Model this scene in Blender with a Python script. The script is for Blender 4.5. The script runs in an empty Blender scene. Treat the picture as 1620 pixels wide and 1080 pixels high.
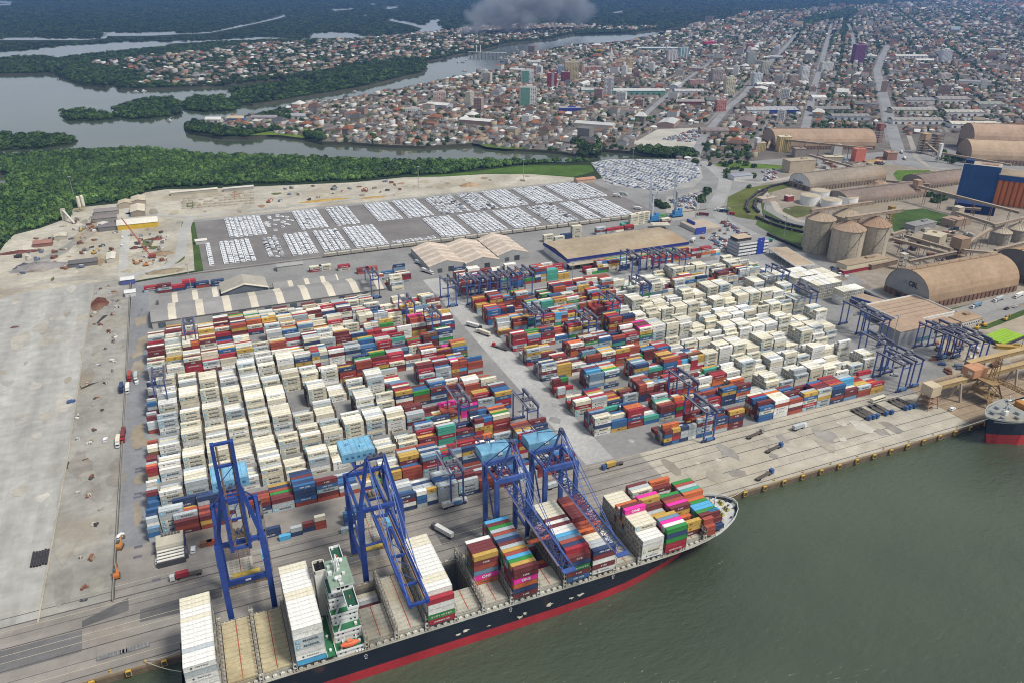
import bpy, math, random
import numpy as np
from mathutils import Vector
from mathutils.geometry import tessellate_polygon
R = math.radians
rng = random.Random(7)
nrg = np.random.default_rng(11)
SC = bpy.context.scene
COL = SC.collection

# ------------------------------------------------------------------ camera
CAM_H, CAM_F, CAM_PITCH, CAM_ROLL, CAM_YAW = 275.0, 1214.58, 0.447022, 0.004912, 0.404718
_fw = np.array([math.cos(CAM_PITCH)*math.sin(CAM_YAW), math.cos(CAM_PITCH)*math.cos(CAM_YAW), -math.sin(CAM_PITCH)])
_r = np.array([math.cos(CAM_YAW), -math.sin(CAM_YAW), 0.0])
_u = np.cross(_r, _fw)
_r2 = math.cos(CAM_ROLL)*_r + math.sin(CAM_ROLL)*_u
_u2 = -math.sin(CAM_ROLL)*_r + math.cos(CAM_ROLL)*_u
cd = bpy.data.cameras.new("camera")
cam = bpy.data.objects.new("camera", cd)
COL.objects.link(cam)
from mathutils import Matrix
mm = Matrix(((_r2[0], _u2[0], -_fw[0], 0), (_r2[1], _u2[1], -_fw[1], 0), (_r2[2], _u2[2], -_fw[2], CAM_H), (0, 0, 0, 1)))
cam.matrix_world = mm
cd.sensor_width = 36.0
cd.lens = 36.0*CAM_F/1620.0
cd.clip_start = 1.0
cd.clip_end = 60000.0
SC.camera = cam

def g(px, py, z=0.0):
    """ground point seen at pixel (px,py) of the 1620x1080 photograph, at height z"""
    d = _fw*CAM_F + _r2*(px-810) - _u2*(py-540)
    t = (CAM_H-z)/-d[2]
    return (d[0]*t, d[1]*t)

def gy(px, py, Y):
    d = _fw*CAM_F + _r2*(px-810) - _u2*(py-540)
    t = Y/d[1]
    return (d[0]*t, CAM_H+d[2]*t)

def toscreen(P):
    P = np.asarray(P, float) - np.array([0, 0, CAM_H])
    w = P@_fw
    return np.stack([810+CAM_F*(P@_r2)/w, 540-CAM_F*(P@_u2)/w], -1)

# ------------------------------------------------------------------ world, sun, exposure
W = bpy.data.worlds.new("World")
SC.world = W
W.use_nodes = True
nt = W.node_tree
nt.nodes.clear()
SUN_EL, SUN_AZ = R(56), R(140)          # azimuth measured from +Y towards +X
sky = nt.nodes.new('ShaderNodeTexSky')
sky.sky_type = 'NISHITA'
sky.sun_disc = False
sky.sun_elevation = SUN_EL
sky.sun_rotation = SUN_AZ
sky.air_density = 1.0
sky.dust_density = 2.5
hs = nt.nodes.new('ShaderNodeHueSaturation')
hs.inputs['Saturation'].default_value = 0.42
# thin overcast: the clear sky veiled by an even cloud layer
ov = nt.nodes.new('ShaderNodeMix'); ov.data_type = 'RGBA'; ov.inputs[0].default_value = 0.55
# the veil is brighter towards the horizon
wt = nt.nodes.new('ShaderNodeTexCoord'); wx = nt.nodes.new('ShaderNodeSeparateXYZ'); nt.links.new(wt.outputs['Generated'], wx.inputs[0])
wr = nt.nodes.new('ShaderNodeValToRGB'); wr.color_ramp.elements[0].position = 0.05; wr.color_ramp.elements[1].position = 0.5
wr.color_ramp.elements[0].color = (1, 1, 1, 1); wr.color_ramp.elements[1].color = (0.47, 0.5, 0.54, 1)
wm = nt.nodes.new('ShaderNodeMix'); wm.data_type = 'RGBA'; wm.blend_type = 'MULTIPLY'; wm.inputs[0].default_value = 1.0; wm.inputs[7].default_value = (10.6, 11.2, 12.0, 1)
nt.links.new(wx.outputs[2], wr.inputs[0]); nt.links.new(wr.outputs[0], wm.inputs[6]); nt.links.new(wm.outputs[2], ov.inputs[7])
bg = nt.nodes.new('ShaderNodeBackground')
bg.inputs['Strength'].default_value = 0.088
wo = nt.nodes.new('ShaderNodeOutputWorld')
nt.links.new(sky.outputs[0], hs.inputs['Color'])
nt.links.new(hs.outputs[0], ov.inputs[6]); nt.links.new(ov.outputs[2], bg.inputs['Color'])
nt.links.new(bg.outputs[0], wo.inputs['Surface'])
sd = bpy.data.lights.new("sun", 'SUN')
sd.energy = 3.3
sd.angle = R(13)
sd.color = (1.0, 0.955, 0.88)
so = bpy.data.objects.new("sun", sd)
COL.objects.link(so)
sv = Vector((math.sin(SUN_AZ)*math.cos(SUN_EL), math.cos(SUN_AZ)*math.cos(SUN_EL), math.sin(SUN_EL)))
so.rotation_euler = sv.to_track_quat('Z', 'Y').to_euler()
so.location = (0, 0, 600)
SC.view_settings.view_transform = 'Standard'
SC.view_settings.look = 'None'
SC.view_settings.exposure = 0.03
SC.view_settings.gamma = 1.0
SC.render.film_transparent = False
try:
    SC.cycles.use_denoising = True
    SC.cycles.filter_width = 1.05
    SC.cycles.max_bounces = 5
    SC.cycles.diffuse_bounces = 2
    SC.cycles.glossy_bounces = 2
    SC.cycles.volume_bounces = 1
    SC.cycles.transparent_max_bounces = 6
    SC.cycles.sample_clamp_indirect = 6.0
except Exception:
    pass

# ------------------------------------------------------------------ materials
M = {}
def lin(c):
    return tuple(((x/12.92) if x <= 0.04045 else ((x+0.055)/1.055)**2.4) for x in c)

def mat(name, rough=0.6, spec=0.4, noise=(0.05, 0.25), noise2=None, wave=None, bump=None, metallic=0.0, rust=None, tint=None, joints=None):
    """base colour = face colour attribute 'Col' x procedural wear in object space"""
    m = bpy.data.materials.new(name)
    m.use_nodes = True
    n = m.node_tree.nodes; l = m.node_tree.links
    bs = n['Principled BSDF']
    at = n.new('ShaderNodeAttribute'); at.attribute_name = 'Col'
    tc = n.new('ShaderNodeTexCoord')
    cur = at.outputs['Color']
    def mul(cur, fac_socket, lo, hi, vec=None):
        mr = n.new('ShaderNodeMapRange'); mr.inputs[1].default_value = 0.3; mr.inputs[2].default_value = 0.7
        mr.inputs[3].default_value = lo; mr.inputs[4].default_value = hi
        l.new(fac_socket, mr.inputs[0])
        mx = n.new('ShaderNodeMix'); mx.data_type = 'RGBA'; mx.blend_type = 'MULTIPLY'
        mx.inputs[0].default_value = 1.0
        l.new(cur, mx.inputs[6]); l.new(mr.outputs[0], mx.inputs[7])
        return mx.outputs[2]
    for nz in (noise, noise2):
        if not nz: continue
        t = n.new('ShaderNodeTexNoise'); t.inputs['Scale'].default_value = nz[0]; t.inputs['Detail'].default_value = 5.0
        t.inputs['Roughness'].default_value = 0.62
        if len(nz) > 2:
            mp = n.new('ShaderNodeMapping'); mp.inputs['Scale'].default_value = nz[2]
            l.new(tc.outputs['Object'], mp.inputs[0]); l.new(mp.outputs[0], t.inputs['Vector'])
        else:
            l.new(tc.outputs['Object'], t.inputs['Vector'])
        cur = mul(cur, t.outputs[0], 1-nz[1], 1+nz[1]*0.8)
    if wave:
        wv = n.new('ShaderNodeTexWave'); wv.bands_direction = wave[0]; wv.inputs['Scale'].default_value = wave[1]
        wv.inputs['Distortion'].default_value = 0.3
        l.new(tc.outputs['Object'], wv.inputs['Vector'])
        cur = mul(cur, wv.outputs['Fac'], 1-wave[2], 1+wave[2]*0.5)
    if joints:
        bt = n.new('ShaderNodeTexBrick'); bt.inputs['Scale'].default_value = 1.0
        bt.offset = 0.0
        bt.inputs['Brick Width'].default_value = joints[0]; bt.inputs['Row Height'].default_value = joints[1]
        bt.inputs['Mortar Size'].default_value = joints[2]
        bt.inputs['Color1'].default_value = (1, 1, 1, 1); bt.inputs['Color2'].default_value = (0.9, 0.9, 0.9, 1)
        bt.inputs['Mortar'].default_value = (joints[3],)*3+(1,)
        l.new(tc.outputs['Object'], bt.inputs['Vector'])
        mx = n.new('ShaderNodeMix'); mx.data_type = 'RGBA'; mx.blend_type = 'MULTIPLY'; mx.inputs[0].default_value = 1.0
        l.new(cur, mx.inputs[6]); l.new(bt.outputs['Color'], mx.inputs[7]); cur = mx.outputs[2]
    if rust:
        t = n.new('ShaderNodeTexNoise'); t.inputs['Scale'].default_value = rust[0]; t.inputs['Detail'].default_value = 6.0
        l.new(tc.outputs['Object'], t.inputs['Vector'])
        mr = n.new('ShaderNodeMapRange'); mr.inputs[1].default_value = rust[1]; mr.inputs[2].default_value = rust[1]+0.18
        l.new(t.outputs[0], mr.inputs[0])
        ml = n.new('ShaderNodeMath'); ml.operation = 'MULTIPLY'; ml.inputs[1].default_value = rust[2]
        l.new(mr.outputs[0], ml.inputs[0])
        mx = n.new('ShaderNodeMix'); mx.data_type = 'RGBA'
        l.new(ml.outputs[0], mx.inputs[0]); l.new(cur, mx.inputs[6]); mx.inputs[7].default_value = tuple(rust[3])+(1,)
        cur = mx.outputs[2]
    l.new(cur, bs.inputs['Base Color'])
    bs.inputs['Roughness'].default_value = rough
    bs.inputs['Specular IOR Level'].default_value = spec
    bs.inputs['Metallic'].default_value = metallic
    if bump:
        t = n.new('ShaderNodeTexNoise'); t.inputs['Scale'].default_value = bump[0]; t.inputs['Detail'].default_value = 4.0
        l.new(tc.outputs['Object'], t.inputs['Vector'])
        b = n.new('ShaderNodeBump'); b.inputs['Strength'].default_value = bump[1]; b.inputs['Distance'].default_value = bump[2]
        l.new(t.outputs[0], b.inputs['Height']); l.new(b.outputs[0], bs.inputs['Normal'])
    M[name] = m
    return m

mat('paint', 0.55, 0.35, (0.35, 0.14), (0.03, 0.12))
mat('container_paint', 0.6, 0.3, (0.9, 0.2), (0.05, 0.2), rust=(0.6, 0.57, 0.42, (0.20, 0.12, 0.075)))
mat('crane_paint', 0.5, 0.4, (0.25, 0.22), (1.6, 0.12), rust=(0.35, 0.63, 0.4, (0.12, 0.07, 0.05)))
mat('roofing', 0.75, 0.2, (0.06, 0.16, (1, 1, 1)), (0.5, 0.10), rust=(0.035, 0.55, 0.25, (0.26, 0.17, 0.10)))
mat('ribbed_sheet', 0.7, 0.25, (0.05, 0.16), (0.5, 0.08), wave=('X', 0.42, 0.12))
mat('dusty_roof', 0.85, 0.15, (0.03, 0.22), (0.25, 0.12), wave=('X', 0.25, 0.07), rust=(0.02, 0.56, 0.5, (0.33, 0.20, 0.11)))
mat('concrete', 0.85, 0.2, (0.02, 0.22), (0.35, 0.16), bump=(1.2, 0.15, 0.05))
mat('pale_slab', 0.85, 0.2, (0.02, 0.24, (3.0, 0.35, 1)), (0.12, 0.16), joints=(9, 9, 0.05, 0.86), rust=(0.012, 0.60, 0.35, (0.42, 0.34, 0.21)))
mat('apron_concrete', 0.85, 0.2, (0.03, 0.20, (0.35, 1.2, 1)), (0.12, 0.16), rust=(0.018, 0.55, 0.35, (0.36, 0.28, 0.18)), joints=(12, 6, 0.06, 0.85))
mat('asphalt', 0.9, 0.2, (0.025, 0.22), (0.3, 0.12), rust=(0.03, 0.6, 0.3, (0.30, 0.26, 0.20)))
mat('sand', 0.95, 0.1, (0.02, 0.26), (0.15, 0.18), rust=(0.014, 0.52, 0.6, (0.30, 0.24, 0.15)))
mat('grass', 0.95, 0.1, (0.03, 0.35), (0.3, 0.25), rust=(0.02, 0.56, 0.55, (0.16, 0.15, 0.05)))
mat('leaf', 0.75, 0.25, (0.02, 0.35), (0.4, 0.25))
mat('masonry', 0.85, 0.2, (0.12, 0.12), (1.2, 0.12))
mat('ship_hull', 0.45, 0.45, (0.06, 0.22), (0.5, 0.12), rust=(0.10, 0.64, 0.35, (0.25, 0.11, 0.06)))
mat('hatch_steel', 0.8, 0.25, (0.08, 0.20), (0.6, 0.14), rust=(0.05, 0.53, 0.5, (0.34, 0.24, 0.10)))
mat('rusty_steel', 0.8, 0.3, (0.2, 0.3), (1.2, 0.2))
mat('glass', 0.12, 0.6, (0.3, 0.2))
mat('city_ground', 0.95, 0.1, (0.012, 0.3), (0.08, 0.2))

# ------------------------------------------------------------------ mesh builder
class MB:
    def __init__(s):
        s.v = []; s.f = []; s.c = []; s.m = []; s.mats = []
    def mi(s, m):
        if m not in s.mats: s.mats.append(m)
        return s.mats.index(m)
    def add(s, verts, faces, col=(0.5, 0.5, 0.5), m='paint'):
        o = len(s.v); k = s.mi(m)
        s.v.extend([tuple(p) for p in verts])
        for f in faces:
            s.f.append(tuple(o+i for i in f)); s.c.append(col); s.m.append(k)
    def box(s, c, size, col=(0.5,)*3, m='paint', rz=0.0, top=None, bottom=True, taper=1.0):
        x, y, z = c; a, b, h = size[0]/2, size[1]/2, size[2]
        cs, sn = math.cos(rz), math.sin(rz)
        P = []
        for k, zz in ((1.0, z), (taper, z+h)):
            for sx, sy in ((-1, -1), (1, -1), (1, 1), (-1, 1)):
                dx, dy = sx*a*k, sy*b*k
                P.append((x+dx*cs-dy*sn, y+dx*sn+dy*cs, zz))
        s.add(P, [(0, 1, 5, 4), (1, 2, 6, 5), (2, 3, 7, 6), (3, 0, 4, 7)], col, m)
        o = len(s.v)-8; k = s.mi(m)
        s.f.append((o+4, o+5, o+6, o+7)); s.c.append(top or col); s.m.append(k)
        if bottom:
            s.f.append((o+3, o+2, o+1, o)); s.c.append(col); s.m.append(k)
    def beam(s, p, q, w, h=None, col=(0.5,)*3, m='paint', up=(0, 0, 1)):
        h = h or w
        p = Vector(p); q = Vector(q); d = (q-p)
        if d.length < 1e-6: return
        d.normalize(); upv = Vector(up)
        if abs(d.dot(upv)) > 0.98: upv = Vector((0, 1, 0))
        a = d.cross(upv).normalized(); b = a.cross(d).normalized()
        P = []
        for o in (p, q):
            for sa, sb in ((-1, -1), (1, -1), (1, 1), (-1, 1)):
                P.append(o+a*(sa*w/2)+b*(sb*h/2))
        s.add(P, [(0, 1, 5, 4), (1, 2, 6, 5), (2, 3, 7, 6), (3, 0, 4, 7), (4, 5, 6, 7), (3, 2, 1, 0)], col, m)
    def tube(s, p, q, r, n=6, col=(0.5,)*3, m='paint', r2=None):
        r2 = r if r2 is None else r2
        p = Vector(p); q = Vector(q); d = (q-p).normalized()
        upv = Vector((0, 0, 1)) if abs(d.z) < 0.98 else Vector((0, 1, 0))
        a = d.cross(upv).normalized(); b = a.cross(d).normalized()
        P = []
        for o, rr in ((p, r), (q, r2)):
            for k in range(n):
                t = 2*math.pi*k/n
                P.append(o+a*(rr*math.cos(t))+b*(rr*math.sin(t)))
        F = [(k, (k+1) % n, n+(k+1) % n, n+k) for k in range(n)]
        F += [tuple(range(n, 2*n)), tuple(reversed(range(n)))]
        s.add(P, F, col, m)
    def path(s, pts, r, n=5, col=(0.5,)*3, m='paint'):
        for a, b in zip(pts, pts[1:]): s.tube(a, b, r, n, col, m)
    def lathe(s, c, prof, n=24, col=(0.5,)*3, m='paint', cols=None):
        x, y, z = c; P = []
        for r, h in prof:
            for k in range(n):
                t = 2*math.pi*k/n
                P.append((x+r*math.cos(t), y+r*math.sin(t), z+h))
        for j in range(len(prof)-1):
            F = [(j*n+k, j*n+(k+1) % n, (j+1)*n+(k+1) % n, (j+1)*n+k) for k in range(n)]
            if j == 0: s.add(P, F, cols[j] if cols else col, m); o = len(s.v)-len(P)
            else:
                k0 = s.mi(m)
                for f in F:
                    s.f.append(tuple(o+i for i in f)); s.c.append(cols[j] if cols else col); s.m.append(k0)
        k0 = s.mi(m)
        s.f.append(tuple(o+(len(prof)-1)*n+k for k in range(n))); s.c.append(cols[-1] if cols else col); s.m.append(k0)
    def prism(s, poly, z0, z1, col=(0.5,)*3, m='paint', top=None, sidecol=None):
        n = len(poly)
        area = sum(poly[i][0]*poly[(i+1) % n][1]-poly[(i+1) % n][0]*poly[i][1] for i in range(n))
        if area < 0: poly = list(reversed(poly))
        P = [(p[0], p[1], z0) for p in poly]+[(p[0], p[1], z1) for p in poly]
        tri = tessellate_polygon([[Vector((p[0], p[1], 0)) for p in poly]])
        s.add(P, [(i, (i+1) % n, n+(i+1) % n, n+i) for i in range(n)], sidecol or col, m)
        o = len(s.v)-2*n; k = s.mi(m)
        for t in tri:
            a, b, c = (Vector((poly[i][0], poly[i][1], 0)) for i in t)
            if (b-a).cross(c-a).z < 0: t = (t[0], t[2], t[1])
            s.f.append(tuple(o+n+i for i in t)); s.c.append(top or col); s.m.append(k)
    def sheet(s, poly, z, col, m):
        n = len(poly)
        tri = tessellate_polygon([[Vector((p[0], p[1], 0)) for p in poly]])
        F = []
        for t in tri:
            a, b, c = (Vector((poly[i][0], poly[i][1], 0)) for i in t)
            F.append(tuple(t) if (b-a).cross(c-a).z > 0 else (t[0], t[2], t[1]))
        s.add([(p[0], p[1], z) for p in poly], F, col, m)
    def gable(s, c, size, zw, zr, wall=(0.5,)*3, roof=(0.4,)*3, axis='X', over=0.4, rz=0.0, wm='masonry', rm='roofing', th=0.25):
        """gabled building: ridge along axis; walls to zw, ridge at zr"""
        x, y, z = c; a, b = size[0]/2, size[1]/2
        def tr(px, py, pz):
            if axis == 'Y': px, py = -py, px
            cs, sn = math.cos(rz), math.sin(rz)
            return (x+px*cs-py*sn, y+px*sn+py*cs, z+pz)
        if axis == 'Y': a, b = b, a
        W = [tr(-a, -b, 0), tr(a, -b, 0), tr(a, b, 0), tr(-a, b, 0), tr(-a, -b, zw), tr(a, -b, zw), tr(a, b, zw), tr(-a, b, zw), tr(-a, 0, zr-0.05), tr(a, 0, zr-0.05)]
        if wall is not None:
            s.add(W, [(0, 1, 5, 4), (2, 3, 7, 6), (1, 2, 6, 9, 5), (3, 0, 4, 8, 7)], wall, wm)
        sl = (zr-zw)/b; e = over; zo = zw-sl*e
        Q = [tr(-a-e, -b-e, zo), tr(a+e, -b-e, zo), tr(a+e, 0, zr), tr(-a-e, 0, zr), tr(a+e, b+e, zo), tr(-a-e, b+e, zo)]
        Q2 = [(p[0], p[1], p[2]+th) for p in Q]
        s.add(Q2, [(0, 1, 2, 3), (3, 2, 4, 5)], roof, rm)
        s.add(Q+Q2, [(0, 6, 9, 3), (3, 9, 11, 5), (1, 2, 8, 7), (2, 4, 10, 8), (0, 1, 7, 6), (4, 5, 11, 10), (3, 2, 1, 0), (5, 4, 2, 3)], tuple(k*0.8 for k in roof), rm)
    def build(s, name, parent=None, loc=None, smooth=False):
        me = bpy.data.meshes.new(name)
        me.from_pydata(s.v, [], s.f)
        for k in s.mats: me.materials.append(M[k])
        me.polygons.foreach_set('material_index', np.array(s.m, dtype=np.int32))
        a = me.attributes.new('Col', 'FLOAT_COLOR', 'FACE')
        cc = np.ones((len(s.f), 4), np.float32); 
        if len(s.f): cc[:, :3] = np.array(s.c, np.float32)
        a.data.foreach_set('color', cc.ravel())
        if smooth: me.polygons.foreach_set('use_smooth', np.ones(len(s.f), bool))
        me.update()
        o = bpy.data.objects.new(name, me)
        COL.objects.link(o)
        if parent: o.parent = parent
        if loc: o.location = loc
        return o

def mass(name, parts, parent=None):
    """many copies of template MBs merged into one mesh (for uncountable stuff).
    parts: list of (template, pos, rot, scale, cols); template faces whose colour starts negative take the copy's colour times -that."""
    mats = []; VV = []; LL = []; TT = []; CC = []; MM = []; off = 0
    for tmpl, pos, rot, scale, cols in parts:
        tv = np.array(tmpl.v, float); N = len(pos)
        if N == 0: continue
        pos = np.asarray(pos, float)
        rot = np.zeros(N) if rot is None else np.asarray(rot, float)
        scale = np.ones((N, 3)) if scale is None else np.asarray(scale, float)
        if scale.ndim == 1: scale = np.repeat(scale[:, None], 3, 1)
        V = tv[None]*scale[:, None, :]
        c, sn = np.cos(rot)[:, None], np.sin(rot)[:, None]
        X = V[..., 0]*c-V[..., 1]*sn; Y = V[..., 0]*sn+V[..., 1]*c
        V = np.stack([X, Y, V[..., 2]], -1)+pos[:, None, :]
        nv = len(tv)
        lens = np.array([len(f) for f in tmpl.f], np.int32)
        flat = np.concatenate([np.array(f, np.int32) for f in tmpl.f])
        LL.append((flat[None]+(np.arange(N, dtype=np.int64)*nv)[:, None]).ravel()+off)
        TT.append(np.tile(lens, N))
        tc = np.array(tmpl.c, np.float32)
        C = np.repeat(tc[None], N, 0)
        if cols is not None:
            sel = tc[:, 0] < 0
            C[:, sel] = np.asarray(cols, np.float32)[:, None, :]*(-tc[sel][None, :, :1])
        CC.append(C.reshape(-1, 3)); VV.append(V.reshape(-1, 3))
        mp = []
        for k in tmpl.mats:
            if k not in mats: mats.append(k)
            mp.append(mats.index(k))
        MM.append(np.tile(np.array(mp, np.int32)[np.array(tmpl.m, np.int32)], N))
        off += N*nv
    V = np.concatenate(VV); L = np.concatenate(LL).astype(np.int32); T = np.concatenate(TT); C = np.concatenate(CC); MI = np.concatenate(MM)
    me = bpy.data.meshes.new(name)
    me.vertices.add(len(V)); me.vertices.foreach_set('co', V.astype(np.float32).ravel())
    me.loops.add(len(L)); me.loops.foreach_set('vertex_index', L)
    me.polygons.add(len(T)); me.polygons.foreach_set('loop_start', np.concatenate([[0], np.cumsum(T)[:-1]]).astype(np.int32))
    try: me.polygons.foreach_set('loop_total', T)
    except Exception: pass
    for k in mats: me.materials.append(M[k])
    me.polygons.foreach_set('material_index', MI)
    a = me.attributes.new('Col', 'FLOAT_COLOR', 'FACE')
    cc = np.ones((len(T), 4), np.float32); cc[:, :3] = np.abs(C)
    a.data.foreach_set('color', cc.ravel())
    me.update(calc_edges=True)
    o = bpy.data.objects.new(name, me); COL.objects.link(o)
    if parent: o.parent = parent
    return o

def tag(o, label=None, cat=None, group=None, kind=None):
    if label: o['label'] = label
    if cat: o['category'] = cat
    if group: o['group'] = group
    if kind: o['kind'] = kind
    return o

def thing(name, label, cat, loc=(0, 0, 0), rz=0.0, group=None):
    o = bpy.data.objects.new(name, None); COL.objects.link(o)
    o.empty_display_size = 1.0
    o.location = loc; o.rotation_euler = (0, 0, rz)
    return tag(o, label, cat, group)

def kids(o):
    return [c for c in bpy.data.objects if c.parent == o]

def dup(root, loc, rz=0.0, label=None, group=None):
    r = root.copy(); COL.objects.link(r); r.location = loc; r.rotation_euler = (0, 0, rz)
    if label: r['label'] = label
    if group: r['group'] = group
    for ch in KIDS.setdefault(root.name, kids(root)):
        c = ch.copy(); COL.objects.link(c); c.parent = r
        for gch in KIDS.setdefault(ch.name, kids(ch)):
            d = gch.copy(); COL.objects.link(d); d.parent = c
    return r
KIDS = {}

def structure(mb, name, label=None):
    o = mb.build(name); o['kind'] = 'structure'
    if label: o['label'] = label
    return o

def px(*pts, z=0.0):
    return [g(a, b, z) for a, b in pts]

def inpoly(P, poly):
    P = np.asarray(P); x, y = P[:, 0], P[:, 1]; r = np.zeros(len(P), bool); n = len(poly)
    j = n-1
    for i in range(n):
        xi, yi = poly[i]; xj, yj = poly[j]
        if yi != yj:
            c = ((yi > y) != (yj > y)) & (x < (xj-xi)*(y-yi)/(yj-yi)+xi)
            r ^= c
        j = i
    return r

def scatter(poly, spacing, jitter=0.45, rot=0.0):
    p = np.array(poly); cx = p.mean(0); c, s = math.cos(rot), math.sin(rot)
    q = (p-cx)@np.array([[c, -s], [s, c]])
    lo, hi = q.min(0), q.max(0)
    gx_, gy_ = np.meshgrid(np.arange(lo[0], hi[0], spacing), np.arange(lo[1], hi[1], spacing))
    k = np.stack([gx_.ravel(), gy_.ravel()], -1)
    k = k+nrg.uniform(-jitter, jitter, k.shape)*spacing
    k = k@np.array([[c, s], [-s, c]])+cx
    return k[inpoly(k, poly)]

ORD = ['first', 'second', 'third', 'fourth', 'fifth', 'sixth', 'seventh', 'eighth', 'ninth', 'tenth', 'eleventh', 'twelfth', 'thirteenth',
       'fourteenth', 'fifteenth', 'sixteenth', 'seventeenth', 'eighteenth', 'nineteenth', 'twentieth']
def ordn(i):
    if i < 20: return ORD[i]
    t = ['twenty', 'thirty', 'forty', 'fifty', 'sixty', 'seventy', 'eighty', 'ninety'][(i+1)//10-2]
    return t+'-'+ORD[(i+1) % 10-1] if (i+1) % 10 else {'twenty': 'twentieth', 'thirty': 'thirtieth', 'forty': 'fortieth', 'fifty': 'fiftieth', 'sixty': 'sixtieth', 'seventy': 'seventieth', 'eighty': 'eightieth', 'ninety': 'ninetieth'}[t]

def text_tris(s, bold=0.0):
    cu = bpy.data.curves.new('t', 'FONT'); cu.body = s; cu.size = 1.0; cu.align_x = 'CENTER'; cu.align_y = 'CENTER'
    cu.resolution_u = 2; cu.offset = bold
    o = bpy.data.objects.new('t', cu); COL.objects.link(o)
    dg = bpy.context.evaluated_depsgraph_get()
    me = o.evaluated_get(dg).to_mesh()
    V = [(v.co.x, v.co.y) for v in me.vertices]; F = [tuple(p.vertices) for p in me.polygons]
    o.evaluated_get(dg).to_mesh_clear()
    bpy.data.objects.remove(o); bpy.data.curves.remove(cu)
    xs = [v[0] for v in V]; w = max(xs)-min(xs); ys = [v[1] for v in V]; h = max(ys)-min(ys)
    cy = (max(ys)+min(ys))/2; cx = (max(xs)+min(xs))/2
    return [((x-cx)/w, (y-cy)/h) for x, y in V], F
TXT = {}
def put_text(mb, s, o, ax, up, w, h, col, m='paint', bold=0.01):
    """write s on a plane: centre o, unit axis ax (reading direction) and up, total width w, height h"""
    if s not in TXT: TXT[s] = text_tris(s, bold)
    V, F = TXT[s]
    o = Vector(o); ax = Vector(ax); up = Vector(up)
    mb.add([o+ax*(x*w)+up*(y*h) for x, y in V], F, col, m)
# ================================================================== SETTING: water, land, pavements
def water_mat():
    m = bpy.data.materials.new('water'); m.use_nodes = True
    n = m.node_tree.nodes; l = m.node_tree.links; bs = n['Principled BSDF']
    tc = n.new('ShaderNodeTexCoord')
    t0 = n.new('ShaderNodeTexNoise'); t0.inputs['Scale'].default_value = 0.006; t0.inputs['Detail'].default_value = 4
    l.new(tc.outputs['Object'], t0.inputs['Vector'])
    cr = n.new('ShaderNodeValToRGB'); cr.color_ramp.elements[0].position = 0.35; cr.color_ramp.elements[1].position = 0.7
    cr.color_ramp.elements[0].color = (0.054, 0.070, 0.045, 1); cr.color_ramp.elements[1].color = (0.080, 0.098, 0.058, 1)
    l.new(t0.outputs[0], cr.inputs[0]); l.new(cr.outputs[0], bs.inputs['Base Color'])
    bs.inputs['Roughness'].default_value = 0.07
    bs.inputs['IOR'].default_value = 1.45
    mp = n.new('ShaderNodeMapping'); mp.inputs['Scale'].default_value = (0.5, 1.0, 1); mp.inputs['Rotation'].default_value = (0, 0, 0.4)
    l.new(tc.outputs['Object'], mp.inputs[0])
    t1 = n.new('ShaderNodeTexNoise'); t1.inputs['Scale'].default_value = 0.38; t1.inputs['Detail'].default_value = 5; t1.inputs['Roughness'].default_value = 0.6
    t2 = n.new('ShaderNodeTexNoise'); t2.inputs['Scale'].default_value = 0.05; t2.inputs['Detail'].default_value = 3
    l.new(mp.outputs[0], t1.inputs['Vector']); l.new(mp.outputs[0], t2.inputs['Vector'])
    # choppy water in the open bay, calm water up the creek and channels
    sx = n.new('ShaderNodeSeparateXYZ'); l.new(tc.outputs['Object'], sx.inputs[0])
    ch = n.new('ShaderNodeMapRange'); ch.inputs[1].default_value = 300; ch.inputs[2].default_value = 900; ch.inputs[3].default_value = 1.0; ch.inputs[4].default_value = 0.035
    l.new(sx.outputs[1], ch.inputs[0])
    b1 = n.new('ShaderNodeBump'); b1.inputs['Distance'].default_value = 0.85; l.new(ch.outputs[0], b1.inputs['Strength'])
    b2 = n.new('ShaderNodeBump'); b2.inputs['Distance'].default_value = 1.5; l.new(ch.outputs[0], b2.inputs['Strength'])
    l.new(t1.outputs[0], b1.inputs['Height']); l.new(t2.outputs[0], b2.inputs['Height'])
    l.new(b2.outputs[0], b1.inputs['Normal']); l.new(b1.outputs[0], bs.inputs['Normal'])
    M['water'] = m
water_mat()
w = MB(); w.sheet([(-16000, -1500), (30000, -1500), (30000, 32000), (-16000, 32000)], -4.0, (0.05, 0.06, 0.05), 'water')
structure(w, 'river_water')

QY = 287.3
creek_s = [(1057, 250), (1000, 249), (935, 256), (860, 257), (760, 256), (640, 257), (560, 254), (500, 252), (430, 249), (330, 248), (300, 244), (230, 237), (120, 240), (40, 246), (0, 249), (-90, 249), (-90, 268), (2, 272), (14, 276), (12, 290), (5, 300), (-4, 307), (-140, 335)]
city_s = [(1057, 248), (1030, 246), (990, 240), (952, 237), (940, 246), (917, 246), (890, 241), (853, 238), (813, 236), (780, 232), (753, 227), (733, 229), (673, 232), (630, 231), (590, 229), (555, 226), (510, 226), (480, 219), (430, 213), (393, 217), (350, 217), (310, 211), (292, 204)]
city_n = [(290, 199), (312, 190), (360, 186), (400, 181), (440, 172), (467, 165), (540, 157), (590, 149), (653, 136), (720, 122), (767, 112), (797, 110), (797, 98), (806, 88), (855, 82), (905, 72), (950, 70), (1000, 64), (1080, 46), (1113, 31), (1142, 31)]
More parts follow.
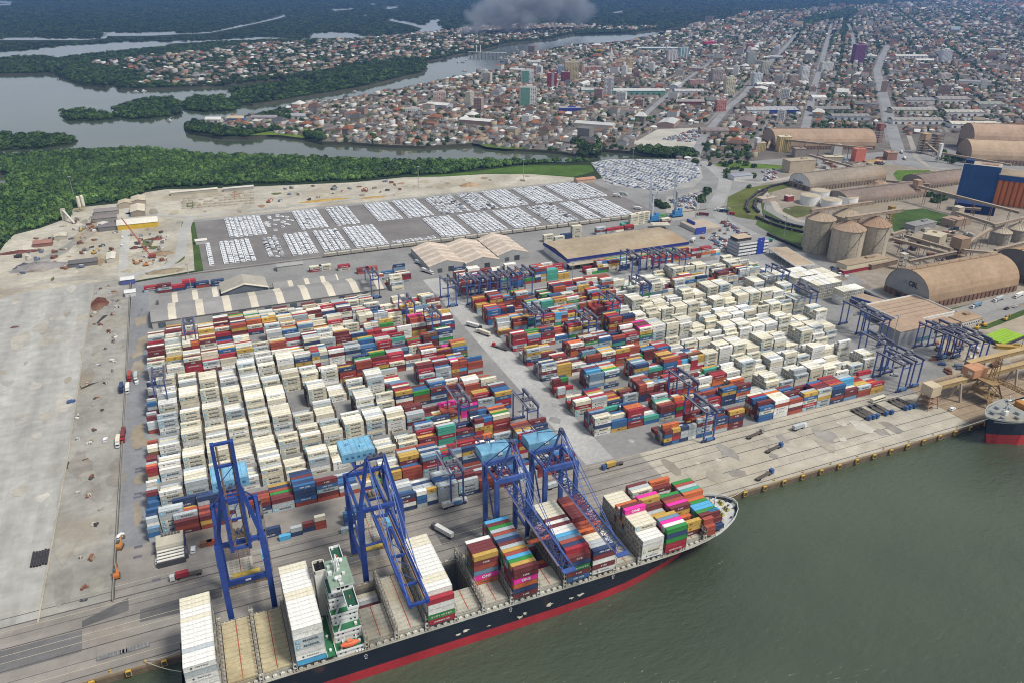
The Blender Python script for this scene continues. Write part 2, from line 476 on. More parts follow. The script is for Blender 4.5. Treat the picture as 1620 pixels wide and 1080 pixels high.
river_n = [(1142, 28.5), (1113, 28), (1078, 42), (1000, 52), (940, 50), (905, 54), (873, 61), (803, 68), (772, 76), (745, 82), (720, 87), (700, 92), (671, 97), (673, 107), (667, 115), (623, 125), (573, 137), (540, 143), (467, 155), (400, 165), (375, 163), (366, 156), (372, 148), (393, 138), (427, 133), (470, 125), (500, 121), (505, 118), (498, 116.5), (440, 125), (400, 129), (360, 132), (320, 137), (233, 140), (190, 140), (183, 133), (172, 132), (167, 137), (133, 134), (100, 122), (87, 116), (0, 117), (-250, 117)]
land = [(-900, QY), (4200, QY), (28000, QY), (29000, 31000), (-15000, 31000), (-15000, g(-250, 117)[1])]
land += list(reversed(px(*river_n))) + list(reversed(px(*city_n))) + list(reversed(px(*city_s))) + px(*creek_s) + [(-900, 1000)]
gm = MB(); gm.prism(land, -9, 0, (0.030, 0.045, 0.020), 'city_ground', sidecol=(0.10, 0.09, 0.07))
structure(gm, 'ground')
ISL = {'a': [(98, 173), (120, 170), (145, 172), (160, 175), (170, 180), (190, 179), (196, 183), (170, 186), (150, 188), (110, 188), (98, 183)],
       'b': [(180, 168), (200, 160), (230, 153), (270, 151), (280, 158), (278, 164), (287, 176), (270, 181), (220, 186), (200, 185), (180, 176)],
       'c': [(284, 160), (310, 150), (350, 149), (366, 156), (382, 165), (370, 172), (330, 175), (290, 171)],
       'd': [(360, 138), (372, 135), (387, 137), (386, 141), (370, 143), (361, 142)],
       'e': [(-60, 203), (0, 205), (30, 208), (90, 207), (118, 214), (123, 220), (110, 226), (60, 232), (-60, 238)]}
im = MB()
for k in ISL:
    ym = sum(p[1] for p in ISL[k])/len(ISL[k]); ISL[k] = [(a, b+(2.6 if b < ym else 0)*(1.5 if k == 'e' else 1)) for a, b in ISL[k]]
for k in ISL: im.prism(px(*ISL[k]), -9, -2.5, (0.03, 0.045, 0.02), 'city_ground')
structure(im, 'islands')
# distant channels and lagoons winding through the far mangrove plain
FARW = [[(-80, 63), (0, 61.5), (60, 57.5), (64, 60), (110, 61), (160, 60), (160, 51.5), (180, 50), (190, 52), (240, 50.5), (275, 49), (280, 52), (330, 50), (350, 46.5), (372, 40), (410, 33), (440, 25), (455, 22.5), (453, 26), (440, 30), (400, 39), (372, 45), (330, 53), (290, 54.5), (240, 57), (170, 57.5), (168, 61.5), (130, 64), (0, 64), (-80, 66)],
        [(-80, 92), (0, 83), (60, 77), (110, 72), (165, 69), (172, 67), (260, 66), (340, 63), (400, 60), (443, 58), (444, 61), (490, 60), (493, 52.5), (540, 50.5), (560, 52), (575, 57), (610, 57.5), (650, 52), (668, 46), (650, 40), (615, 33), (612, 28), (640, 33), (672, 40), (675, 33), (690, 30), (700, 31), (690, 36), (703, 45), (700, 51), (672, 54), (620, 60), (560, 62.5), (497, 62), (430, 66), (300, 68), (262, 70), (285, 74), (255, 76.5), (150, 84), (95, 91), (93, 96), (80, 95), (68, 87), (0, 91), (-80, 96)],
        [(-40, 3), (0, 1), (22, 2), (20, 6), (-40, 8)], [(-40, 8), (0, 5.5), (15, 6), (22, 8), (0, 9), (-40, 12)],
        [(519, 15), (560, 12.5), (559, 15), (530, 17.5)], [(583, 4), (597, 5), (595, 8.5), (585, 7)], [(606, 12), (632, 8), (633, 12), (615, 15)],
        [(570, 24.5), (584, 23), (583, 25.5)], [(966, 18), (985, 17), (986, 20), (972, 21)], [(462, 26), (475, 25), (474, 27)]]
fm = MB()
for p in FARW: fm.sheet(px(*p), 0.5, (0.05, 0.06, 0.05), 'water')
structure(fm, 'far_channels')

def ground_sheet(name, poly, z, col, m):
    s = MB(); s.sheet(poly, z, col, m); return structure(s, name)

CITY = [(1057, 247), (1030, 245), (990, 239), (952, 236), (940, 244), (917, 245), (890, 240), (853, 237), (813, 235), (780, 231), (753, 226), (733, 228), (673, 231), (630, 230), (590, 228), (555, 225), (510, 224), (480, 216), (430, 210), (395, 205), (330, 200), (320, 194), (360, 188), (400, 183), (440, 174), (467, 167), (540, 159), (590, 151), (653, 138), (720, 124), (767, 114), (797, 112), (799, 98), (808, 89), (855, 83), (905, 74), (950, 73), (1000, 67), (1080, 50), (1113, 36), (1142, 34), (1180, 22), (1330, 12), (1500, 3), (1760, -12), (1760, 330), (1540, 330), (1180, 300), (1110, 262)]
ground_sheet('city_ground', px(*CITY), 0.05, (0.17, 0.15, 0.13), 'city_ground')
TOWN = [(140, 101), (200, 94), (330, 81), (400, 71), (500, 65), (560, 63), (640, 56), (700, 51), (760, 42), (880, 38), (980, 44), (1060, 42), (1000, 50), (940, 48), (905, 52), (870, 60), (800, 67), (740, 81), (700, 90), (640, 96), (560, 102), (505, 114), (430, 123), (330, 135), (200, 138), (235, 129), (207, 112), (170, 106)]
ground_sheet('town_ground', px(*TOWN), 0.05, (0.16, 0.14, 0.12), 'city_ground')

# ---- port pavements
SANDP = [(-200, 455), (0, 398), (8, 386), (22, 372), (62, 362), (112, 344), (113, 331), (132, 328), (190, 322), (207, 316), (230, 305), (262, 300), (330, 299), (420, 295), (560, 289), (590, 286), (640, 281), (720, 276), (800, 274), (840, 275), (905, 281), (935, 286), (945, 300), (300, 430), (207, 446), (148, 448), (30, 466), (0, 478), (-200, 520)]
ground_sheet('sandy_ground', px(*SANDP), 0.06, (0.47, 0.435, 0.355), 'sand')
ground_sheet('port_pavement', [(-66, QY), (2600, QY), (2600, 800), (900, 1000), (640, 1010), (545, 985), (0, 985), (0, 800), (-66, 790)], 0.09, (0.27, 0.265, 0.255), 'asphalt')
ground_sheet('quay_apron', [(-66, QY+0.02), (236, QY+0.02), (236, 346), (76, 346), (76, 373), (-66, 373)], 0.13, (0.30, 0.275, 0.245), 'apron_concrete')
ground_sheet('quay_apron_east', [(236, QY+0.02), (463, QY+0.02), (463, 333), (420, 345), (236, 345)], 0.14, (0.47, 0.43, 0.35), 'apron_concrete')
ground_sheet('bulk_quay', [(463, QY+0.02), (1300, QY+0.02), (1300, 345), (470, 345), (463, 333)], 0.15, (0.33, 0.25, 0.17), 'apron_concrete')
ground_sheet('wharf_west', [(-900, QY+0.02), (-66, QY+0.02), (-66, 335), (-900, 335)], 0.12, (0.31, 0.28, 0.25), 'apron_concrete')
ground_sheet('pale_slab_yard', px((-260, 560), (-60, 495), (30, 464), (149, 447), (143, 482), (108, 720), (60, 985), (0, 1005), (-130, 1036), (-400, 1090)), 0.10, (0.43, 0.42, 0.385), 'pale_slab')
ground_sheet('dirt_strip', px((149.3, 447), (206, 441), (203, 520), (197, 640), (187, 800), (178, 952), (60.5, 984.7), (108.3, 720), (143.3, 482)), 0.11, (0.33, 0.315, 0.28), 'sand')
ground_sheet('alley', [(199, 346.5), (218.5, 346.5), (218.5, 690), (199, 690)], 0.13, (0.43, 0.425, 0.405), 'concrete')
ground_sheet('cross_road', [(218.6, 606), (520, 606), (520, 628), (218.6, 628)], 0.13, (0.36, 0.36, 0.35), 'concrete')
ground_sheet('gate_strip', [(-65, 374), (-51, 374), (-51, 770), (-65, 790)], 0.12, (0.235, 0.24, 0.25), 'asphalt')
ground_sheet('car_lot', [(0, 800), (545, 800), (545, 983), (0, 983)], 0.12, (0.205, 0.19, 0.18), 'asphalt')
ground_sheet('north_road', [(-20, 983.5), (545, 983.5), (545, 994), (-20, 994)], 0.12, (0.33, 0.32, 0.30), 'concrete')
# dark patch repairs and marked bays on the apron
pm = MB()
for poly, c in (([(130, 982), (203, 945), (204, 965), (130, 992)], 0.12), ([(222, 964), (290, 945), (290, 968), (221, 984)], 0.13), ([(0, 1030), (130, 996), (130, 1030), (0, 1066)], 0.17),
                ([(292, 944), (350, 928), (352, 944), (293, 962)], 0.13), ([(400, 930), (560, 880), (600, 868), (602, 878), (440, 930)], 0.17), ([(688, 842), (770, 815), (800, 830), (700, 862)], 0.16)):
    pm.sheet(px(*poly), 0.17, (c, c*0.97, c*0.95), 'asphalt')
for a, b in ((215, 707), (214, 712), (214, 743), (213, 748), (212, 783), (211, 789), (214, 822), (213, 830), (212, 868), (211, 884), (240, 862), (239, 878), (240, 921)):
    X, Y = g(a, b); pm.sheet([(X, Y), (X+4.2, Y), (X+4.2, Y+2.2), (X, Y+2.2)], 0.18, (0.15, 0.14, 0.17), 'asphalt')
structure(pm, 'pavement_patches')
# soil, sand and oil stains with shapes of their own
sb_ = MB()
for poly, n_, cols in (([(0, 480), (148, 450), (140, 500), (105, 720), (60, 980), (0, 1000)], 26, ((0.43, 0.40, 0.34), (0.41, 0.395, 0.36), (0.50, 0.475, 0.42))), ([(150, 450), (203, 445), (198, 560), (186, 800), (177, 945), (70, 978), (108, 730), (143, 490)], 44, ((0.30, 0.285, 0.25), (0.36, 0.34, 0.29), (0.29, 0.265, 0.23), (0.37, 0.355, 0.32))), ([(20, 400), (110, 350), (190, 325), (300, 305), (560, 292), (830, 277), (900, 283), (620, 310), (300, 345), (200, 440), (0, 470)], 70, ((0.40, 0.35, 0.25), (0.30, 0.27, 0.21), (0.56, 0.52, 0.43), (0.12, 0.14, 0.05), (0.34, 0.22, 0.14))), ([(215, 960), (240, 860), (240, 500), (215, 480)], 24, ((0.20, 0.20, 0.20), (0.31, 0.27, 0.21))), ([(700, 760), (1080, 690), (960, 470), (850, 600)], 18, ((0.30, 0.30, 0.29), (0.42, 0.41, 0.39))), ([(1080, 790), (1500, 650), (1330, 650), (1040, 740)], 22, ((0.36, 0.33, 0.27), (0.52, 0.49, 0.42), (0.30, 0.28, 0.25))), ([(1300, 420), (1400, 460), (1500, 400), (1400, 370), (1600, 560), (1480, 560)], 30, ((0.22, 0.18, 0.14), (0.36, 0.31, 0.24)))):
    W_ = px(*poly); Q_ = scatter(W_, 14, .5); Q_ = Q_[nrg.permutation(len(Q_))[:n_]]
    for X, Y in Q_:
        a = rng.uniform(1.5, 8); b = a*rng.uniform(.6, 3 if X < 100 else 1.3); nn = 9;
        if Y-b*1.7 < QY+1.5: continue
        cz = 0.235+rng.random()*.03
        sb_.sheet([(X+a*rng.uniform(.55, 1)*math.cos(k*6.283/nn), Y+b*1.6*rng.uniform(.35, 1)*math.sin(k*6.283/nn)) for k in range(nn)], cz, rng.choice(cols), 'sand')
structure(sb_, 'ground_stains')
# crane rails, rail gutters and lane lines
rm = MB()
for Y, c, wd in ((290.0, 0.10, 0.5), (306.5, 0.09, 0.5), (320.5, 0.09, 0.5), (335.0, 0.11, 0.7), (299, 0.16, 0.35), (328, 0.15, 0.35), (341, 0.13, 0.4)):
    rm.box((950-900/2+200, Y, 0.17), (2600, wd, 0.03), (c, c*0.92, c*0.85), 'rusty_steel', bottom=False)
structure(rm, 'crane_rails')
lm = MB()
for Y in (294.5, 311.5, 316, 332, 344.2): lm.box((250, Y, 0.17), (1900, 0.22, 0.02), (0.55, 0.50, 0.36), 'paint', bottom=False)
for k in range(11): lm.box((203+k*0.0, 372+k*27.6, 0.17), (0.3, 12, 0.02), (0.6, 0.58, 0.5), 'paint', bottom=False)
for Y0 in range(610, 626, 8): lm.box((370, Y0, 0.17), (290, 0.2, 0.02), (0.6, 0.58, 0.5), 'paint', bottom=False)
structure(lm, 'lane_markings')
# quay front wall with capping kerb
qm = MB()
qm.box((1600, QY-0.35, -0.9), (5000, 0.7, 1.15), (0.34, 0.26, 0.17), 'apron_concrete')
qm.box((1600, QY-0.6, -6), (5000, 0.5, 5.1), (0.16, 0.12, 0.08), 'rusty_steel')
structure(qm, 'quay_wall')

# ---- fenders and bollards along the quay
fp = MB()
fp.box((0, -1.0, -2.6), (2.3, 1.0, 2.9), (0.62, 0.38, 0.05), 'paint')
fp.tube((-0.8, -0.55, -1.2), (-0.8, 0.15, -1.2), 0.45, 8, (0.03, 0.03, 0.03)); fp.tube((0.8, -0.55, -1.2), (0.8, 0.15, -1.2), 0.45, 8, (0.03, 0.03, 0.03))
fp.box((0, -1.53, -2.2), (1.8, 0.08, 2.1), (0.06, 0.06, 0.06), 'paint')
fen = []
for x in (-73.3, -58.9, -44.5, -30): fen.append(x)
x = 258.0
while x < 478: fen.append(x); x += 14.45
e0 = None
fl = ['at the near end of the quay', 'west of the ship']
for i, x in enumerate(fen):
    if e0 is None:
        e0 = thing('quay_fender', '', 'fender', (x, QY-0.7, 0.2), 0, 'yellow fenders along the quay')
        fp.build('fender_panel', e0); o = e0
        for sx in (-0.8, 0.8):
            ch = MB(); ch.path([(sx, -1.0, 0.3), (sx, -0.3, 0.35), (sx, 0.1, 0.4)], 0.08, 5, (0.1, 0.08, 0.06)); ch.build('chain', e0)
    else: o = dup(e0, (x, QY-0.7, 0.2))
    o['label'] = ('yellow quay fender, %s from the left astern of the container ship' % ordn(i)) if i < 4 else ('yellow quay fender, %s from the container ship bow along the empty berth' % ordn(i-4))
bp = MB(); bp.lathe((0, 0, 0), [(0.5, 0), (0.42, 0.25), (0.3, 0.45), (0.3, 0.75), (0.48, 0.9), (0.5, 1.05), (0.2, 1.15)], 10, (0.5, 0.33, 0.06))
bo = None
for i, x in enumerate([-66, -52, -36]+[252+22*k for k in range(10)]):
    if bo is None: bo = bp.build('mooring_bollard', None, (x, QY+0.9, 0.15)); tag(bo, '', 'bollard', 'bollards along the quay'); o = bo
    else: o = bo.copy(); COL.objects.link(o); o.location = (x, QY+0.9, 0.15)
    o['label'] = 'small mooring bollard on the quay edge, %s %s' % (ordn(i if i < 3 else i-3), 'from the left of the photo' if i < 3 else 'from the bow along the empty berth')

# boundary wall between the dirt strip and the terminal
wm_ = MB()
pts = px((207, 441), (204, 520), (198, 640), (188, 800), (179, 952))
for a, b in zip(pts, pts[1:]):
    wm_.beam((a[0], a[1], 1.1), (b[0], b[1], 1.1), 0.4, 2.2, (0.30, 0.28, 0.25), 'concrete')
o = wm_.build('boundary_wall'); tag(o, 'long low grey concrete wall between the dirt strip and the container terminal', 'wall')
wm_ = MB()
pts = px((149.4, 447), (143.2, 482), (108.1, 720), (60.3, 985))
for a, b in zip(pts, pts[1:]):
    wm_.beam((a[0], a[1], 0.3), (b[0], b[1], 0.3), 0.8, 0.7, (0.42, 0.38, 0.30), 'concrete')
o = wm_.build('slab_kerb'); tag(o, 'low concrete kerb along the edge of the empty pale slab yard', 'kerb')
sp = MB()
for a, b, c in (((127, 610), (158, 603), (128, 616)), ((105, 730), (146, 728), (104, 742)), ((163, 500), (172, 498), (140, 525))):
    sp.sheet(px(a, b, c), 0.16, (0.06, 0.055, 0.05), 'asphalt')
structure(sp, 'drain_scours')

# ---- grass
def grass(name, *pts, col=(0.065, 0.105, 0.028), z=0.12): ground_sheet(name, px(*pts), z, col, 'grass')
grass('grass_strip', (640, 281), (720, 275), (830, 262), (935, 262), (940, 272), (905, 281), (840, 276), (770, 276), (700, 280), col=(0.075, 0.135, 0.025), z=0.14)
grass('rail_loop_grass', (1148, 335), (1152, 312), (1180, 298), (1248, 288), (1252, 296), (1215, 306), (1200, 318), (1196, 332), (1215, 352), (1190, 348), (1165, 344), col=(0.115, 0.135, 0.035), z=0.16)
grass('rail_loop_grass_inner', (1204, 322), (1212, 310), (1222, 306), (1210, 320), (1208, 332), (1240, 350), (1275, 360), (1272, 368), (1225, 356), (1206, 340), z=0.17)
grass('verge', (1200, 345), (1272, 372), (1271, 393), (1230, 376), (1195, 356), z=0.15)
grass('silo_field', (1408, 352), (1412, 335), (1460, 330), (1500, 341), (1500, 352), (1470, 360), (1415, 369), col=(0.065, 0.11, 0.03), z=0.16)
grass('conveyor_field', (1413, 276), (1418, 270), (1470, 270), (1490, 280), (1480, 287), (1420, 287), col=(0.10, 0.17, 0.03), z=0.16)
grass('tank_garden', (1236, 338), (1240, 330), (1262, 326), (1300, 331), (1290, 340), (1255, 346), (1240, 344), col=(0.11, 0.12, 0.045), z=0.17)
grass('roadside_grass', (1130, 262), (1140, 256), (1240, 262), (1236, 268), (1150, 266), col=(0.11, 0.17, 0.03), z=0.14)
grass('hangar_grass', (1490, 492), (1620, 462), (1700, 445), (1700, 452), (1620, 470), (1500, 503), (1480, 500), z=0.16)
grass('road_grass', (1545, 520), (1620, 490), (1700, 470), (1700, 478), (1620, 499), (1560, 522), z=0.16)
grass('point_grass', (395, 214), (430, 207), (465, 203), (510, 206), (515, 214), (480, 219), (440, 214), col=(0.13, 0.20, 0.03), z=0.2)
grass('airfield', (1248, 39), (1300, 26), (1352, 19), (1362, 23), (1322, 33), (1268, 41), col=(0.10, 0.14, 0.06), z=0.3)
grass('creek_grass', (755, 228), (790, 226), (840, 231), (842, 236), (800, 236), (770, 233), col=(0.10, 0.16, 0.03), z=0.2)
grass('waterfront_lawn', (797, 100), (806, 88), (812, 90), (812, 107), (800, 111), col=(0.30, 0.30, 0.05), z=0.3)
grass('lot_verge', (301, 352), (308, 352), (322, 428), (308, 430), (306, 400), z=0.14)
grass('yard_verge', (288, 352), (296, 350), (292, 410), (285, 415), (262, 425), (260, 418), (278, 405), z=0.14, col=(0.12, 0.13, 0.04))

# ---- roads
def road(name, pts, wd, col=(0.30, 0.30, 0.29), z=0.2, m='concrete', world=False):
    P = [Vector((a, b, 0)) for a, b in (pts if world else px(*pts))]
    L = []; Rr = []
    for i, p in enumerate(P):
        d = (P[min(i+1, len(P)-1)]-P[max(i-1, 0)]).normalized(); nrm = Vector((-d.y, d.x, 0))
        L.append(p+nrm*wd/2); Rr.append(p-nrm*wd/2)
    s = MB()
    for i in range(len(P)-1):
        s.add([(v.x, v.y, z) for v in (Rr[i], Rr[i+1], L[i+1], L[i])], [(0, 1, 2, 3)], col, m)
    return structure(s, name)
ROADS = {
 'main_avenue': ([(1098, 250), (1112, 218), (1135, 190), (1150, 172), (1175, 152), (1200, 122), (1222, 95), (1245, 72), (1262, 52)], 16),
 'second_avenue': ([(1273, 208), (1278, 185), (1290, 132), (1298, 105), (1306, 75), (1316, 38)], 17),
 'third_avenue': ([(1428, 262), (1414, 215), (1405, 180), (1395, 140), (1387, 112), (1396, 90), (1406, 70)], 22),
 'town_street': ([(1020, 182), (1045, 160), (1070, 140), (1092, 122), (1130, 95)], 13),
 'far_street': ([(1352, 80), (1348, 55), (1342, 38)], 16)}
for k, (p, wd) in ROADS.items(): road(k, p, wd, (0.27, 0.27, 0.27), 0.35)
road('port_access_road', [(1098, 250), (1130, 268), (1148, 285), (1143, 306), (1128, 330), (1150, 352), (1200, 378), (1260, 408), (1300, 432), (1340, 462), (1400, 500), (1450, 512), (1500, 503), (1560, 485), (1620, 470), (1700, 448)], 19, (0.34, 0.335, 0.32), 0.22)
road('gate_road', [(1128, 330), (1190, 390), (1240, 425)], 15, (0.33, 0.33, 0.32), 0.19)
road('loop_road', [(1148, 285), (1200, 290), (1245, 283), (1300, 268), (1340, 262)], 12, (0.40, 0.38, 0.34), 0.24)
road('quarry_road', [(202, 320), (200, 360), (196, 400), (195, 438)], 9, (0.47, 0.46, 0.42), 0.2)
road('works_track', [(20, 432), (70, 412), (112, 390), (150, 362), (175, 345)], 15, (0.33, 0.315, 0.28), 0.19, 'sand')
road('works_track', [(0, 466), (70, 446), (130, 440), (200, 440)], 13, (0.40, 0.375, 0.32), 0.185, 'sand')
road('lot_road', [(300, 345), (290, 372), (285, 405), (262, 424), (200, 438)], 11, (0.44, 0.43, 0.40), 0.21)
road('lot_north_road', [(200, 338), (300, 344), (420, 331), (620, 309)], 8, (0.40, 0.39, 0.36), 0.2)
road('factory_road', [(1455, 505), (1500, 520), (1560, 560), (1620, 590)], 16, (0.32, 0.29, 0.25), 0.17)
road('silo_road', [(1205, 300), (1225, 322), (1232, 335), (1262, 350), (1300, 355)], 9, (0.42, 0.38, 0.32), 0.2)
road('conveyor_road', [(1438, 215), (1450, 250), (1470, 265), (1530, 272)], 9, (0.36, 0.33, 0.29), 0.22)
ground_sheet('factory_ground', px((1190, 300), (1250, 268), (1340, 258), (1420, 262), (1760, 300), (1760, 470), (1500, 500), (1470, 500), (1400, 468), (1340, 430), (1275, 395), (1300, 350), (1250, 345), (1215, 318)), 0.13, (0.30, 0.26, 0.21), 'sand')
ground_sheet('truck_yard', px((1105, 345), (1160, 350), (1240, 400), (1290, 430), (1230, 450), (1150, 420), (1090, 380)), 0.14, (0.33, 0.33, 0.325), 'concrete')
ground_sheet('second_car_lot', px((935, 258), (965, 252), (1105, 252), (1112, 282), (1098, 296), (1040, 305), (960, 292)), 0.13, (0.36, 0.35, 0.33), 'concrete')
ground_sheet('vehicle_park', px((1055, 312), (1105, 300), (1108, 325), (1100, 345), (1065, 350), (1050, 330)), 0.14, (0.36, 0.34, 0.30), 'concrete')
ground_sheet('machinery_yard', px((1480, 530), (1580, 505), (1700, 480), (1700, 640), (1560, 610), (1500, 590)), 0.14, (0.40, 0.35, 0.27), 'sand')
ground_sheet('tidal_lot', px((1005, 225), (1040, 205), (1118, 202), (1112, 216), (1098, 236), (1010, 236)), 0.16, (0.46, 0.44, 0.38), 'concrete')
# ================================================================== CONTAINERS
CC_ = {'cream': (0.72, 0.67, 0.52), 'white': (0.78, 0.77, 0.72), 'grey': (0.46, 0.50, 0.51), 'maroon': (0.175, 0.045, 0.046), 'red': (0.37, 0.038, 0.052),
       'brick red': (0.36, 0.085, 0.055), 'orange': (0.58, 0.155, 0.055), 'mustard': (0.54, 0.35, 0.085), 'navy': (0.04, 0.066, 0.145), 'blue': (0.05, 0.14, 0.31),
       'sky blue': (0.10, 0.40, 0.66), 'green': (0.045, 0.26, 0.06), 'teal': (0.08, 0.36, 0.27), 'pink': (0.80, 0.045, 0.36), 'brown': (0.22, 0.11, 0.06), 'steel blue': (0.17, 0.27, 0.38)}
WORD = {'cream': 'MAERSK', 'grey': 'MAERSK', 'white': 'TRITON', 'red': 'HAMBURG SÜD', 'mustard': 'MSC', 'navy': 'CMA CGM', 'blue': 'CMA CGM', 'green': 'EVERGREEN', 'pink': 'ONE', 'orange': 'Hapag-Lloyd', 'maroon': 'K LINE'}
CH, TP = 2.68, 2.75          # container height, tier pitch
CT = []                      # registry of every container
def add_ct(x, y, z, col, L=12.19, rz=0.0, front=False, top=False, info=None, word=True, logo=True):
    CT.append(dict(x=x, y=y, z=z, col=col, L=L, rz=rz, front=front, top=top, info=info, word=word))

def ct_mb(L, reefer):
    b = MB(); W2 = 1.22; a = L/2; h = CH
    # posts and rails stand 4 cm proud of the inset side panels
    P = [(-a, -W2, 0), (a, -W2, 0), (a, W2, 0), (-a, W2, 0), (-a, -W2, h), (a, -W2, h), (a, W2, h), (-a, W2, h)]
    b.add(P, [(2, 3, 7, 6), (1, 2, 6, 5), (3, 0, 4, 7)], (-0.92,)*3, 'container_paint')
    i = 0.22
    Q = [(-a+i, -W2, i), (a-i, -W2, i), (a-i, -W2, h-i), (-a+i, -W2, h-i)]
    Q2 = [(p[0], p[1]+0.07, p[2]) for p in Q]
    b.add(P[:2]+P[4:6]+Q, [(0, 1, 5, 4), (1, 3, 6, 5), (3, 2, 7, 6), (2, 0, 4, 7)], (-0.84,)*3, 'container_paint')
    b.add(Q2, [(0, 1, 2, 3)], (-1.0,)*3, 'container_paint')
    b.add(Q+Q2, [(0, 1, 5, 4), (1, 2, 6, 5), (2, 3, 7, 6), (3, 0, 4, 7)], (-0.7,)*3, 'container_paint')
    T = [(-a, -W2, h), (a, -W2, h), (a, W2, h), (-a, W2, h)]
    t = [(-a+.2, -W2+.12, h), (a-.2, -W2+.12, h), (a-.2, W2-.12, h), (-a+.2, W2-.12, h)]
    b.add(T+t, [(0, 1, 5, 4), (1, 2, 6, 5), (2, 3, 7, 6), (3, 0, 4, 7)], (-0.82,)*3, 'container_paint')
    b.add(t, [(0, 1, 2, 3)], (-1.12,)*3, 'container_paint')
    for s in (-1, 1):       # doors / machinery on the ends
        x = s*(a+0.03)
        def e(y0, y1, z0, z1, c):
            q = [(x, y0, z0), (x, y1, z0), (x, y1, z1), (x, y0, z1)]
            b.add(q if s > 0 else q[::-1], [(0, 1, 2, 3)], c, 'container_paint')
        if reefer:
            e(-0.95, 0.95, 0.35, 1.15, (0.16, 0.16, 0.15)); e(-0.9, -0.15, 1.45, 2.2, (0.10, 0.10, 0.10)); e(0.15, 0.9, 1.45, 2.2, (0.22, 0.22, 0.2))
        else:
            e(-0.03, 0.03, 0.1, h-0.1, (-0.35,)*3); e(-0.7, -0.64, 0.1, h-0.1, (-1.5,)*3); e(0.64, 0.7, 0.1, h-0.1, (-1.5,)*3)
    return b
TM = {(12.19, True): ct_mb(12.19, True), (12.19, False): ct_mb(12.19, False), (6.06, False): ct_mb(6.06, False), (6.06, True): ct_mb(6.06, True)}
def word_style(col, w):
    if col in ('cream', 'grey', 'white'): return (0.07, 0.10, 0.13)
    if col == 'mustard': return (0.10, 0.06, 0.02)
    if col == 'orange': return (0.08, 0.05, 0.15)
    return (0.80, 0.80, 0.78)
def word_mb(col, L):
    """lettering that sits on the long side facing the water"""
    w = WORD[col]; b = MB(); c = word_style(col, w)
    y = -1.265; z = CH*0.53
    k = 0.52 if L < 8 else 1.0
    if w == 'MAERSK':
        x0 = -L/2+0.7
        b.add([(x0, y, z-0.75), (x0+1.5, y, z-0.75), (x0+1.5, y, z+0.75), (x0, y, z+0.75)], [(0, 1, 2, 3)], (0.17, 0.50, 0.66), 'paint')
        xc, zc = x0+0.75, z; pts = []
        for i in range(14):
            r = 0.58 if i % 2 == 0 else 0.26
            pts.append((xc+r*math.sin(i*math.pi/7), y-0.01, zc+r*math.cos(i*math.pi/7)))
        b.add([(xc, y-0.01, zc)]+pts, [(0, 1+(i+1) % 14, 1+i) for i in range(14)], (0.8, 0.8, 0.78), 'paint')
        if L > 8: put_text(b, w, (0.9, y, z), (1, 0, 0), (0, 0, 1), 6.6, 1.15, c, 'paint', 0.02)
    elif w == 'EVERGREEN':
        for i, ch in enumerate(w):
            put_text(b, ch, ((-4.4+i*1.1)*k, y, z), (1, 0, 0), (0, 0, 1), 0.7*k, 0.9, c, 'paint', 0.02)
    elif w == 'MSC':
        put_text(b, w, (0, y, z), (1, 0, 0), (0, 0, 1), 1.7, 1.0, c, 'paint', 0.02)
    elif w == 'ONE':
        put_text(b, w, (0, y, z), (1, 0, 0), (0, 0, 1), 4.6*k, 1.6, c, 'paint', 0.03)
    elif w == 'TRITON':
        b.tube((-3.2*k, y+0.02, z), (-3.2*k, y-0.005, z), 0.45, 10, c)
        put_text(b, w, (0.6*k, y, z), (1, 0, 0), (0, 0, 1), 5.0*k, 0.7, c, 'paint', 0.02)
    else:
        put_text(b, w, (0, y, z), (1, 0, 0), (0, 0, 1), {'HAMBURG SÜD': 7.5, 'CMA CGM': 5.5, 'K LINE': 3.0, 'Hapag-Lloyd': 6.5}[w]*k, 0.95, c, 'paint', 0.02)
    return b

# ------------------------------------------------------------------ yard stacks
WHITE_PAL = [('cream', 8), ('white', 4), ('grey', 1.6)]
COL_PAL = [('maroon', 6), ('red', 3.6), ('grey', 4), ('navy', 2.6), ('mustard', 2.8), ('brick red', 3.0), ('blue', 1.7), ('cream', 2.6), ('green', 1.0), ('orange', 1.1), ('white', 1.4), ('teal', 0.5), ('pink', 0.14), ('steel blue', 1.2), ('sky blue', 0.25), ('brown', 0.6)]
MIX_PAL = [('cream', 6), ('grey', 3.5), ('white', 3), ('maroon', 3), ('red', 1.8), ('mustard', 1.0), ('navy', 1), ('blue', 0.7), ('brick red', 1.2), ('green', 0.6), ('orange', 0.3), ('steel blue', .6)]
def pick(pal):
    t = rng.random()*sum(w for _, w in pal)
    for c, w in pal:
        t -= w
        if t <= 0: return c
    return pal[0][0]

def stack(x, Y0, nrow, pal, hmin, hmax, L=12.19, bay='', rowname='', z0=0.1, flat=0.5, pitch=2.6):
    """one stack of nrow rows at column x; row 0 faces the quay"""
    base = rng.randint(hmin, hmax)
    hs = []
    h = base
    for r in range(nrow):
        if rng.random() > flat: h = max(hmin-1, min(hmax, h+rng.choice((-2, -1, -1, 1, 1, 2))))
        hs.append(max(0, h))
    fam = pick(pal)
    for r in range(nrow):
        rowc = pick(pal) if rng.random() < 0.7 else fam
        for t in range(hs[r]):
            c = rowc if rng.random() < 0.45 else pick(pal)
            top = t == hs[r]-1
            front = (r == 0) or hs[r-1] <= t
            if not (top or front or r == nrow-1 or True): continue
            if L < 8:
                for sx in (-1, 1):
                    add_ct(x+sx*3.06, Y0+1.3+r*pitch, z0+t*TP, c if rng.random() < 0.5 else pick(pal), 6.06, 0, front, top, (bay, rowname, r, t))
            else:
                add_ct(x, Y0+1.3+r*pitch, z0+t*TP, c, L, 0, front, top, (bay, rowname, r, t))

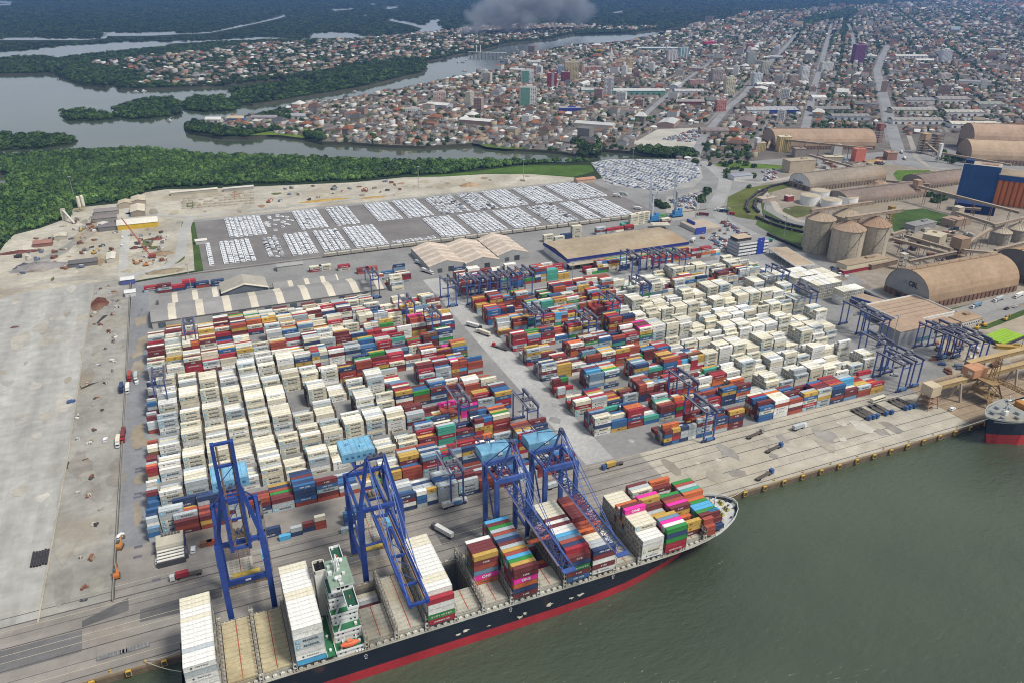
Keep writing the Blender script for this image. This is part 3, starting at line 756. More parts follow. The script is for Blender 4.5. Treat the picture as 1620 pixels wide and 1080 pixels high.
RTG_GAPS = []
for k in range(0, 12):                                   # western block
    Yk = 345.8+27.6*k
    rn = 'west block '+ordn(k)+' row'
    if 1 <= k <= 7:
        stack(-46.9, Yk, 6, COL_PAL+[('grey', 4), ('white', 3)], 2, 4, 6.06 if False else 6.0, 'west edge column', rn) if False else None
        for r in range(6):
            if rng.random() < 0.82:
                n = rng.randint(2, 4)
                for t in range(n):
                    add_ct(-47.2, Yk+1.3+r*2.6, 0.1+t*TP, pick(COL_PAL+[('grey', 6), ('white', 5)]), 6.06, 0, True, t == n-1, ('west edge column', rn, r, t))
    if 2 <= k <= 7:
        xw = 108 if k <= 5 else (80 if k == 6 else 52)
        x = -37.4; j = 0
        while x < xw:
            if not ((k == 5 and j == 6) or (k == 4 and j == 8)):
                stack(x, Yk, 6, WHITE_PAL, 3, 5, bay='white stack %s column from the west' % ordn(j), rowname=rn, flat=0.62)
            x += 13.85; j += 1
        xs = x-0.6
    elif k == 0: xs = 83.5
    elif k == 1: xs = -30.5
    else: xs = -43.5
    x = xs; j = 0
    xe = 191 if k < 11 else 150
    pal = COL_PAL if k <= 9 else MIX_PAL
    while x+6.1 < xe:
        p = pal
        if k >= 7 and x < 90: p = MIX_PAL
        if k >= 9 and x > 60: p = MIX_PAL+[('cream', 8)]
        if k == 1 and x < 60: p = [('maroon', 4), ('navy', 2.5), ('brick red', 2), ('blue', 1.5), ('mustard', 1), ('grey', 1.5), ('green', 0.4)]
        if k == 0: p = [('grey', 5), ('maroon', 2.5), ('navy', 2), ('blue', 2), ('white', 1.5), ('mustard', 1), ('brick red', 1.5)]
        if rng.random() > 0.03:
            stack(x, Yk, 6 if k < 11 else 5, p, (3 if k < 10 else 2 if k == 10 or x > 60 else 1), (5 if 0 < k < 10 else 4 if k < 11 else 2), 6.0 if rng.random() < 0.17 else 12.19, 'mixed stack %s from the west' % ordn(j), rn)
        x += 12.62; j += 1
    # one short white column amid the front row
    if k == 1: stack(-37.4, Yk+5.2, 4, WHITE_PAL, 4, 5, bay='white stack first column from the west', rowname=rn)
for k in range(0, 10):                                   # eastern block
    Yk = 345.8+27.2*k
    rn = 'east block '+ordn(k)+' row'
    x = 219+6.2 if k else 255.0+6.1
    j = 0
    xr = 455+(Yk-345)*0.36
    while x+6.1 < xr:
        white = (1 <= k <= 7 and x > 330+(6-k)*3) or (k == 9 and x > 360)
        pal = WHITE_PAL if white else COL_PAL
        if k == 8 and x > 350: pal = MIX_PAL
        if k == 0 and x > 320: pal = COL_PAL+[('blue', 2), ('red', 2)]
        step = 13.4 if white else 12.62
        skip = rng.random() < 0.03 or (k == 0 and 325 < x < 352 and False)
        if not skip:
            L = 6.0 if (not white and rng.random() < 0.18) else 12.19
            stack(x, Yk, 6, pal, 2 if white else 3, 5, L, ('white stack ' if white else 'mixed stack ')+ordn(j)+' from the alley', rn, flat=0.55)
        x += step; j += 1
# blocks north of the cross road
for Y0, xa, xb, n, hm, hx, pal, nm in ((640, 223, 346, 6, 3, 5, COL_PAL, 'north block'), (664, 226, 300, 5, 4, 5, [('cream', 4), ('white', 3), ('maroon', 4), ('navy', 1.5)], 'zigzag shed block'), (664, 306, 336, 3, 1, 2, COL_PAL, 'low north block'),
                                       (640, 356, 520, 4, 2, 4, COL_PAL+[('green', 2), ('white', 2)], 'dock shed block'), (690, 150, 196, 5, 1, 3, MIX_PAL, 'north west block'), (672, 163, 200, 5, 3, 5, WHITE_PAL, 'north west block'), (720, 165, 200, 3, 1, 3, COL_PAL, 'north west block')):
    x = xa+6.1; j = 0
    while x+6 < xb:
        if rng.random() > 0.05: stack(x, Y0, n, pal, hm, hx, 6.0 if rng.random() < 0.25 else 12.19, '%s stack %s from the west' % (nm, ordn(j)), nm)
        x += 12.62; j += 1
# odd stacks behind the sheds: (px, py, tiers, colours)
for a, b, cs in ((240, 462, 'gr'), (262, 463, 'mgm'), (283, 460, 'nr'), (301, 456, 'nnr'), (321, 455, 'bn'), (345, 452, 'nn'), (575, 433, 'bm'), (588, 431, 'bb'),
                 (868, 383, 'www'), (885, 382, 'ww'), (896, 378, 'nn'), (912, 376, 'wwwww'), (905, 376, 'w'), (950, 371, 'gmg'), (966, 369, 'gr'), (979, 367, 'wr'), (995, 364, 'mr'), (1003, 357, 'wwwww'), (1012, 355, 'wwwww'), (1020, 353, 'wwwww'), (990, 357, 't'), (1053, 353, 'mw'), (1047, 344, 'o'),
                 (880, 400, 'w'), (500, 430, 'rw'), (515, 428, 'ww'), (545, 428, 'wr')):
    X, Y = g(a, b)
    for r in range(2):
        for t, ch in enumerate(cs):
            add_ct(X, Y+r*2.6, 0.15+t*TP, {'g': 'grey', 'r': 'red', 'm': 'maroon', 'n': 'navy', 'b': 'brick red', 'w': 'cream', 't': 'teal', 'o': 'green'}[ch], 12.19, 0, r == 0, t == len(cs)-1, ('odd', 'x', r, t))
# reefer blocks stacked end-on beside the truck lane
for cx, cy, nx, ny, nz in ((*g(1256, 462), 11, 2, 5), (*g(1291, 474), 12, 2, 5), (*g(1332, 484), 10, 1, 5), (*g(1300, 458), 9, 2, 4)):
    for i in range(nx):
        for j in range(ny):
            for t in range(nz):
                add_ct(cx+i*2.55, cy+6.2+j*12.7, 0.15+t*TP, 'white' if rng.random() < .6 else 'cream', 12.19, math.pi/2, False, t == nz-1, ('endon', 'x', j, t), word=False)
# small groups on the apron
for a, b, cs, L in ((427, 848, 'nn', 12.19), (470, 845, 'ng', 6.06), (489, 838, 'nm', 6.06), (508, 834, 'bbw', 6.06), (451, 852, 's', 6.06), (327, 862, 'o', 6.06), (337, 860, 'b', 6.06), (557, 838, 'g', 12.19), (562, 826, 'ulu', 12.19), (565, 818, 'uuu', 12.19)):
    X, Y = g(a, b)
    for t, ch in enumerate(cs):
        add_ct(X, Y, 0.15+t*TP, {'g': 'grey', 'm': 'maroon', 'n': 'navy', 'b': 'brick red', 'w': 'cream', 's': 'sky blue', 'o': 'brown', 'u': 'blue', 'l': 'navy'}[ch], L, 0, True, t == len(cs)-1, ('apron', 'x', 0, t))

# racks between the white stacks: dark steel gangways for the refrigerated boxes
rk = MB()
for zz in (0.0, 2.6, 5.2, 7.8): rk.box((0, 8, zz), (1.15, 15.6, 0.12), (0.11, 0.085, 0.07), 'rusty_steel')
for yy in (0.4, 5.4, 10.4, 15.4): rk.box((0, yy, 0), (1.0, 0.25, 9.6), (0.12, 0.09, 0.075), 'rusty_steel')
r0 = None
for k in range(2, 8):
    xw = 108 if k <= 5 else (80 if k == 6 else 52)
    x = -30.48; j = 0
    while x < xw-8:
        if r0 is None: r0 = rk.build('reefer_rack'); tag(r0, '', 'rack', 'racks between the white stacks'); o = r0
        else: o = r0.copy(); COL.objects.link(o)
        o.location = (x, 345.8+27.6*k, 0.1)
        o['label'] = 'dark steel rack between white stacks, %s gap from the west, %s row from the quay' % (ordn(j), ordn(k))
        x += 13.85; j += 1
# ================================================================== CONTAINER SHIP
YO, YI = 245.8, 286.2
YC, HB = (YO+YI)/2, (YI-YO)/2
DK, HT = 11.2, 14.4          # deck and hatch-cover heights above the quay
ship = thing('container_ship', 'long dark blue container ship with red boot topping, loaded with coloured containers alongside the quay', 'ship', (0, 0, 0))
ST = [(-36, 17.0, 18.5), (-32, 18.8, 20.0), (-20, 19.8, HB), (0, 20.15, HB), (60, HB, HB), (130, HB, HB), (150, 19.6, HB), (168, 18.0, HB), (182, 15.2, HB), (195, 11.8, 20.0), (207, 8.3, 19.5), (217, 5.2, 18.5), (226, 2.3, 16.6), (234, 0.6, 13.6), (240, 0.3, 10.2), (244.5, 0.2, 6.4), (247.5, 0.12, 1.6)]
def sheer(x): return DK+max(0, (x-195)/54)**1.6*3.4
def stem(x, k): return x
hb = MB(); RED = (0.40, 0.030, 0.040); NAVY = (0.014, 0.019, 0.031)
ring = []
for (x, hw, hd) in ST:
    zd = sheer(x); sec = []
    for z in (-9, -4.2, 1.1, 1.25, 6.0, zd):
        t = max(0, min(1, (z+4)/(zd+4)))
        w = hw+(hd-hw)*(t**1.6 if x > 140 else t**0.5)
        xx = x-(max(0, x-205)*0.42*(1-t) if x > 205 else 0)
        sec.append((xx, w, z))
    ring.append(sec)
for i in range(len(ring)-1):
    for j in range(5):
        c = RED if j < 2 else NAVY
        for s in (-1, 1):
            q = [ring[i][j], ring[i+1][j], ring[i+1][j+1], ring[i][j+1]]
            q = [(a, YC+s*b, z) for a, b, z in q]
            hb.add(q if s < 0 else q[::-1], [(0, 1, 2, 3)], c, 'ship_hull')
for j in range(5):
    q = [(ring[0][j][0], YC-ring[0][j][1], ring[0][j][2]), (ring[0][j][0], YC+ring[0][j][1], ring[0][j][2]), (ring[0][j+1][0], YC+ring[0][j+1][1], ring[0][j+1][2]), (ring[0][j+1][0], YC-ring[0][j+1][1], ring[0][j+1][2])]
    hb.add(q[::-1], [(0, 1, 2, 3)], RED if j < 2 else NAVY, 'ship_hull')
hull = hb.build('hull', ship)
# bay boundaries (lashing bridges)
LB = [-34.0, -19.4, -5.6, 8.1, 22.0, 38.2, 51.5, 65.4, 78.9, 92.4, 106.2, 119.8, 133.6, 147.3, 160.6, 174.8, 188.0, 201.6, 214.6]
DKC = (0.36, 0.35, 0.31); HC = (0.46, 0.435, 0.36)
def half(x):
    for (a, b) in zip(ST, ST[1:]):
        if a[0] <= x <= b[0]: return a[2]+(b[2]-a[2])*(x-a[0])/(b[0]-a[0])
    return 0.5
db = MB()
sx = [-36, 0, 60, 130, 182, 195, 207, 217, 226]
for a, b in zip(sx, sx[1:]):
    ha, hb_ = half(a)-0.05, half(b)-0.05
    for s in (-1, 1):
        q = [(a, YC+s*(ha-2.6), sheer(a)-0.02), (b, YC+s*(hb_-2.6), sheer(b)-0.02), (b, YC+s*hb_, sheer(b)-0.02), (a, YC+s*ha, sheer(a)-0.02)]
        db.add(q[::-1] if s < 0 else q, [(0, 1, 2, 3)], DKC, 'hatch_steel')
for x in LB+[226.5]:
    h_ = half(x)-2.7
    db.add([(x-0.9, YC-h_, DK+0.01), (x+0.9, YC-h_, DK+0.01), (x+0.9, YC+h_, DK+0.01), (x-0.9, YC+h_, DK+0.01)], [(0, 1, 2, 3)], DKC, 'hatch_steel')
db.add([(21, YC-HB+2.6, DK), (39, YC-HB+2.6, DK), (39, YC+HB-2.6, DK), (21, YC+HB-2.6, DK)], [(0, 1, 2, 3)], (0.10, 0.26, 0.15), 'hatch_steel')
db.build('deck', ship)
# bulwark and rail posts
bw = MB()
xs = [p[0] for p in ST if p[0] < 228]
for s in (-1, 1):
    bw = MB()
    for a, b in zip(xs, xs[1:]):
        bw.beam((a, YC+s*(half(a)-0.1), sheer(a)+0.25), (b, YC+s*(half(b)-0.1), sheer(b)+0.25), 0.25, 0.5, (0.50, 0.49, 0.43), 'hatch_steel')
        bw.beam((a, YC+s*(half(a)-0.15), sheer(a)+1.15), (b, YC+s*(half(b)-0.15), sheer(b)+1.15), 0.10, 0.10, (0.62, 0.60, 0.52), 'hatch_steel')
    x = -34
    while x < 226:
        bw.box((x, YC+s*(half(x)-0.15), sheer(x)), (0.12, 0.12, 1.2), (0.6, 0.58, 0.5), 'hatch_steel'); x += 2.3
    bw.build('bulwark_rail', ship)
# hatch covers, coamings, holds
OPEN = {5: (268, 283.6), 6: None, 8: (262, 283.6), 11: (260, 283.6)}
OPEN.pop(6)
def cover(x0, x1, y0, y1, brown):
    h = MB(); c = (0.50, 0.43, 0.27) if brown else HC
    h.box(((x0+x1)/2, (y0+y1)/2, HT-1.0), (x1-x0, y1-y0-0.12, 0.9), c, 'hatch_steel')
    n = int((y1-y0)/2.5)
    for k in range(n):                                  # stiffener / container-foot ribs
        yy = y0+(k+0.5)*(y1-y0)/n
        h.box(((x0+x1)/2, yy, HT-0.1), (x1-x0-0.3, 0.16, 0.07), tuple(v*0.72 for v in c), 'hatch_steel', bottom=False)
        for xx in (x0+0.5, (x0+x1)/2-0.7, (x0+x1)/2+0.7, x1-0.5):
            h.box((xx, yy+0.5, HT-0.1), (0.35, 0.35, 0.16), tuple(v*0.6 for v in c), 'hatch_steel', bottom=False)
    h.box(((x0+x1)/2, (y0+y1)/2, HT-0.1), (0.42, y1-y0-0.3, 0.1), (0.40, 0.09, 0.06), 'hatch_steel', bottom=False)
    h.build('hatch_cover', ship)
cb = MB()
for i in range(len(LB)-1):
    if i == 4: continue                                  # superstructure
    x0, x1 = LB[i]+0.75, LB[i+1]-0.75
    hh = min(half(x0), half(x1))-2.6
    ya, yb = YC-hh, YC+hh
    for (p, q) in (((x0, ya), (x1, ya)), ((x0, yb), (x1, yb)), ((x0, ya), (x0, yb)), ((x1, ya), (x1, yb))):
        cb.beam((p[0], p[1], DK+1.0), (q[0], q[1], DK+1.0), 0.3, 2.3, (0.40, 0.38, 0.32), 'hatch_steel')
    brown = i in (1, 2)
    if i in OPEN:
        lo, hi = OPEN[i]
        cover(x0+0.2, x1-0.2, ya+0.2, lo, brown)
        w = MB()                                          # the open hold
        for (p, q) in (((x0+.2, lo), (x1-.2, lo)), ((x1-.2, hi), (x0+.2, hi)), ((x0+.2, hi), (x0+.2, lo)), ((x1-.2, lo), (x1-.2, hi))):
            w.add([(q[0], q[1], -3), (p[0], p[1], -3), (p[0], p[1], DK+2), (q[0], q[1], DK+2)], [(0, 1, 2, 3)], (0.20, 0.21, 0.21), 'hatch_steel')
        w.add([(x0, lo, -3), (x1, lo, -3), (x1, hi, -3), (x0, hi, -3)], [(0, 1, 2, 3)], (0.12, 0.12, 0.12), 'hatch_steel')
        n = int((hi-lo)/2.5)
        for k in range(n+1):
            for xx in (x0+0.35, x1-0.35): w.box((xx, lo+k*(hi-lo)/n, -3), (0.3, 0.2, DK+4.5), (0.24, 0.2, 0.15), 'hatch_steel')
        w.build('hold', ship)
    else:
        m = (yb-ya-0.4)/3
        for k in range(3): cover(x0+0.2, x1-0.2, ya+0.2+k*m, ya+0.2+(k+1)*m, brown)
    # vents and boxes on the side deck
    for s, yy in ((-1, ya-1.2), (1, yb+1.2)):
        for k in range(4):
            cb.box((x0+1.5+k*3.1, yy, DK), (1.6, 1.0, 1.3), (0.60, 0.59, 0.52), 'hatch_steel')
            cb.tube((x0+1.5+k*3.1, yy-0.55, DK+1.35), (x0+1.5+k*3.1, yy+0.5, DK+1.35), 0.3, 6, (0.7, 0.7, 0.66), 'hatch_steel')
cb.build('hatch_coamings', ship)
for i, x in enumerate(LB):                               # lashing bridges
    if i in (0, 4, 5) and i != 5: continue
    b = MB(); hh = half(x)-0.6; c = (0.33, 0.30, 0.25); top = DK+(9.0 if i > 4 else 6.2)
    for s in (-0.55, 0.55):
        n = 17
        for k in range(n):
            y = YC-hh+k*2*hh/(n-1)
            b.box((x+s, y, DK), (0.22, 0.28, top-DK), c, 'rusty_steel')
        for zz in (HT+0.4, top-2.2, top):
            b.beam((x+s, YC-hh, zz), (x+s, YC+hh, zz), 0.16, 0.2, c, 'rusty_steel')
    for zz in (HT+0.45, top-2.1):
        b.box((x, YC, zz), (1.0, 2*hh, 0.1), (0.40, 0.37, 0.31), 'rusty_steel')
    for k in range(8):
        y = YC-hh+(k+0.0)*2*hh/8
        b.beam((x, y, HT+0.5), (x, y+2*hh/8, top-2.2), 0.12, 0.12, c, 'rusty_steel')
    b.build('lashing_bridge', ship)
    for s in (-1, 1):
        t = MB(); y = YC+s*(half(x)-0.9); c = (0.62, 0.60, 0.53)
        for dx in (-0.75, 0.75): t.box((x+dx, y, DK), (0.35, 0.9, 4.4), c, 'hatch_steel')
        for zz in (DK+1.9, DK+4.2): t.box((x, y, zz), (1.8, 0.9, 0.35), c, 'hatch_steel')
        t.box((x, y, DK), (1.0, 0.7, 1.2), (0.12, 0.12, 0.12), 'hatch_steel')
        t.build('lashing_tower', ship)
# ---- superstructure
WH = (0.80, 0.80, 0.78); GD = (0.035, 0.17, 0.075)
sup = MB()
LV = [(247.4, 284.8, 25.6, 37.6), (252.4, 284.0, 26.0, 37.5), (252.4, 284.0, 26.0, 37.5), (256.6, 283.0, 26.2, 37.4), (256.6, 283.0, 26.2, 37.4), (260.2, 281.5, 26.4, 37.3), (260.2, 281.5, 26.4, 37.3), (260.8, 279.0, 26.6, 37.3)]
z = DK
for i, (y0, y1, x0, x1) in enumerate(LV):
    sup.box(((x0+x1)/2, (y0+y1)/2, z), (x1-x0, y1-y0, 2.75), WH, 'paint', top=GD)
    if i+1 == len(LV) or LV[i+1][0] != y0:
        sup.box(((x0+x1)/2, (y0+y1)/2, z+2.72), (x1-x0+0.5, y1-y0+1.4, 0.2), WH, 'paint', top=GD)
        for yy in (y0-0.6, y1+0.6): sup.box(((x0+x1)/2, yy, z+2.9), (x1-x0+0.5, 0.15, 1.0), WH)
    z += 2.9
supo = sup.build('accommodation_block', ship)
wn = MB(); z = DK
for i, (y0, y1, x0, x1) in enumerate(LV):
    k = y0+1.4
    while k < y1-1:
        wn.box((x1+0.02, k, z+1.25), (0.06, 0.6, 0.7), (0.03, 0.04, 0.05), 'glass'); wn.box((x0-0.02, k, z+1.25), (0.06, 0.6, 0.7), (0.03, 0.04, 0.05), 'glass'); k += 2.4
    for k in (x0+1.5, x0+3.6, x1-3.2, x1-1.4): wn.box((k, y0-0.02, z+1.2), (0.8, 0.06, 0.75), (0.03, 0.04, 0.05), 'glass')
    z += 2.9
wn.build('windows', supo)
rl = MB(); z = DK+2.9
for i, (y0, y1, x0, x1) in enumerate(LV):
    for zz in (0.5, 1.05):
        rl.beam((x0-0.2, y0-0.65, z+zz), (x1+0.2, y0-0.65, z+zz), 0.09, 0.09, WH); rl.beam((x0-0.2, y1+0.65, z+zz), (x1+0.2, y1+0.65, z+zz), 0.09, 0.09, WH)
        rl.beam((x0-0.2, y0-0.65, z+zz), (x0-0.2, y1+0.65, z+zz), 0.09, 0.09, WH)
    if i < 7 and LV[i+1][0] > y0:
        yn = LV[i+1][0]
        rl.beam((x0+2.0, y0+0.4, z), (x0+4.6, yn, z+2.8), 0.8, 0.2, (0.5, 0.5, 0.5)); rl.box((x1-1.8, (y0+yn)/2-0.2, z), (1.1, 1.2, 1.2), WH)
    z += 2.9
rl.build('deck_rails', ship)
ZB = z-0.1
bd = MB()                                                # wheelhouse and wings
bd.box((32.2, YC, ZB), (9.2, 17, 2.9), WH, 'paint', top=(0.20, 0.30, 0.22))
bd.box((32.6, YC, ZB+2.9), (10, 18, 0.25), WH, 'paint', top=(0.24, 0.33, 0.25))
for k in range(9): bd.box((28.5+rng.random()*7, YC-8+k*2, ZB+3.15), (0.8+rng.random(), 0.8+rng.random(), 0.5+rng.random()), (0.66, 0.67, 0.64))
for s in (-1, 1):
    y0 = YC+s*8.5; y1 = YC+s*20.2
    bd.box((34.3, (y0+y1)/2, ZB-0.3), (4.6, abs(y1-y0), 0.3), WH, 'paint', top=(0.02, 0.085, 0.05))
    for dx in (-2.3, 2.3): bd.box((34.3+dx, (y0+y1)/2, ZB), (0.22, abs(y1-y0), 1.25), WH)
    bd.box((34.3, y1, ZB), (4.8, 0.22, 1.25), WH)
    bd.box((33.3, y1-s*0.9, ZB), (0.9, 0.7, 1.2), WH); bd.box((34.2, y0+s*5, ZB), (0.5, 0.5, 1.1), (0.6, 0.2, 0.1))
    bd.beam((33.3, y0+s*2, ZB-5), (33.3, y1-s*3, ZB-0.4), 0.4, 0.4, WH)
bdo = bd.build('bridge', ship)
bwn = MB()
for k in range(9): bwn.box((36.83, YC-6.6+k*1.65, ZB+1.25), (0.08, 1.35, 1.05), (0.015, 0.02, 0.025), 'glass')
for k in range(3): bwn.box((30.6+k*1.8, YC-8.53, ZB+1.25), (1.4, 0.08, 1.05), (0.015, 0.02, 0.025), 'glass')
bwn.build('wheelhouse_windows', bdo)
mb_ = MB(); ZT = ZB+3.2                                  # mast, radars, domes
mb_.tube((32, YC+1, ZT), (32, YC+1, ZT+9), 0.45, 8, WH, r2=0.25)
for zz, ln in ((3.5, 4.5), (5.8, 3.4), (7.6, 2.2)): mb_.beam((32, YC+1-ln, ZT+zz), (32, YC+1+ln, ZT+zz), 0.25, 0.25, WH)
mb_.beam((32.9, YC-1.2, ZT+4.3), (32.9, YC+3.2, ZT+4.3), 0.3, 0.35, WH); mb_.beam((30, YC-2, ZT), (32, YC+1, ZT+6), 0.18, 0.18, WH); mb_.beam((30, YC+4, ZT), (32, YC+1, ZT+6), 0.18, 0.18, WH)
mb_.build('radar_mast', ship)
for dx, dy, rr in ((30.5, -5, 0.8), (34.5, 5.5, 0.9), (31, 6, 0.6)):
    d = MB(); d.lathe((dx, YC+dy, ZT), [(0.3, 0), (0.3, 0.9), (rr, 1.1), (rr*1.05, 1.1+rr*.7), (rr*0.7, 1.1+rr*1.5), (0.1, 1.1+rr*1.8)], 12, WH); d.build('antenna_dome', ship)
fu = MB()
fu.box((25.4, YC+8, DK+2.9), (5.2, 7.4, 24.5), (0.70, 0.70, 0.64), 'paint'); 
for s in ((-2.4, 0, 0.3, 7.4), (2.4, 0, 0.3, 7.4)): fu.box((25.4+s[0], YC+8, DK+27.3), (0.4, 7.4, 1.6), (0.66, 0.64, 0.55))
for s in (-3.5, 3.5): fu.box((25.4, YC+8+s, DK+27.3), (5.2, 0.4, 1.6), (0.66, 0.64, 0.55))
fu.box((25.4, YC+8, DK+27.35), (4.3, 6.5, 0.2), (0.012, 0.012, 0.012))
for k in range(3): fu.tube((25.4, YC+6+k*2, DK+27.4), (25.4, YC+6+k*2, DK+29.3), 0.5, 8, (0.02, 0.02, 0.02))
fu.build('funnel', ship)
ad = MB(); ad.box((23.3, YC-1, DK+2.9), (4.0, 38, 0.3), GD, 'paint')
for xx in (21.4, 25.2): ad.box((xx, YC-1, DK+3.2), (0.15, 38, 0.9), WH)
for yy in (YC-17, YC-9, YC+2, YC+14): ad.lathe((23.2, yy, DK+3.2), [(0.5, 0), (0.5, 0.7), (0.7, 0.9), (0.4, 1.3)], 8, WH)
for y in range(0, 12): ad.beam((25.6, YC-14+y*1.1, DK+4+0.9*(y % 3)), (25.6, YC-14+y*1.1, DK+6), 0.35, 0.35, (0.72, 0.62, 0.42))
ad.build('aft_gangway', ship)
for s in (-1, 1):
    lf = MB(); y = YC+s*18.0; zz = DK+5.2
    prof = []
    for k in range(9):
        t = k/8; r = 1.45*math.sin(math.pi*min(0.97, max(0.06, t)))**0.55
        prof.append((27.5+t*8.0, r))
    n = 10
    P = [(x, y+r*math.cos(2*math.pi*j/n), zz+r*1.05*math.sin(2*math.pi*j/n)) for x, r in prof for j in range(n)]
    lf.add(P, [(i*n+j, (i+1)*n+j, (i+1)*n+(j+1) % n, i*n+(j+1) % n) for i in range(8) for j in range(n)], (0.72, 0.16, 0.07))
    lf.box((31.5, y, zz+1.2), (2.2, 1.5, 0.9), (0.74, 0.22, 0.10)); lfo = lf.build('lifeboat', ship)
    dv = MB()
    for x in (28.6, 34.4): dv.beam((x, y-s*1.9, zz-2.6), (x, y-s*1.4, zz+2.4), 0.35, 0.4, WH); dv.beam((x, y-s*1.4, zz+2.4), (x, y+s*0.3, zz+2.3), 0.3, 0.3, WH)
    dv.build('davit', lfo)
    for k in range(3):
        d = MB(); d.tube((36.8-k*1.2, YC+s*19.2, DK+0.6), (36.0-k*1.2, YC+s*19.2, DK+0.6), 0.5, 8, WH); d.build('liferaft', ship)
# ---- forecastle
fc = MB()
pts_ = [(x, half(x)-0.3) for x in (226, 231, 236, 240, 244.5, 247.2)]
poly = [(x, YC-h_) for x, h_ in pts_]+[(x, YC+h_) for x, h_ in reversed(pts_)]
zf = sheer(236)
fc.prism(poly, zf-1.5, zf-0.5, (0.52, 0.53, 0.52), 'hatch_steel')
fco = fc.build('forecastle_deck', ship)
fb = MB()
o_ = [(x, half(x)) for x in (222, 226, 231, 236, 240, 244.5, 247.4)]
o_ = [(x, YC-h_) for x, h_ in o_]+[(x, YC+h_) for x, h_ in reversed(o_)]
for a, b in zip(o_, o_[1:]): fb.beam((a[0], a[1], sheer(a[0])+0.55), (b[0], b[1], sheer(b[0])+0.55), 0.3, 1.3, (0.66, 0.66, 0.64), 'hatch_steel')
fb.build('bow_bulwark', ship)
bk = MB()
for a, b in (((227.0, YC-13), (231.0, YC)), ((231.0, YC), (227.0, YC+13))): bk.beam((a[0], a[1], zf+0.8), (b[0], b[1], zf+0.8), 0.3, 2.8, (0.74, 0.74, 0.70), 'hatch_steel')
bk.build('breakwater', ship)
wm2 = (0.62, 0.52, 0.12)
for x, y, c in ((235, YC-5, wm2), (235, YC+5, wm2), (240, YC-2.5, wm2), (240.5, YC+3, wm2), (232, YC+8.5, (0.6, 0.6, 0.56)), (232, YC-8.5, (0.6, 0.6, 0.56))):
    wb = MB(); wb.box((x, y, zf-0.5), (2.2, 2.6, 0.5), c, 'hatch_steel'); wb.tube((x, y-1.5, zf+0.7), (x, y+1.5, zf+0.7), 0.65, 10, (0.15, 0.15, 0.15), 'hatch_steel')
    for s in (-1.5, 0, 1.5): wb.tube((x, y+s-0.08, zf+0.7), (x, y+s+0.08, zf+0.7), 0.95, 10, c, 'hatch_steel')
    wb.build('winch', ship)
for x, y in ((243, YC), (238, YC-9), (238, YC+9), (244.5, YC-3), (244.5, YC+3.5), (229, YC-11), (229, YC+11)):
    q = MB()
    for d in (-0.5, 0.5): q.tube((x+d, y, zf-0.5), (x+d, y, zf+0.7), 0.3, 8, (0.08, 0.08, 0.09), 'hatch_steel')
    q.build('mooring_bitts', ship)
fm2 = MB(); fm2.tube((233.5, YC, zf-0.5), (233.5, YC, zf+8.5), 0.55, 8, WH, r2=0.3); fm2.beam((233.5, YC-2.2, zf+5.2), (233.5, YC+2.2, zf+5.2), 0.35, 0.35, WH); fm2.box((233.5, YC, zf+6), (1.2, 1.2, 0.25), WH); fm2.box((233.5, YC, zf-0.5), (2.6, 2.6, 2.2), WH)
fm2.build('foremast', ship)
# ---- worn paint patches and hull marks on the outboard side
def side(ax, az): return (ax, YO-0.03, az)
def patch(a, b, pts, c=(0.74, 0.72, 0.58)):
    X, Z = gy(a, b, YO); q = MB()
    q.add([side(X+dx, Z+dz) for dx, dz in pts], [tuple(range(len(pts)))], c, 'ship_hull'); q.build('paint_patch', ship)
for a, b, k in ((725, 1003, 1.6), (737, 997.5, 1.9), (773, 989, 1.1), (823, 975, 2.0), (831, 969, 1.5), (869, 955, 2.2), (904, 945, 1.6), (918, 940, 2.0)):
    n = 11; patch(a, b, [(k*(0.25+rng.random()*1.2)*math.cos(t*2*math.pi/n), k*0.5*(0.25+rng.random()*1.1)*math.sin(t*2*math.pi/n)) for t in range(n)])
for a, b in ((579, 1038), (808, 964), (970, 912)):
    X, Z = gy(a, b, YO)
    q = MB()
    for p1, p2 in (((0, 1.6), (-0.8, 0.6)), ((0, 1.6), (0.8, 0.6)), ((-0.8, 0.6), (-0.4, 0.6)), ((0.8, 0.6), (0.4, 0.6)), ((-0.4, 0.6), (-0.4, -1)), ((0.4, 0.6), (0.4, -1)), ((-0.4, -1), (0.4, -1))):
        q.beam(side(X+p1[0], Z+p1[1]), side(X+p2[0], Z+p2[1]), 0.16, 0.05, (0.8, 0.8, 0.78), 'ship_hull', up=(0, 1, 0))
    q.build('hull_mark', ship)

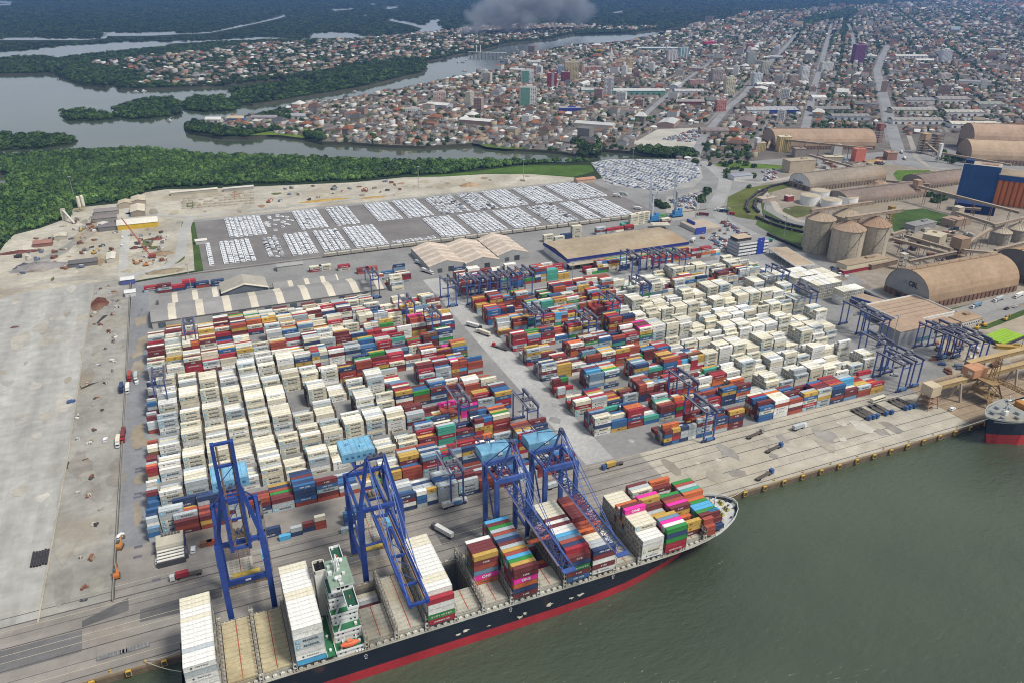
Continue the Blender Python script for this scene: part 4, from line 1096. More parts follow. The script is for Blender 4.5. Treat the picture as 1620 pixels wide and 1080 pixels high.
# ---- cargo on deck: (first boundary, phrase, rows from the quay side, outboard faces top to bottom)
TS = 2.9
def expand(s):
    out = []
    for it in s.split(','):
        m = it.split('*'); c, h = m[0].split(':'); out += [(c, int(h))]*(int(m[1]) if len(m) > 1 else 1)
    return out
STK = [
 (0, 'white stack at the stern', 'cream:6*3,white:6*2,cream:6,white:6*6,grey:6*1,white:6*3', 'white,grey,white,white,white,white'),
 (3, 'white stack behind the bridge', 'cream:7*2,white:7*5,cream:7*2,white:7*7', 'white,white,grey,grey,white,white,sky blue'),
 (6, None, '', ''),
 (7, 'white stack ahead of the bridge', 'cream:6*3,white:6*8,cream:6*2,white:6*2,red:5', 'red,white,white,green,red'),
 (9, 'short mixed stack amidships', 'navy:0*5,white:6,maroon:6*3,mustard:6', 'mustard,maroon,brick red,steel blue,pink,orange'),
 (10, 'long mixed stack amidships', 'maroon:5,sky blue:6,maroon:6,green:6,grey:6,brick red:6,steel blue:6,navy:6,maroon:6,grey:6,mustard:6,brick red:6,sky blue:6,green:6,mustard:6,maroon:6', 'maroon,maroon,pink,orange,navy,maroon'),
 (12, 'white and maroon stack', 'cream:6*5,maroon:6,white:6,maroon:6,white:6*2,sky blue:6,steel blue:6,brick red:6,navy:6,red:6,maroon:5', 'maroon,navy,green,maroon,blue'),
 (13, 'maroon stack by the last boom', 'maroon:6*2,brick red:6,maroon:6*4,brick red:5,orange:4,red:2,red:1,cream:5*2,grey:5*2,navy:5', 'navy,maroon,white,maroon,white'),
 (15, 'cream stack towards the bow', 'cream:4*5,orange:5,white:5,maroon:6,pink:6,cream:5*4,white:4*3', 'white,white,cream,white'),
 (16, 'green fronted bow stack', 'maroon:5,grey:5,cream:5,maroon:4,pink:5,mustard:5,maroon:4,grey:3,mustard:3,maroon:3,orange:3,mustard:5,steel blue:5,pink:5,white:5,green:5', 'green,navy,green,red,red'),
 (17, 'pink and maroon bow stack', 'orange:5,maroon:4,navy:0*2,green:4,maroon:4,brick red:4,pink:4,maroon:4,orange:2,navy:1,navy:0,mustard:3', 'mustard,mustard,maroon'),
]
def is_front(rows, r, t): return r == len(rows)-1 or rows[r+1][1] <= t
for i, ph, rows, face in STK:
    if not ph: continue
    rows = expand(rows); face = face.split(',')
    xc = (LB[i]+LB[i+1])/2
    hh = min(half(LB[i]), half(LB[i+1]))
    for r, (c, h) in enumerate(rows):
        y = YI-0.25-1.25-r*2.5 if i < 16 else YC+min(hh-0.3, 20)-1.25-r*2.5
        for t in range(h):
            top = t == h-1
            front = is_front(rows, r, t)
            cc = c if top else pick(COL_PAL if c not in ('cream', 'white') else WHITE_PAL)
            if r == len(rows)-1 or (i == 9 and front): cc = face[len(face)-1-t] if t < len(face) else c
            add_ct(xc, y, HT+0.15+t*TS, cc, 12.19, 0, front, top, ('ship', ph, r, t), word=True)
for i, rows in ((214.8, 'green:4,brick red:4,grey:4,teal:4,orange:4,orange:3,green:3,sky blue:3*2,green:3,maroon:3,cream:1'),):
    rows = expand(rows)
    for r, (c, h) in enumerate(rows):
        y = YC+15.6-1.25-r*2.5
        for t in range(h): add_ct(i+6.4, y, HT+0.15+t*TS, c if t == h-1 else pick(COL_PAL), 12.19, 0, is_front(rows, r, t), t == h-1, ('ship', 'foremost full stack by the bow', r, t))
for (x, r0, rows) in ((218.0, 11.4, 'brick red:3,brick red:2'), (225.0, 11, 'sky blue:3,maroon:2,navy:1')):
    rows = expand(rows)
    for r, (c, h) in enumerate(rows):
        y = YC+15.6-1.25-(r+r0)*2.5+(3.6 if x > 220 else 0)
        for t in range(h): add_ct(x, y, HT+0.15+t*TS, c, 6.06, 0, True, t == h-1, ('ship', 'short containers by the bow' if x > 220 else 'red pair by the bow', r, t))
for i, rows, y0, zz in ((5, ['cream', 'white', 'grey', 'maroon', 'grey', 'red'], 283.0, 6.0), (8, ['navy', 'red', 'maroon'], 266, -1.0), (11, ['orange', 'red', 'red'], 268.5, 8.6), (11, ['grey', 'maroon'], 281.5, 9.0)):
    for r, c in enumerate(rows): add_ct((LB[i]+LB[i+1])/2, y0-1.3-r*2.52, zz, c, 12.19, 0, True, True, ('ship', 'open hold beside the %s hatch' % ('stern-side' if i == 5 else 'middle' if i == 8 else 'bow-side'), r, 0))

# ================================================================== build containers: the 300 largest as things, the rest as one mass
P = np.array([(c['x'], c['y'], c['z']+1.3) for c in CT])
scr = toscreen(P); dep = (P-np.array([0, 0, CAM_H]))@_fw
vis = (scr[:, 0] > -5) & (scr[:, 0] < 1625) & (scr[:, 1] > -5) & (scr[:, 1] < 1085)
score = np.array([(1.0+0.5*c['front'] if c['top'] else (0.7 if c['front'] else 0))*(c['L']/12.19)**0.5*(1.25 if c['info'][0] == 'ship' else 1) for c in CT])/dep
score[~vis] = 0
for i, c in enumerate(CT):
    if c['info'][0] in ('odd', 'endon'): score[i] *= 0.4
order = np.argsort(-score)
solo = set(int(i) for i in order[:298] if score[i] > 0)
meshes = {}
used = {}
def solo_mesh(col, L, wd):
    k = (col, L, wd)
    if k not in meshes:
        t = TM[(L, col in ('cream', 'white') and L > 8)]
        b = MB(); b.v = list(t.v); b.f = list(t.f); b.m = list(t.m); b.mats = list(t.mats)
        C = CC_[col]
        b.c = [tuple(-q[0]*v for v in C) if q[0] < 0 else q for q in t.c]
        if wd:
            w = word_mb(col, L); o = len(b.v)
            b.v += w.v; b.c += w.c
            for f, m_ in zip(w.f, w.m): b.f.append(tuple(o+i for i in f)); b.m.append(b.mi(w.mats[m_]))
        ob = b.build('container'); meshes[k] = ob.data; bpy.data.objects.remove(ob)
    return meshes[k]
def ct_label(c):
    z, ph, r, t = c['info']; L = '' if c['L'] > 8 else 'short '
    if z == 'ship':
        if c['top']: return '%s%s container, %s row from the quay, top of %s' % (L, c['col'], ordn(r), ph)
        return '%s%s container, %s tier of the %s, outboard side' % (L, c['col'], ordn(t), ph)
    if z == 'apron': return None
    return None
names = []
rest = {}
RJ = np.random.default_rng(5)
yard_solo = []
for i, c in enumerate(CT):
    wd = c['word'] and c['front'] and c['col'] in WORD and not (c['L'] < 8 and c['col'] not in ('pink', 'mustard')) and (RJ.random() < (0.72 if c['col'] in ('cream', 'grey') else 0.6))
    if c['L'] < 8 and c['col'] in ('cream', 'grey', 'white', 'red', 'maroon', 'navy', 'blue', 'orange', 'green'): wd = False
    if i in solo:
        o = bpy.data.objects.new('container', solo_mesh(c['col'], c['L'], bool(wd))); COL.objects.link(o)
        o.location = (c['x']+(RJ.random()-.5)*0.12, c['y']+(RJ.random()-.5)*0.06, c['z']); o.rotation_euler = (0, 0, c['rz'])
        o['category'] = 'container'
        if c['info'][0] == 'ship': o['group'] = 'containers on the deck of the ship'; o['label'] = ct_label(c)
        else: o['group'] = 'containers stacked in the yard'; yard_solo.append((i, o))
    else:
        rest.setdefault((c['L'], c['col'] in ('cream', 'white') and c['L'] > 8), []).append(i)
        if wd: rest.setdefault(('w', c['col'], c['L']), []).append(i)
seen = {}
for i, o in sorted(yard_solo, key=lambda t: (t[1].location.y, t[1].location.x)):
    c = CT[i]; z, rn, r, t = c['info']
    if z == 'apron': lab = '%s%s container set down on the apron between cranes, tier %s' % ('short ' if c['L'] < 8 else '', c['col'], ordn(t))
    else: lab = '%s%s container, %s tier, %s line, %s' % ('short ' if c['L'] < 8 else '', c['col'], ordn(t), ordn(r), rn)
    seen.setdefault(lab, []).append(o)
for lab, os_ in seen.items():
    if len(os_) == 1: os_[0]['label'] = lab
    else:
        for k, o in enumerate(sorted(os_, key=lambda q: q.location.x)): o['label'] = '%s, %s from the west' % (lab, ordn(k))
tint = 1+RJ.normal(0, 0.09, len(CT)); parts = []
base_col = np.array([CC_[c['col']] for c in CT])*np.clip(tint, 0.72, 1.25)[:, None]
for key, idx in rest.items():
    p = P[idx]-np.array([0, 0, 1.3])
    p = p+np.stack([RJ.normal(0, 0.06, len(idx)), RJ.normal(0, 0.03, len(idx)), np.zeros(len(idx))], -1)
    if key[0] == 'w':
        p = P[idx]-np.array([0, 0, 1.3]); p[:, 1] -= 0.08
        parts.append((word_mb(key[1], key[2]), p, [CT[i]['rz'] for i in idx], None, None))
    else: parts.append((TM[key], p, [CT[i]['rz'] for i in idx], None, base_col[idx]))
o = mass('container_stacks', parts); tag(o, 'thousands of stacked shipping containers filling the terminal yard', None, None, 'stuff')
print('containers', len(CT), 'solo', len(solo))
# ================================================================== QUAY CRANES
CB = (0.026, 0.062, 0.27); CB2 = (0.055, 0.105, 0.32); HOUSE = (0.16, 0.37, 0.53); DKG = (0.09, 0.09, 0.14)
def lattice(mb, p0, p1, w, h, n, col, tri=True, r=0.22, m='crane_paint'):
    """truss boom between p0 and p1 (along -Y): two lower chords, one or two upper chords, with bracing"""
    p0 = Vector(p0); p1 = Vector(p1); d = (p1-p0)/n
    a = Vector((1, 0, 0)); ups = Vector((0, 0, 1))
    lo = [(-w/2, 0), (w/2, 0)]; hi = [(0, h)] if tri else [(-w/2, h), (w/2, h)]
    C = [a*x+ups*z for x, z in lo+hi]
    for c in C: mb.beam(p0+c, p1+c, r*1.9, r*1.9, col, m)
    for i in range(n):
        q = p0+d*i; q2 = q+d
        mb.beam(q+C[0], q+C[1], r, r, col, m)
        mb.beam(q+C[0], q2+C[1], r*.8, r*.8, col, m)
        for k in range(2):
            hh = C[2] if tri else C[2+k]
            mb.beam(q+C[k], q+d*0.5+hh, r, r, col, m); mb.beam(q+d*0.5+hh, q2+C[k], r, r, col, m)
        if not tri: mb.beam(q+C[2], q2+C[3], r*.8, r*.8, col, m)
def bogies(parent, xs, Y):
    for x in xs:
        b = MB()
        b.box((x, Y, 1.5), (7.0, 1.3, 0.9), (0.10, 0.11, 0.16), 'crane_paint')
        for k in range(4):
            b.box((x-2.7+k*1.8, Y, 0.45), (1.5, 1.0, 0.9), (0.30, 0.20, 0.08), 'crane_paint')
            b.tube((x-2.7+k*1.8, Y-0.35, 0.55), (x-2.7+k*1.8, Y+0.35, 0.55), 0.42, 10, (0.05, 0.05, 0.05), 'rusty_steel')
        b.build('bogie', parent)
def sts_box(xl, xr, boom_up, label):
    """box-girder quay crane: thick legs that lean into the A-frame above the portal"""
    Yw, Yl, Hp = 290.0, 320.5, 50.5
    xc = (xl+xr)/2
    t = thing('quay_crane', label, 'crane', (0, 0, 0.15), 0, 'ship to shore cranes on the quay')
    for x in (xl, xr):
        b = MB(); s = 1 if x < xc else -1
        b.beam((x, Yw, 2.2), (x, Yw, 40), 2.5, 2.1, CB, 'crane_paint', up=(0, 1, 0)); b.beam((x, Yw, 40), (x+s*0.3, Yw, Hp+1), 2.9, 2.4, CB, 'crane_paint', up=(0, 1, 0))
        b.build('leg', t)
        b = MB(); b.beam((x, Yl, 2.2), (x, Yl, Hp+1), 2.3, 2.0, CB, 'crane_paint', up=(0, 1, 0)); b.build('leg', t)
        b = MB()
        b.beam((x, Yw, 17), (x, Yl, 17), 1.2, 1.6, CB, 'crane_paint'); b.build('portal_beam', t)
        b = MB(); b.beam((x, Yw, Hp), (x, Yl, Hp), 1.2, 1.6, CB, 'crane_paint'); b.build('portal_beam', t)
        b = MB(); b.beam((x, Yw, 17.5), (x, Yl, Hp-1), 0.8, 0.8, CB, 'crane_paint'); b.build('brace', t)
        b = MB(); b.beam((x+s*0.3, Yw, Hp), (xc-s*4.0, Yw+1.5, 77), 1.7, 1.5, CB, 'crane_paint', up=(0, 1, 0)); b.build('a_frame_leg', t)
        b = MB(); b.beam((xc-s*4.0, Yw+1.5, 76), (x-(-s)*1.0, Yl, Hp+1), 0.6, 0.6, CB, 'crane_paint'); b.build('back_stay', t)
    for Y in (Yw, Yl):
        b = MB(); b.box((xc, Y, 2.3), (xr-xl+2.0, 1.5, 2.6), CB, 'crane_paint')
        so_ = b.build('sill_beam', t)
        q = MB(); q.box((xc, Y-0.77, 3.1), (2.6, 0.06, 1.0), (0.75, 0.75, 0.72)); q.build('number_plate', so_)
        b = MB(); b.box((xc, Y, Hp-0.9), (xr-xl, 1.5, 2.0), CB, 'crane_paint'); b.build('cross_beam', t)
        bogies(t, (xl+3, xr-3), Y)
    b = MB(); b.beam((xc-4.6, Yw+1.5, 77), (xc+4.6, Yw+1.5, 77), 1.3, 1.4, CB, 'crane_paint'); b.box((xc, Yw+1.5, 77.6), (7.5, 2.2, 0.4), DKG, 'crane_paint')
    for x in (-3, 0, 3): b.tube((xc+x, Yw+0.9, 78.6), (xc+x, Yw+2.1, 78.6), 0.7, 10, DKG, 'crane_paint')
    b.build('a_frame_head', t)
    gl = (-3.7, 3.7)
    for x in gl:
        b = MB(); b.box((xc+x, 318, Hp-3.2), (1.1, 58, 1.9), CB, 'crane_paint'); b.build('trolley_girder', t)
    b = MB()
    for y in (300, 310, 330, 346): b.box((xc, y, Hp-2.8), (7.4, 0.7, 1.0), CB, 'crane_paint')
    for x in (-4.7, 4.7): b.box((xc+x, 318, Hp-1.5), (0.9, 58, 0.1), (0.30, 0.26, 0.2), 'rusty_steel'); b.beam((xc+x*1.08, 289, Hp-0.4), (xc+x*1.08, 347, Hp-0.4), 0.1, 0.1, (0.4, 0.35, 0.25))
    b.build('walkway', t)
    hm = MB(); hm.box((xc, 340, Hp-1.2), (17, 14, 5.2), HOUSE, 'crane_paint', top=(0.21, 0.46, 0.64)); 
    hm.box((xc+3, 338, Hp+4), (2.6, 2.0, 0.9), (0.25, 0.55, 0.75)); hm.box((xc-4, 342, Hp+4), (1.6, 1.6, 0.6), (0.2, 0.3, 0.5))
    hmo = hm.build('machinery_house', t)
    hr = MB()
    for y in (333.2, 346.8): hr.beam((xc-8.4, y, Hp+4.9), (xc+8.4, y, Hp+4.9), 0.12, 0.12, (0.5, 0.5, 0.45))
    for k in range(7): hr.box((xc-8+k*2.7, 340, Hp+4.0), (0.12, 13.6, 0.12), (0.09, 0.3, 0.5))
    for k in range(5): hr.box((xc-6+k*3, 332.95, Hp+0.8), (1.4, 0.12, 1.2), (0.05, 0.14, 0.25))
    hr.build('house_trim', hmo)
    dr = MB(); dr.box((xc-8.52, 338, Hp-1.0), (0.06, 1.2, 2.2), (0.3, 0.35, 0.4)); dr.build('door', hmo)
    # boom
    L = 60.0
    bm = MB()
    if boom_up: ang = R(83); d = Vector((0, -math.cos(ang), math.sin(ang))); up = Vector((0, math.sin(ang), math.cos(ang)))
    else: d = Vector((0, -1, -0.02)); up = Vector((0, 0, 1))
    p0 = Vector((xc, Yw-2.5, Hp-2.3))
    for x in gl:
        bm.beam(p0+Vector((x, 0, 0)), p0+Vector((x, 0, 0))+d*L, 1.45, 2.0, CB, 'crane_paint', up=up)
        if not boom_up:
            bm.beam(p0+Vector((x*1.25, 0, 2.4)), p0+Vector((x*1.25, 0, 2.4))+d*(L*0.82), 0.35, 0.35, CB2, 'crane_paint', up=up)
            for k in range(12): bm.beam(p0+Vector((x*1.25, 0, 0.8))+d*(k*L*.82/12), p0+Vector((x*1.25, 0, 2.4))+d*((k+.5)*L*.82/12), 0.2, 0.2, CB2, 'crane_paint', up=up)
    for f in (0.02, 0.5, 0.8, 0.99): bm.beam(p0+Vector((gl[0], 0, 0))+d*L*f, p0+Vector((gl[1], 0, 0))+d*L*f, 1.0, 1.2, CB, 'crane_paint', up=up)
    for f0, f1 in ((0.05, 0.27), (0.27, 0.5), (0.5, 0.65), (0.65, 0.8)):
        bm.beam(p0+Vector((gl[0], 0, 0))+d*L*f0, p0+Vector((gl[1], 0, 0))+d*L*f1, 0.3, 0.3, CB2, 'crane_paint', up=up)
    bm.build('boom', t)
    bl = MB()                                            # hinged walkway with rusty handrails along the boom
    for x in (-2.3, 2.6):
        bl.beam(p0+Vector((x, 0, 0.2))+d*2, p0+Vector((x, 0, 0.2))+d*(L-2), 0.7, 0.15, (0.27, 0.18, 0.12), 'rusty_steel', up=up)
        bl.beam(p0+Vector((x+0.5, 0, 0))+up*1.1+d*2, p0+Vector((x+0.5, 0, 0))+up*1.1+d*(L-2), 0.12, 0.12, (0.45, 0.33, 0.12), 'rusty_steel', up=up)
    bl.build('boom_walkway', t)
    hd = Vector((xc, Yw+1.5, 77.5))
    for x in gl:
        for f in ((0.5, 0.93) if not boom_up else (0.45,)):
            b = MB(); b.beam(hd+Vector((x, 0, 0)), p0+Vector((x, 0, 0.6))+d*L*f, 0.38, 0.38, CB2, 'crane_paint'); b.build('stay', t)
    tr = MB(); yt = 300 if boom_up else 304
    tr.box((xc, yt, Hp-3.8), (7.2, 5, 1.4), (0.30, 0.24, 0.14), 'crane_paint')
    for k in range(3): tr.tube((xc-2+k*2, yt-2, Hp-1.9), (xc-2+k*2, yt+2, Hp-1.9), 0.7, 8, (0.16, 0.13, 0.1), 'rusty_steel')
    tro = tr.build('trolley', t)
    cbm = MB(); cbm.box((xc+2.6, yt+4.2, Hp-6.6), (2.4, 2.6, 2.6), (0.65, 0.67, 0.67)); cbm.box((xc+2.6, yt+2.87, Hp-6.4), (2.1, 0.08, 2.1), (0.02, 0.03, 0.04), 'glass'); cbm.build('operator_cab', tro)
    sprd = MB(); zs = 24 if boom_up else 16
    sprd.box((xc, yt, zs), (12.2, 2.2, 0.8), (0.55, 0.40, 0.08), 'crane_paint')
    for x in (-2, 2):
        for y in (-1.4, 1.4): sprd.beam((xc+x, yt+y, zs+.8), (xc+x, yt+y, Hp-3.8), 0.09, 0.09, (0.05, 0.05, 0.05))
    sprd.build('spreader', t)
    st = MB()                                            # zig-zag stair tower beside the landside leg
    for k in range(11):
        z0 = 3+k*4.2; s = 1 if k % 2 else -1
        st.beam((xr+1.7, Yl-1.6*s, z0), (xr+1.7, Yl+1.6*s, z0+4.2), 0.8, 0.15, (0.20, 0.16, 0.14), 'rusty_steel'); st.box((xr+1.7, Yl+1.6*s, z0+4.2), (1.3, 1.3, 0.15), (0.2, 0.16, 0.13), 'rusty_steel')
    for y in (-2.2, 2.2): st.beam((xr+2.3, Yl+y, 2), (xr+2.3, Yl+y, Hp), 0.14, 0.14, (0.2, 0.16, 0.14), 'rusty_steel')
    st.build('stair_tower', t)
    eb = MB(); eb.box((xr-0.5, Yl-3.5, 17.9), (2.6, 4.5, 2.8), (0.20, 0.50, 0.74), 'crane_paint'); eb.build('electrical_house', t)
    return t
def sts_truss(xl, xr, label):
    Yw, Yl, Hp = 290.0, 306.5, 48.0
    xc = (xl+xr)/2; c = CB2
    t = thing('truss_boom_crane', label, 'crane', (0, 0, 0.15), 0, 'ship to shore cranes on the quay')
    for x in (xl, xr):
        for Y in (Yw, Yl):
            b = MB(); b.beam((x, Y, 2.2), (x, Y, Hp+1), 2.2, 1.9, c, 'crane_paint', up=(0, 1, 0)); b.build('leg', t)
        b = MB(); b.beam((x, Yw, 14), (x, Yl, 14), 1.0, 1.4, c, 'crane_paint'); b.build('portal_beam', t)
        b = MB(); b.beam((x, Yw, Hp), (x, Yl, Hp), 1.0, 1.3, c, 'crane_paint'); b.build('portal_beam', t)
        b = MB(); b.beam((x, Yw, 14.5), (x, Yl, Hp-1), 0.7, 0.7, (0.03, 0.045, 0.16), 'crane_paint'); b.build('brace', t)
        s = 1 if x < xc else -1
        b = MB(); b.beam((x+s*0.2, Yw, Hp+0.5), (xc-s*0.6, Yw+1, 68), 0.85, 0.85, c, 'crane_paint', up=(0, 1, 0)); b.build('a_frame_leg', t)
        b = MB(); b.beam((xc-s*0.6, Yw+1, 68), (x+s*0.5, Yl, Hp+0.5), 0.45, 0.45, c, 'crane_paint'); b.build('back_stay', t)
    for Y in (Yw, Yl):
        b = MB(); b.box((xc, Y, 2.3), (xr-xl+1.6, 1.4, 2.2), c, 'crane_paint'); b.build('sill_beam', t)
        b = MB(); b.box((xc, Y, Hp-1.2), (xr-xl, 1.5, 2.6), c, 'crane_paint'); b.build('cross_beam', t)
        bogies(t, (xl+2.5, xr-2.5), Y)
    b = MB(); b.box((xc, Yw+1, 67.6), (3.0, 2.2, 1.0), DKG, 'crane_paint'); b.box((xc, Yw+1, 68.6), (1.6, 3.2, 1.2), DKG, 'crane_paint')
    for x in (-0.8, 0.8): b.tube((xc+x-0.2, Yw+1, 69.2), (xc+x+0.2, Yw+1, 69.2), 0.9, 10, DKG, 'crane_paint')
    b.build('a_frame_head', t)
    bm = MB(); lattice(bm, (xc, Yw+2, 42), (xc, 229, 41), 5.4, 4.2, 16, c, True, 0.24)
    bm.box((xc, 227.6, 40.6), (6.2, 2.6, 0.5), c, 'crane_paint'); bm.build('boom', t)
    bk = MB(); lattice(bk, (xc, 334, 42), (xc, Yw+2, 42), 5.4, 4.2, 11, (0.05, 0.06, 0.2), False, 0.24); bk.build('back_boom', t)
    bw_ = MB(); bw_.box((xc-3.4, 262, 41.6), (0.8, 62, 0.12), (0.20, 0.16, 0.2), 'rusty_steel'); bw_.beam((xc-3.9, 231, 42.8), (xc-3.9, 293, 42.8), 0.1, 0.1, (0.2, 0.2, 0.35)); bw_.build('boom_walkway', t)
    hd = Vector((xc, Yw+1, 69))
    for x in (-1.2, 1.2):
        for Y, z in ((262, 46), (236, 45.4)):
            b = MB(); b.beam(hd+Vector((x, 0, 0)), (xc+x*0.2, Y, z), 0.28, 0.28, c, 'crane_paint'); b.build('stay', t)
    b = MB(); b.beam(hd, (xc, 326, 47), 0.3, 0.3, c, 'crane_paint'); b.build('stay', t)
    hm = MB()
    n = 9; P = []
    for x in (xc-8.3, xc+8.3):
        for k in range(n):
            a = math.pi*k/(n-1); P.append((x, 316.5-5.0*math.cos(a), Hp-1.5+3.6+1.3*math.sin(a)))
        P.append((x, 321.5, Hp-1.5)); P.append((x, 311.5, Hp-1.5))
    m_ = n+2
    hm.add(P, [(k, m_+k, m_+k+1, k+1) for k in range(m_-1)]+[(m_-1, 2*m_-1, m_, 0), tuple(range(m_)), tuple(reversed(range(m_, 2*m_)))], HOUSE, 'crane_paint')
    hm.box((xc+2, 311.3, Hp+0.2), (2.4, 0.5, 1.2), (0.6, 0.65, 0.66)); hm.build('machinery_house', t)
    pl = MB(); pl.box((xc, 316.5, Hp-1.9), (18, 12, 0.35), (0.10, 0.10, 0.2), 'crane_paint'); pl.build('house_platform', t)
    tr = MB(); tr.box((xc, 258, 39.6), (5.2, 4.2, 1.5), (0.45, 0.25, 0.28), 'crane_paint'); tro = tr.build('trolley', t)
    cb_ = MB(); cb_.box((xc+2.2, 262, 37.6), (2.2, 2.4, 2.4), (0.6, 0.62, 0.64)); cb_.box((xc+2.2, 260.77, 37.8), (1.9, 0.08, 1.9), (0.02, 0.03, 0.04), 'glass'); cb_.build('operator_cab', tro)
    sprd = MB(); sprd.box((xc, 258, 34.0), (12.2, 2.2, 0.7), (0.5, 0.12, 0.05), 'crane_paint')
    for x in (-1.6, 1.6):
        for y in (-1.2, 1.2): sprd.beam((xc+x, 258+y, 34.7), (xc+x, 258+y, 39.6), 0.09, 0.09, (0.05, 0.05, 0.05))
    sprd.build('spreader', t)
    return t
sts_box(-14.2, 5.0, True, 'blue quay crane with its boom raised upright, leftmost of the four over the ship')
sts_box(48.0, 67.4, False, 'blue box girder quay crane with lowered boom beside the ship bridge')
sts_truss(116.4, 133.6, 'blue lattice boom quay crane over the long mixed stack, left of the pair')
sts_truss(143.0, 160.6, 'blue lattice boom quay crane nearest the ship bow, right of the pair')

# ---- rubber-tyred yard gantries
def make_rtg():
    t = thing('yard_gantry', '', 'gantry crane', (0, 0, 0.1), 0, 'rubber tyred gantry cranes in the yard')
    lg = (0.06, 0.095, 0.28); gd = (0.075, 0.08, 0.15)
    S, Wb, Hh = 23.5, 7.4, 21.5
    for y in (0, S):
        for x in (-Wb/2, Wb/2):
            b = MB(); b.beam((x, y, 1.4), (x, y, Hh), 0.85, 0.75, lg, 'crane_paint', up=(0, 1, 0)); b.build('leg', t)
        b = MB(); b.box((0, y, 1.0), (Wb+3.4, 0.9, 0.9), (0.05, 0.07, 0.2), 'crane_paint')
        for x in (-Wb/2-0.9, -Wb/2+0.9, Wb/2-0.9, Wb/2+0.9): b.tube((x, y-0.35, 0.75), (x, y+0.35, 0.75), 0.75, 10, (0.02, 0.02, 0.02))
        b.beam((-Wb/2, y, Hh-2.2), (Wb/2, y, Hh-2.2), 0.6, 0.6, lg, 'crane_paint')
        b.build('wheel_sill', t)
    for x in (-Wb/2, Wb/2):
        b = MB(); b.box((x, S/2, Hh), (1.0, S+2.5, 1.5), gd, 'crane_paint'); b.box((x*1.25, S/2, Hh+1.5), (0.8, S+1, 0.08), (0.2, 0.2, 0.22)); b.beam((x*1.35, -0.5, Hh+2.4), (x*1.35, S+0.5, Hh+2.4), 0.08, 0.08, (0.2, 0.2, 0.25)); b.build('girder', t)
    tr = MB(); tr.box((0, 9, Hh+1.5), (7.6, 4.2, 0.9), (0.13, 0.13, 0.17), 'crane_paint')
    tr.box((-1.5, 9.5, Hh+2.4), (2.2, 2.4, 1.2), (0.18, 0.18, 0.2)); tr.tube((1, 8, Hh+3), (3.4, 8, Hh+3), 0.6, 8, (0.1, 0.1, 0.12)); tr.box((2.4, 10, Hh+2.4), (1.5, 1.5, 1.6), (0.30, 0.3, 0.3))
    tro = tr.build('trolley', t)
    cb_ = MB(); cb_.box((1.9, 6.0, Hh-2.2), (1.8, 2.2, 2.2), (0.45, 0.46, 0.5)); cb_.build('operator_cab', tro)
    pp = MB(); pp.box((0, -0.9, 1.7), (4.6, 1.2, 2.0), (0.10, 0.22, 0.42), 'crane_paint'); pp.build('power_pack', t)
    sp = MB(); sp.box((0, 9, 15), (12.0, 1.6, 0.5), (0.16, 0.16, 0.2), 'crane_paint')
    for x in (-1.6, 1.6): sp.beam((x, 9, 15.4), (x, 9, Hh+1.5), 0.08, 0.08, (0.04, 0.04, 0.04))
    sp.build('spreader', t)
    return t
RTGS = [(260, 649, 'at the west edge of the white stacks'), (307, 562, 'near the west end of the mixed rows'), (595, 473, 'near the long striped shed'), (651, 520, 'among the mixed rows'), (692, 540, 'beside the alley in the western block'), (716, 486, 'north west of the alley'),
        (746, 483, 'leftmost of the idle cluster north of the alley'), (765, 481, 'second of the idle cluster'), (781, 478, 'third of the idle cluster'), (797, 476, 'fourth of the idle cluster'), (813, 473, 'fifth of the idle cluster'), (836, 469, 'rightmost of the idle cluster'),
        (1004, 441, 'in front of the blue edged shed, leftmost'), (1037, 440, 'in front of the blue edged shed, second'), (1057, 437, 'in front of the blue edged shed, third'), (1077, 438, 'in front of the blue edged shed, rightmost'),
        (853, 535, 'over the east block beside the alley'), (936, 545, 'over the middle of the east mixed rows'), (973, 515, 'behind the east mixed rows'), (1120, 698, 'standing at the front edge of the east block'), (1092, 652, 'just behind the front row of the east block'),
        (735, 682, 'over the western block near its front'), (724, 799, 'at the front edge of the western block'), (1020, 486, 'among white and mixed stacks of the east block'), (1238, 466, 'near the end-on reefer stacks'), (1282, 500, 'at the east side of the white stacks'),
        (1366, 530, 'east edge of the white stacks, upper'), (1394, 546, 'east edge of the white stacks, lower'), (1425, 619, 'at the south east corner of the yard'), (1444, 612, 'rightmost at the south east corner of the yard'), (1397, 585, 'inside the south east corner of the yard'),
        (1490, 568, 'parked in the machinery yard, leftmost'), (1511, 566, 'parked in the machinery yard, second'), (1529, 584, 'parked in the machinery yard, third'), (1550, 579, 'parked in the machinery yard, rightmost'), (842, 690, 'near the alley behind the right quay cranes')]
rtg = make_rtg()
for i, (a, b, ph) in enumerate(RTGS):
    X, Y = g(a, b)
    if i == 0: rtg.location = (X, Y, 0.15); o = rtg
    else: o = dup(rtg, (X, Y, 0.15))
    o['label'] = 'blue yard gantry crane '+ph

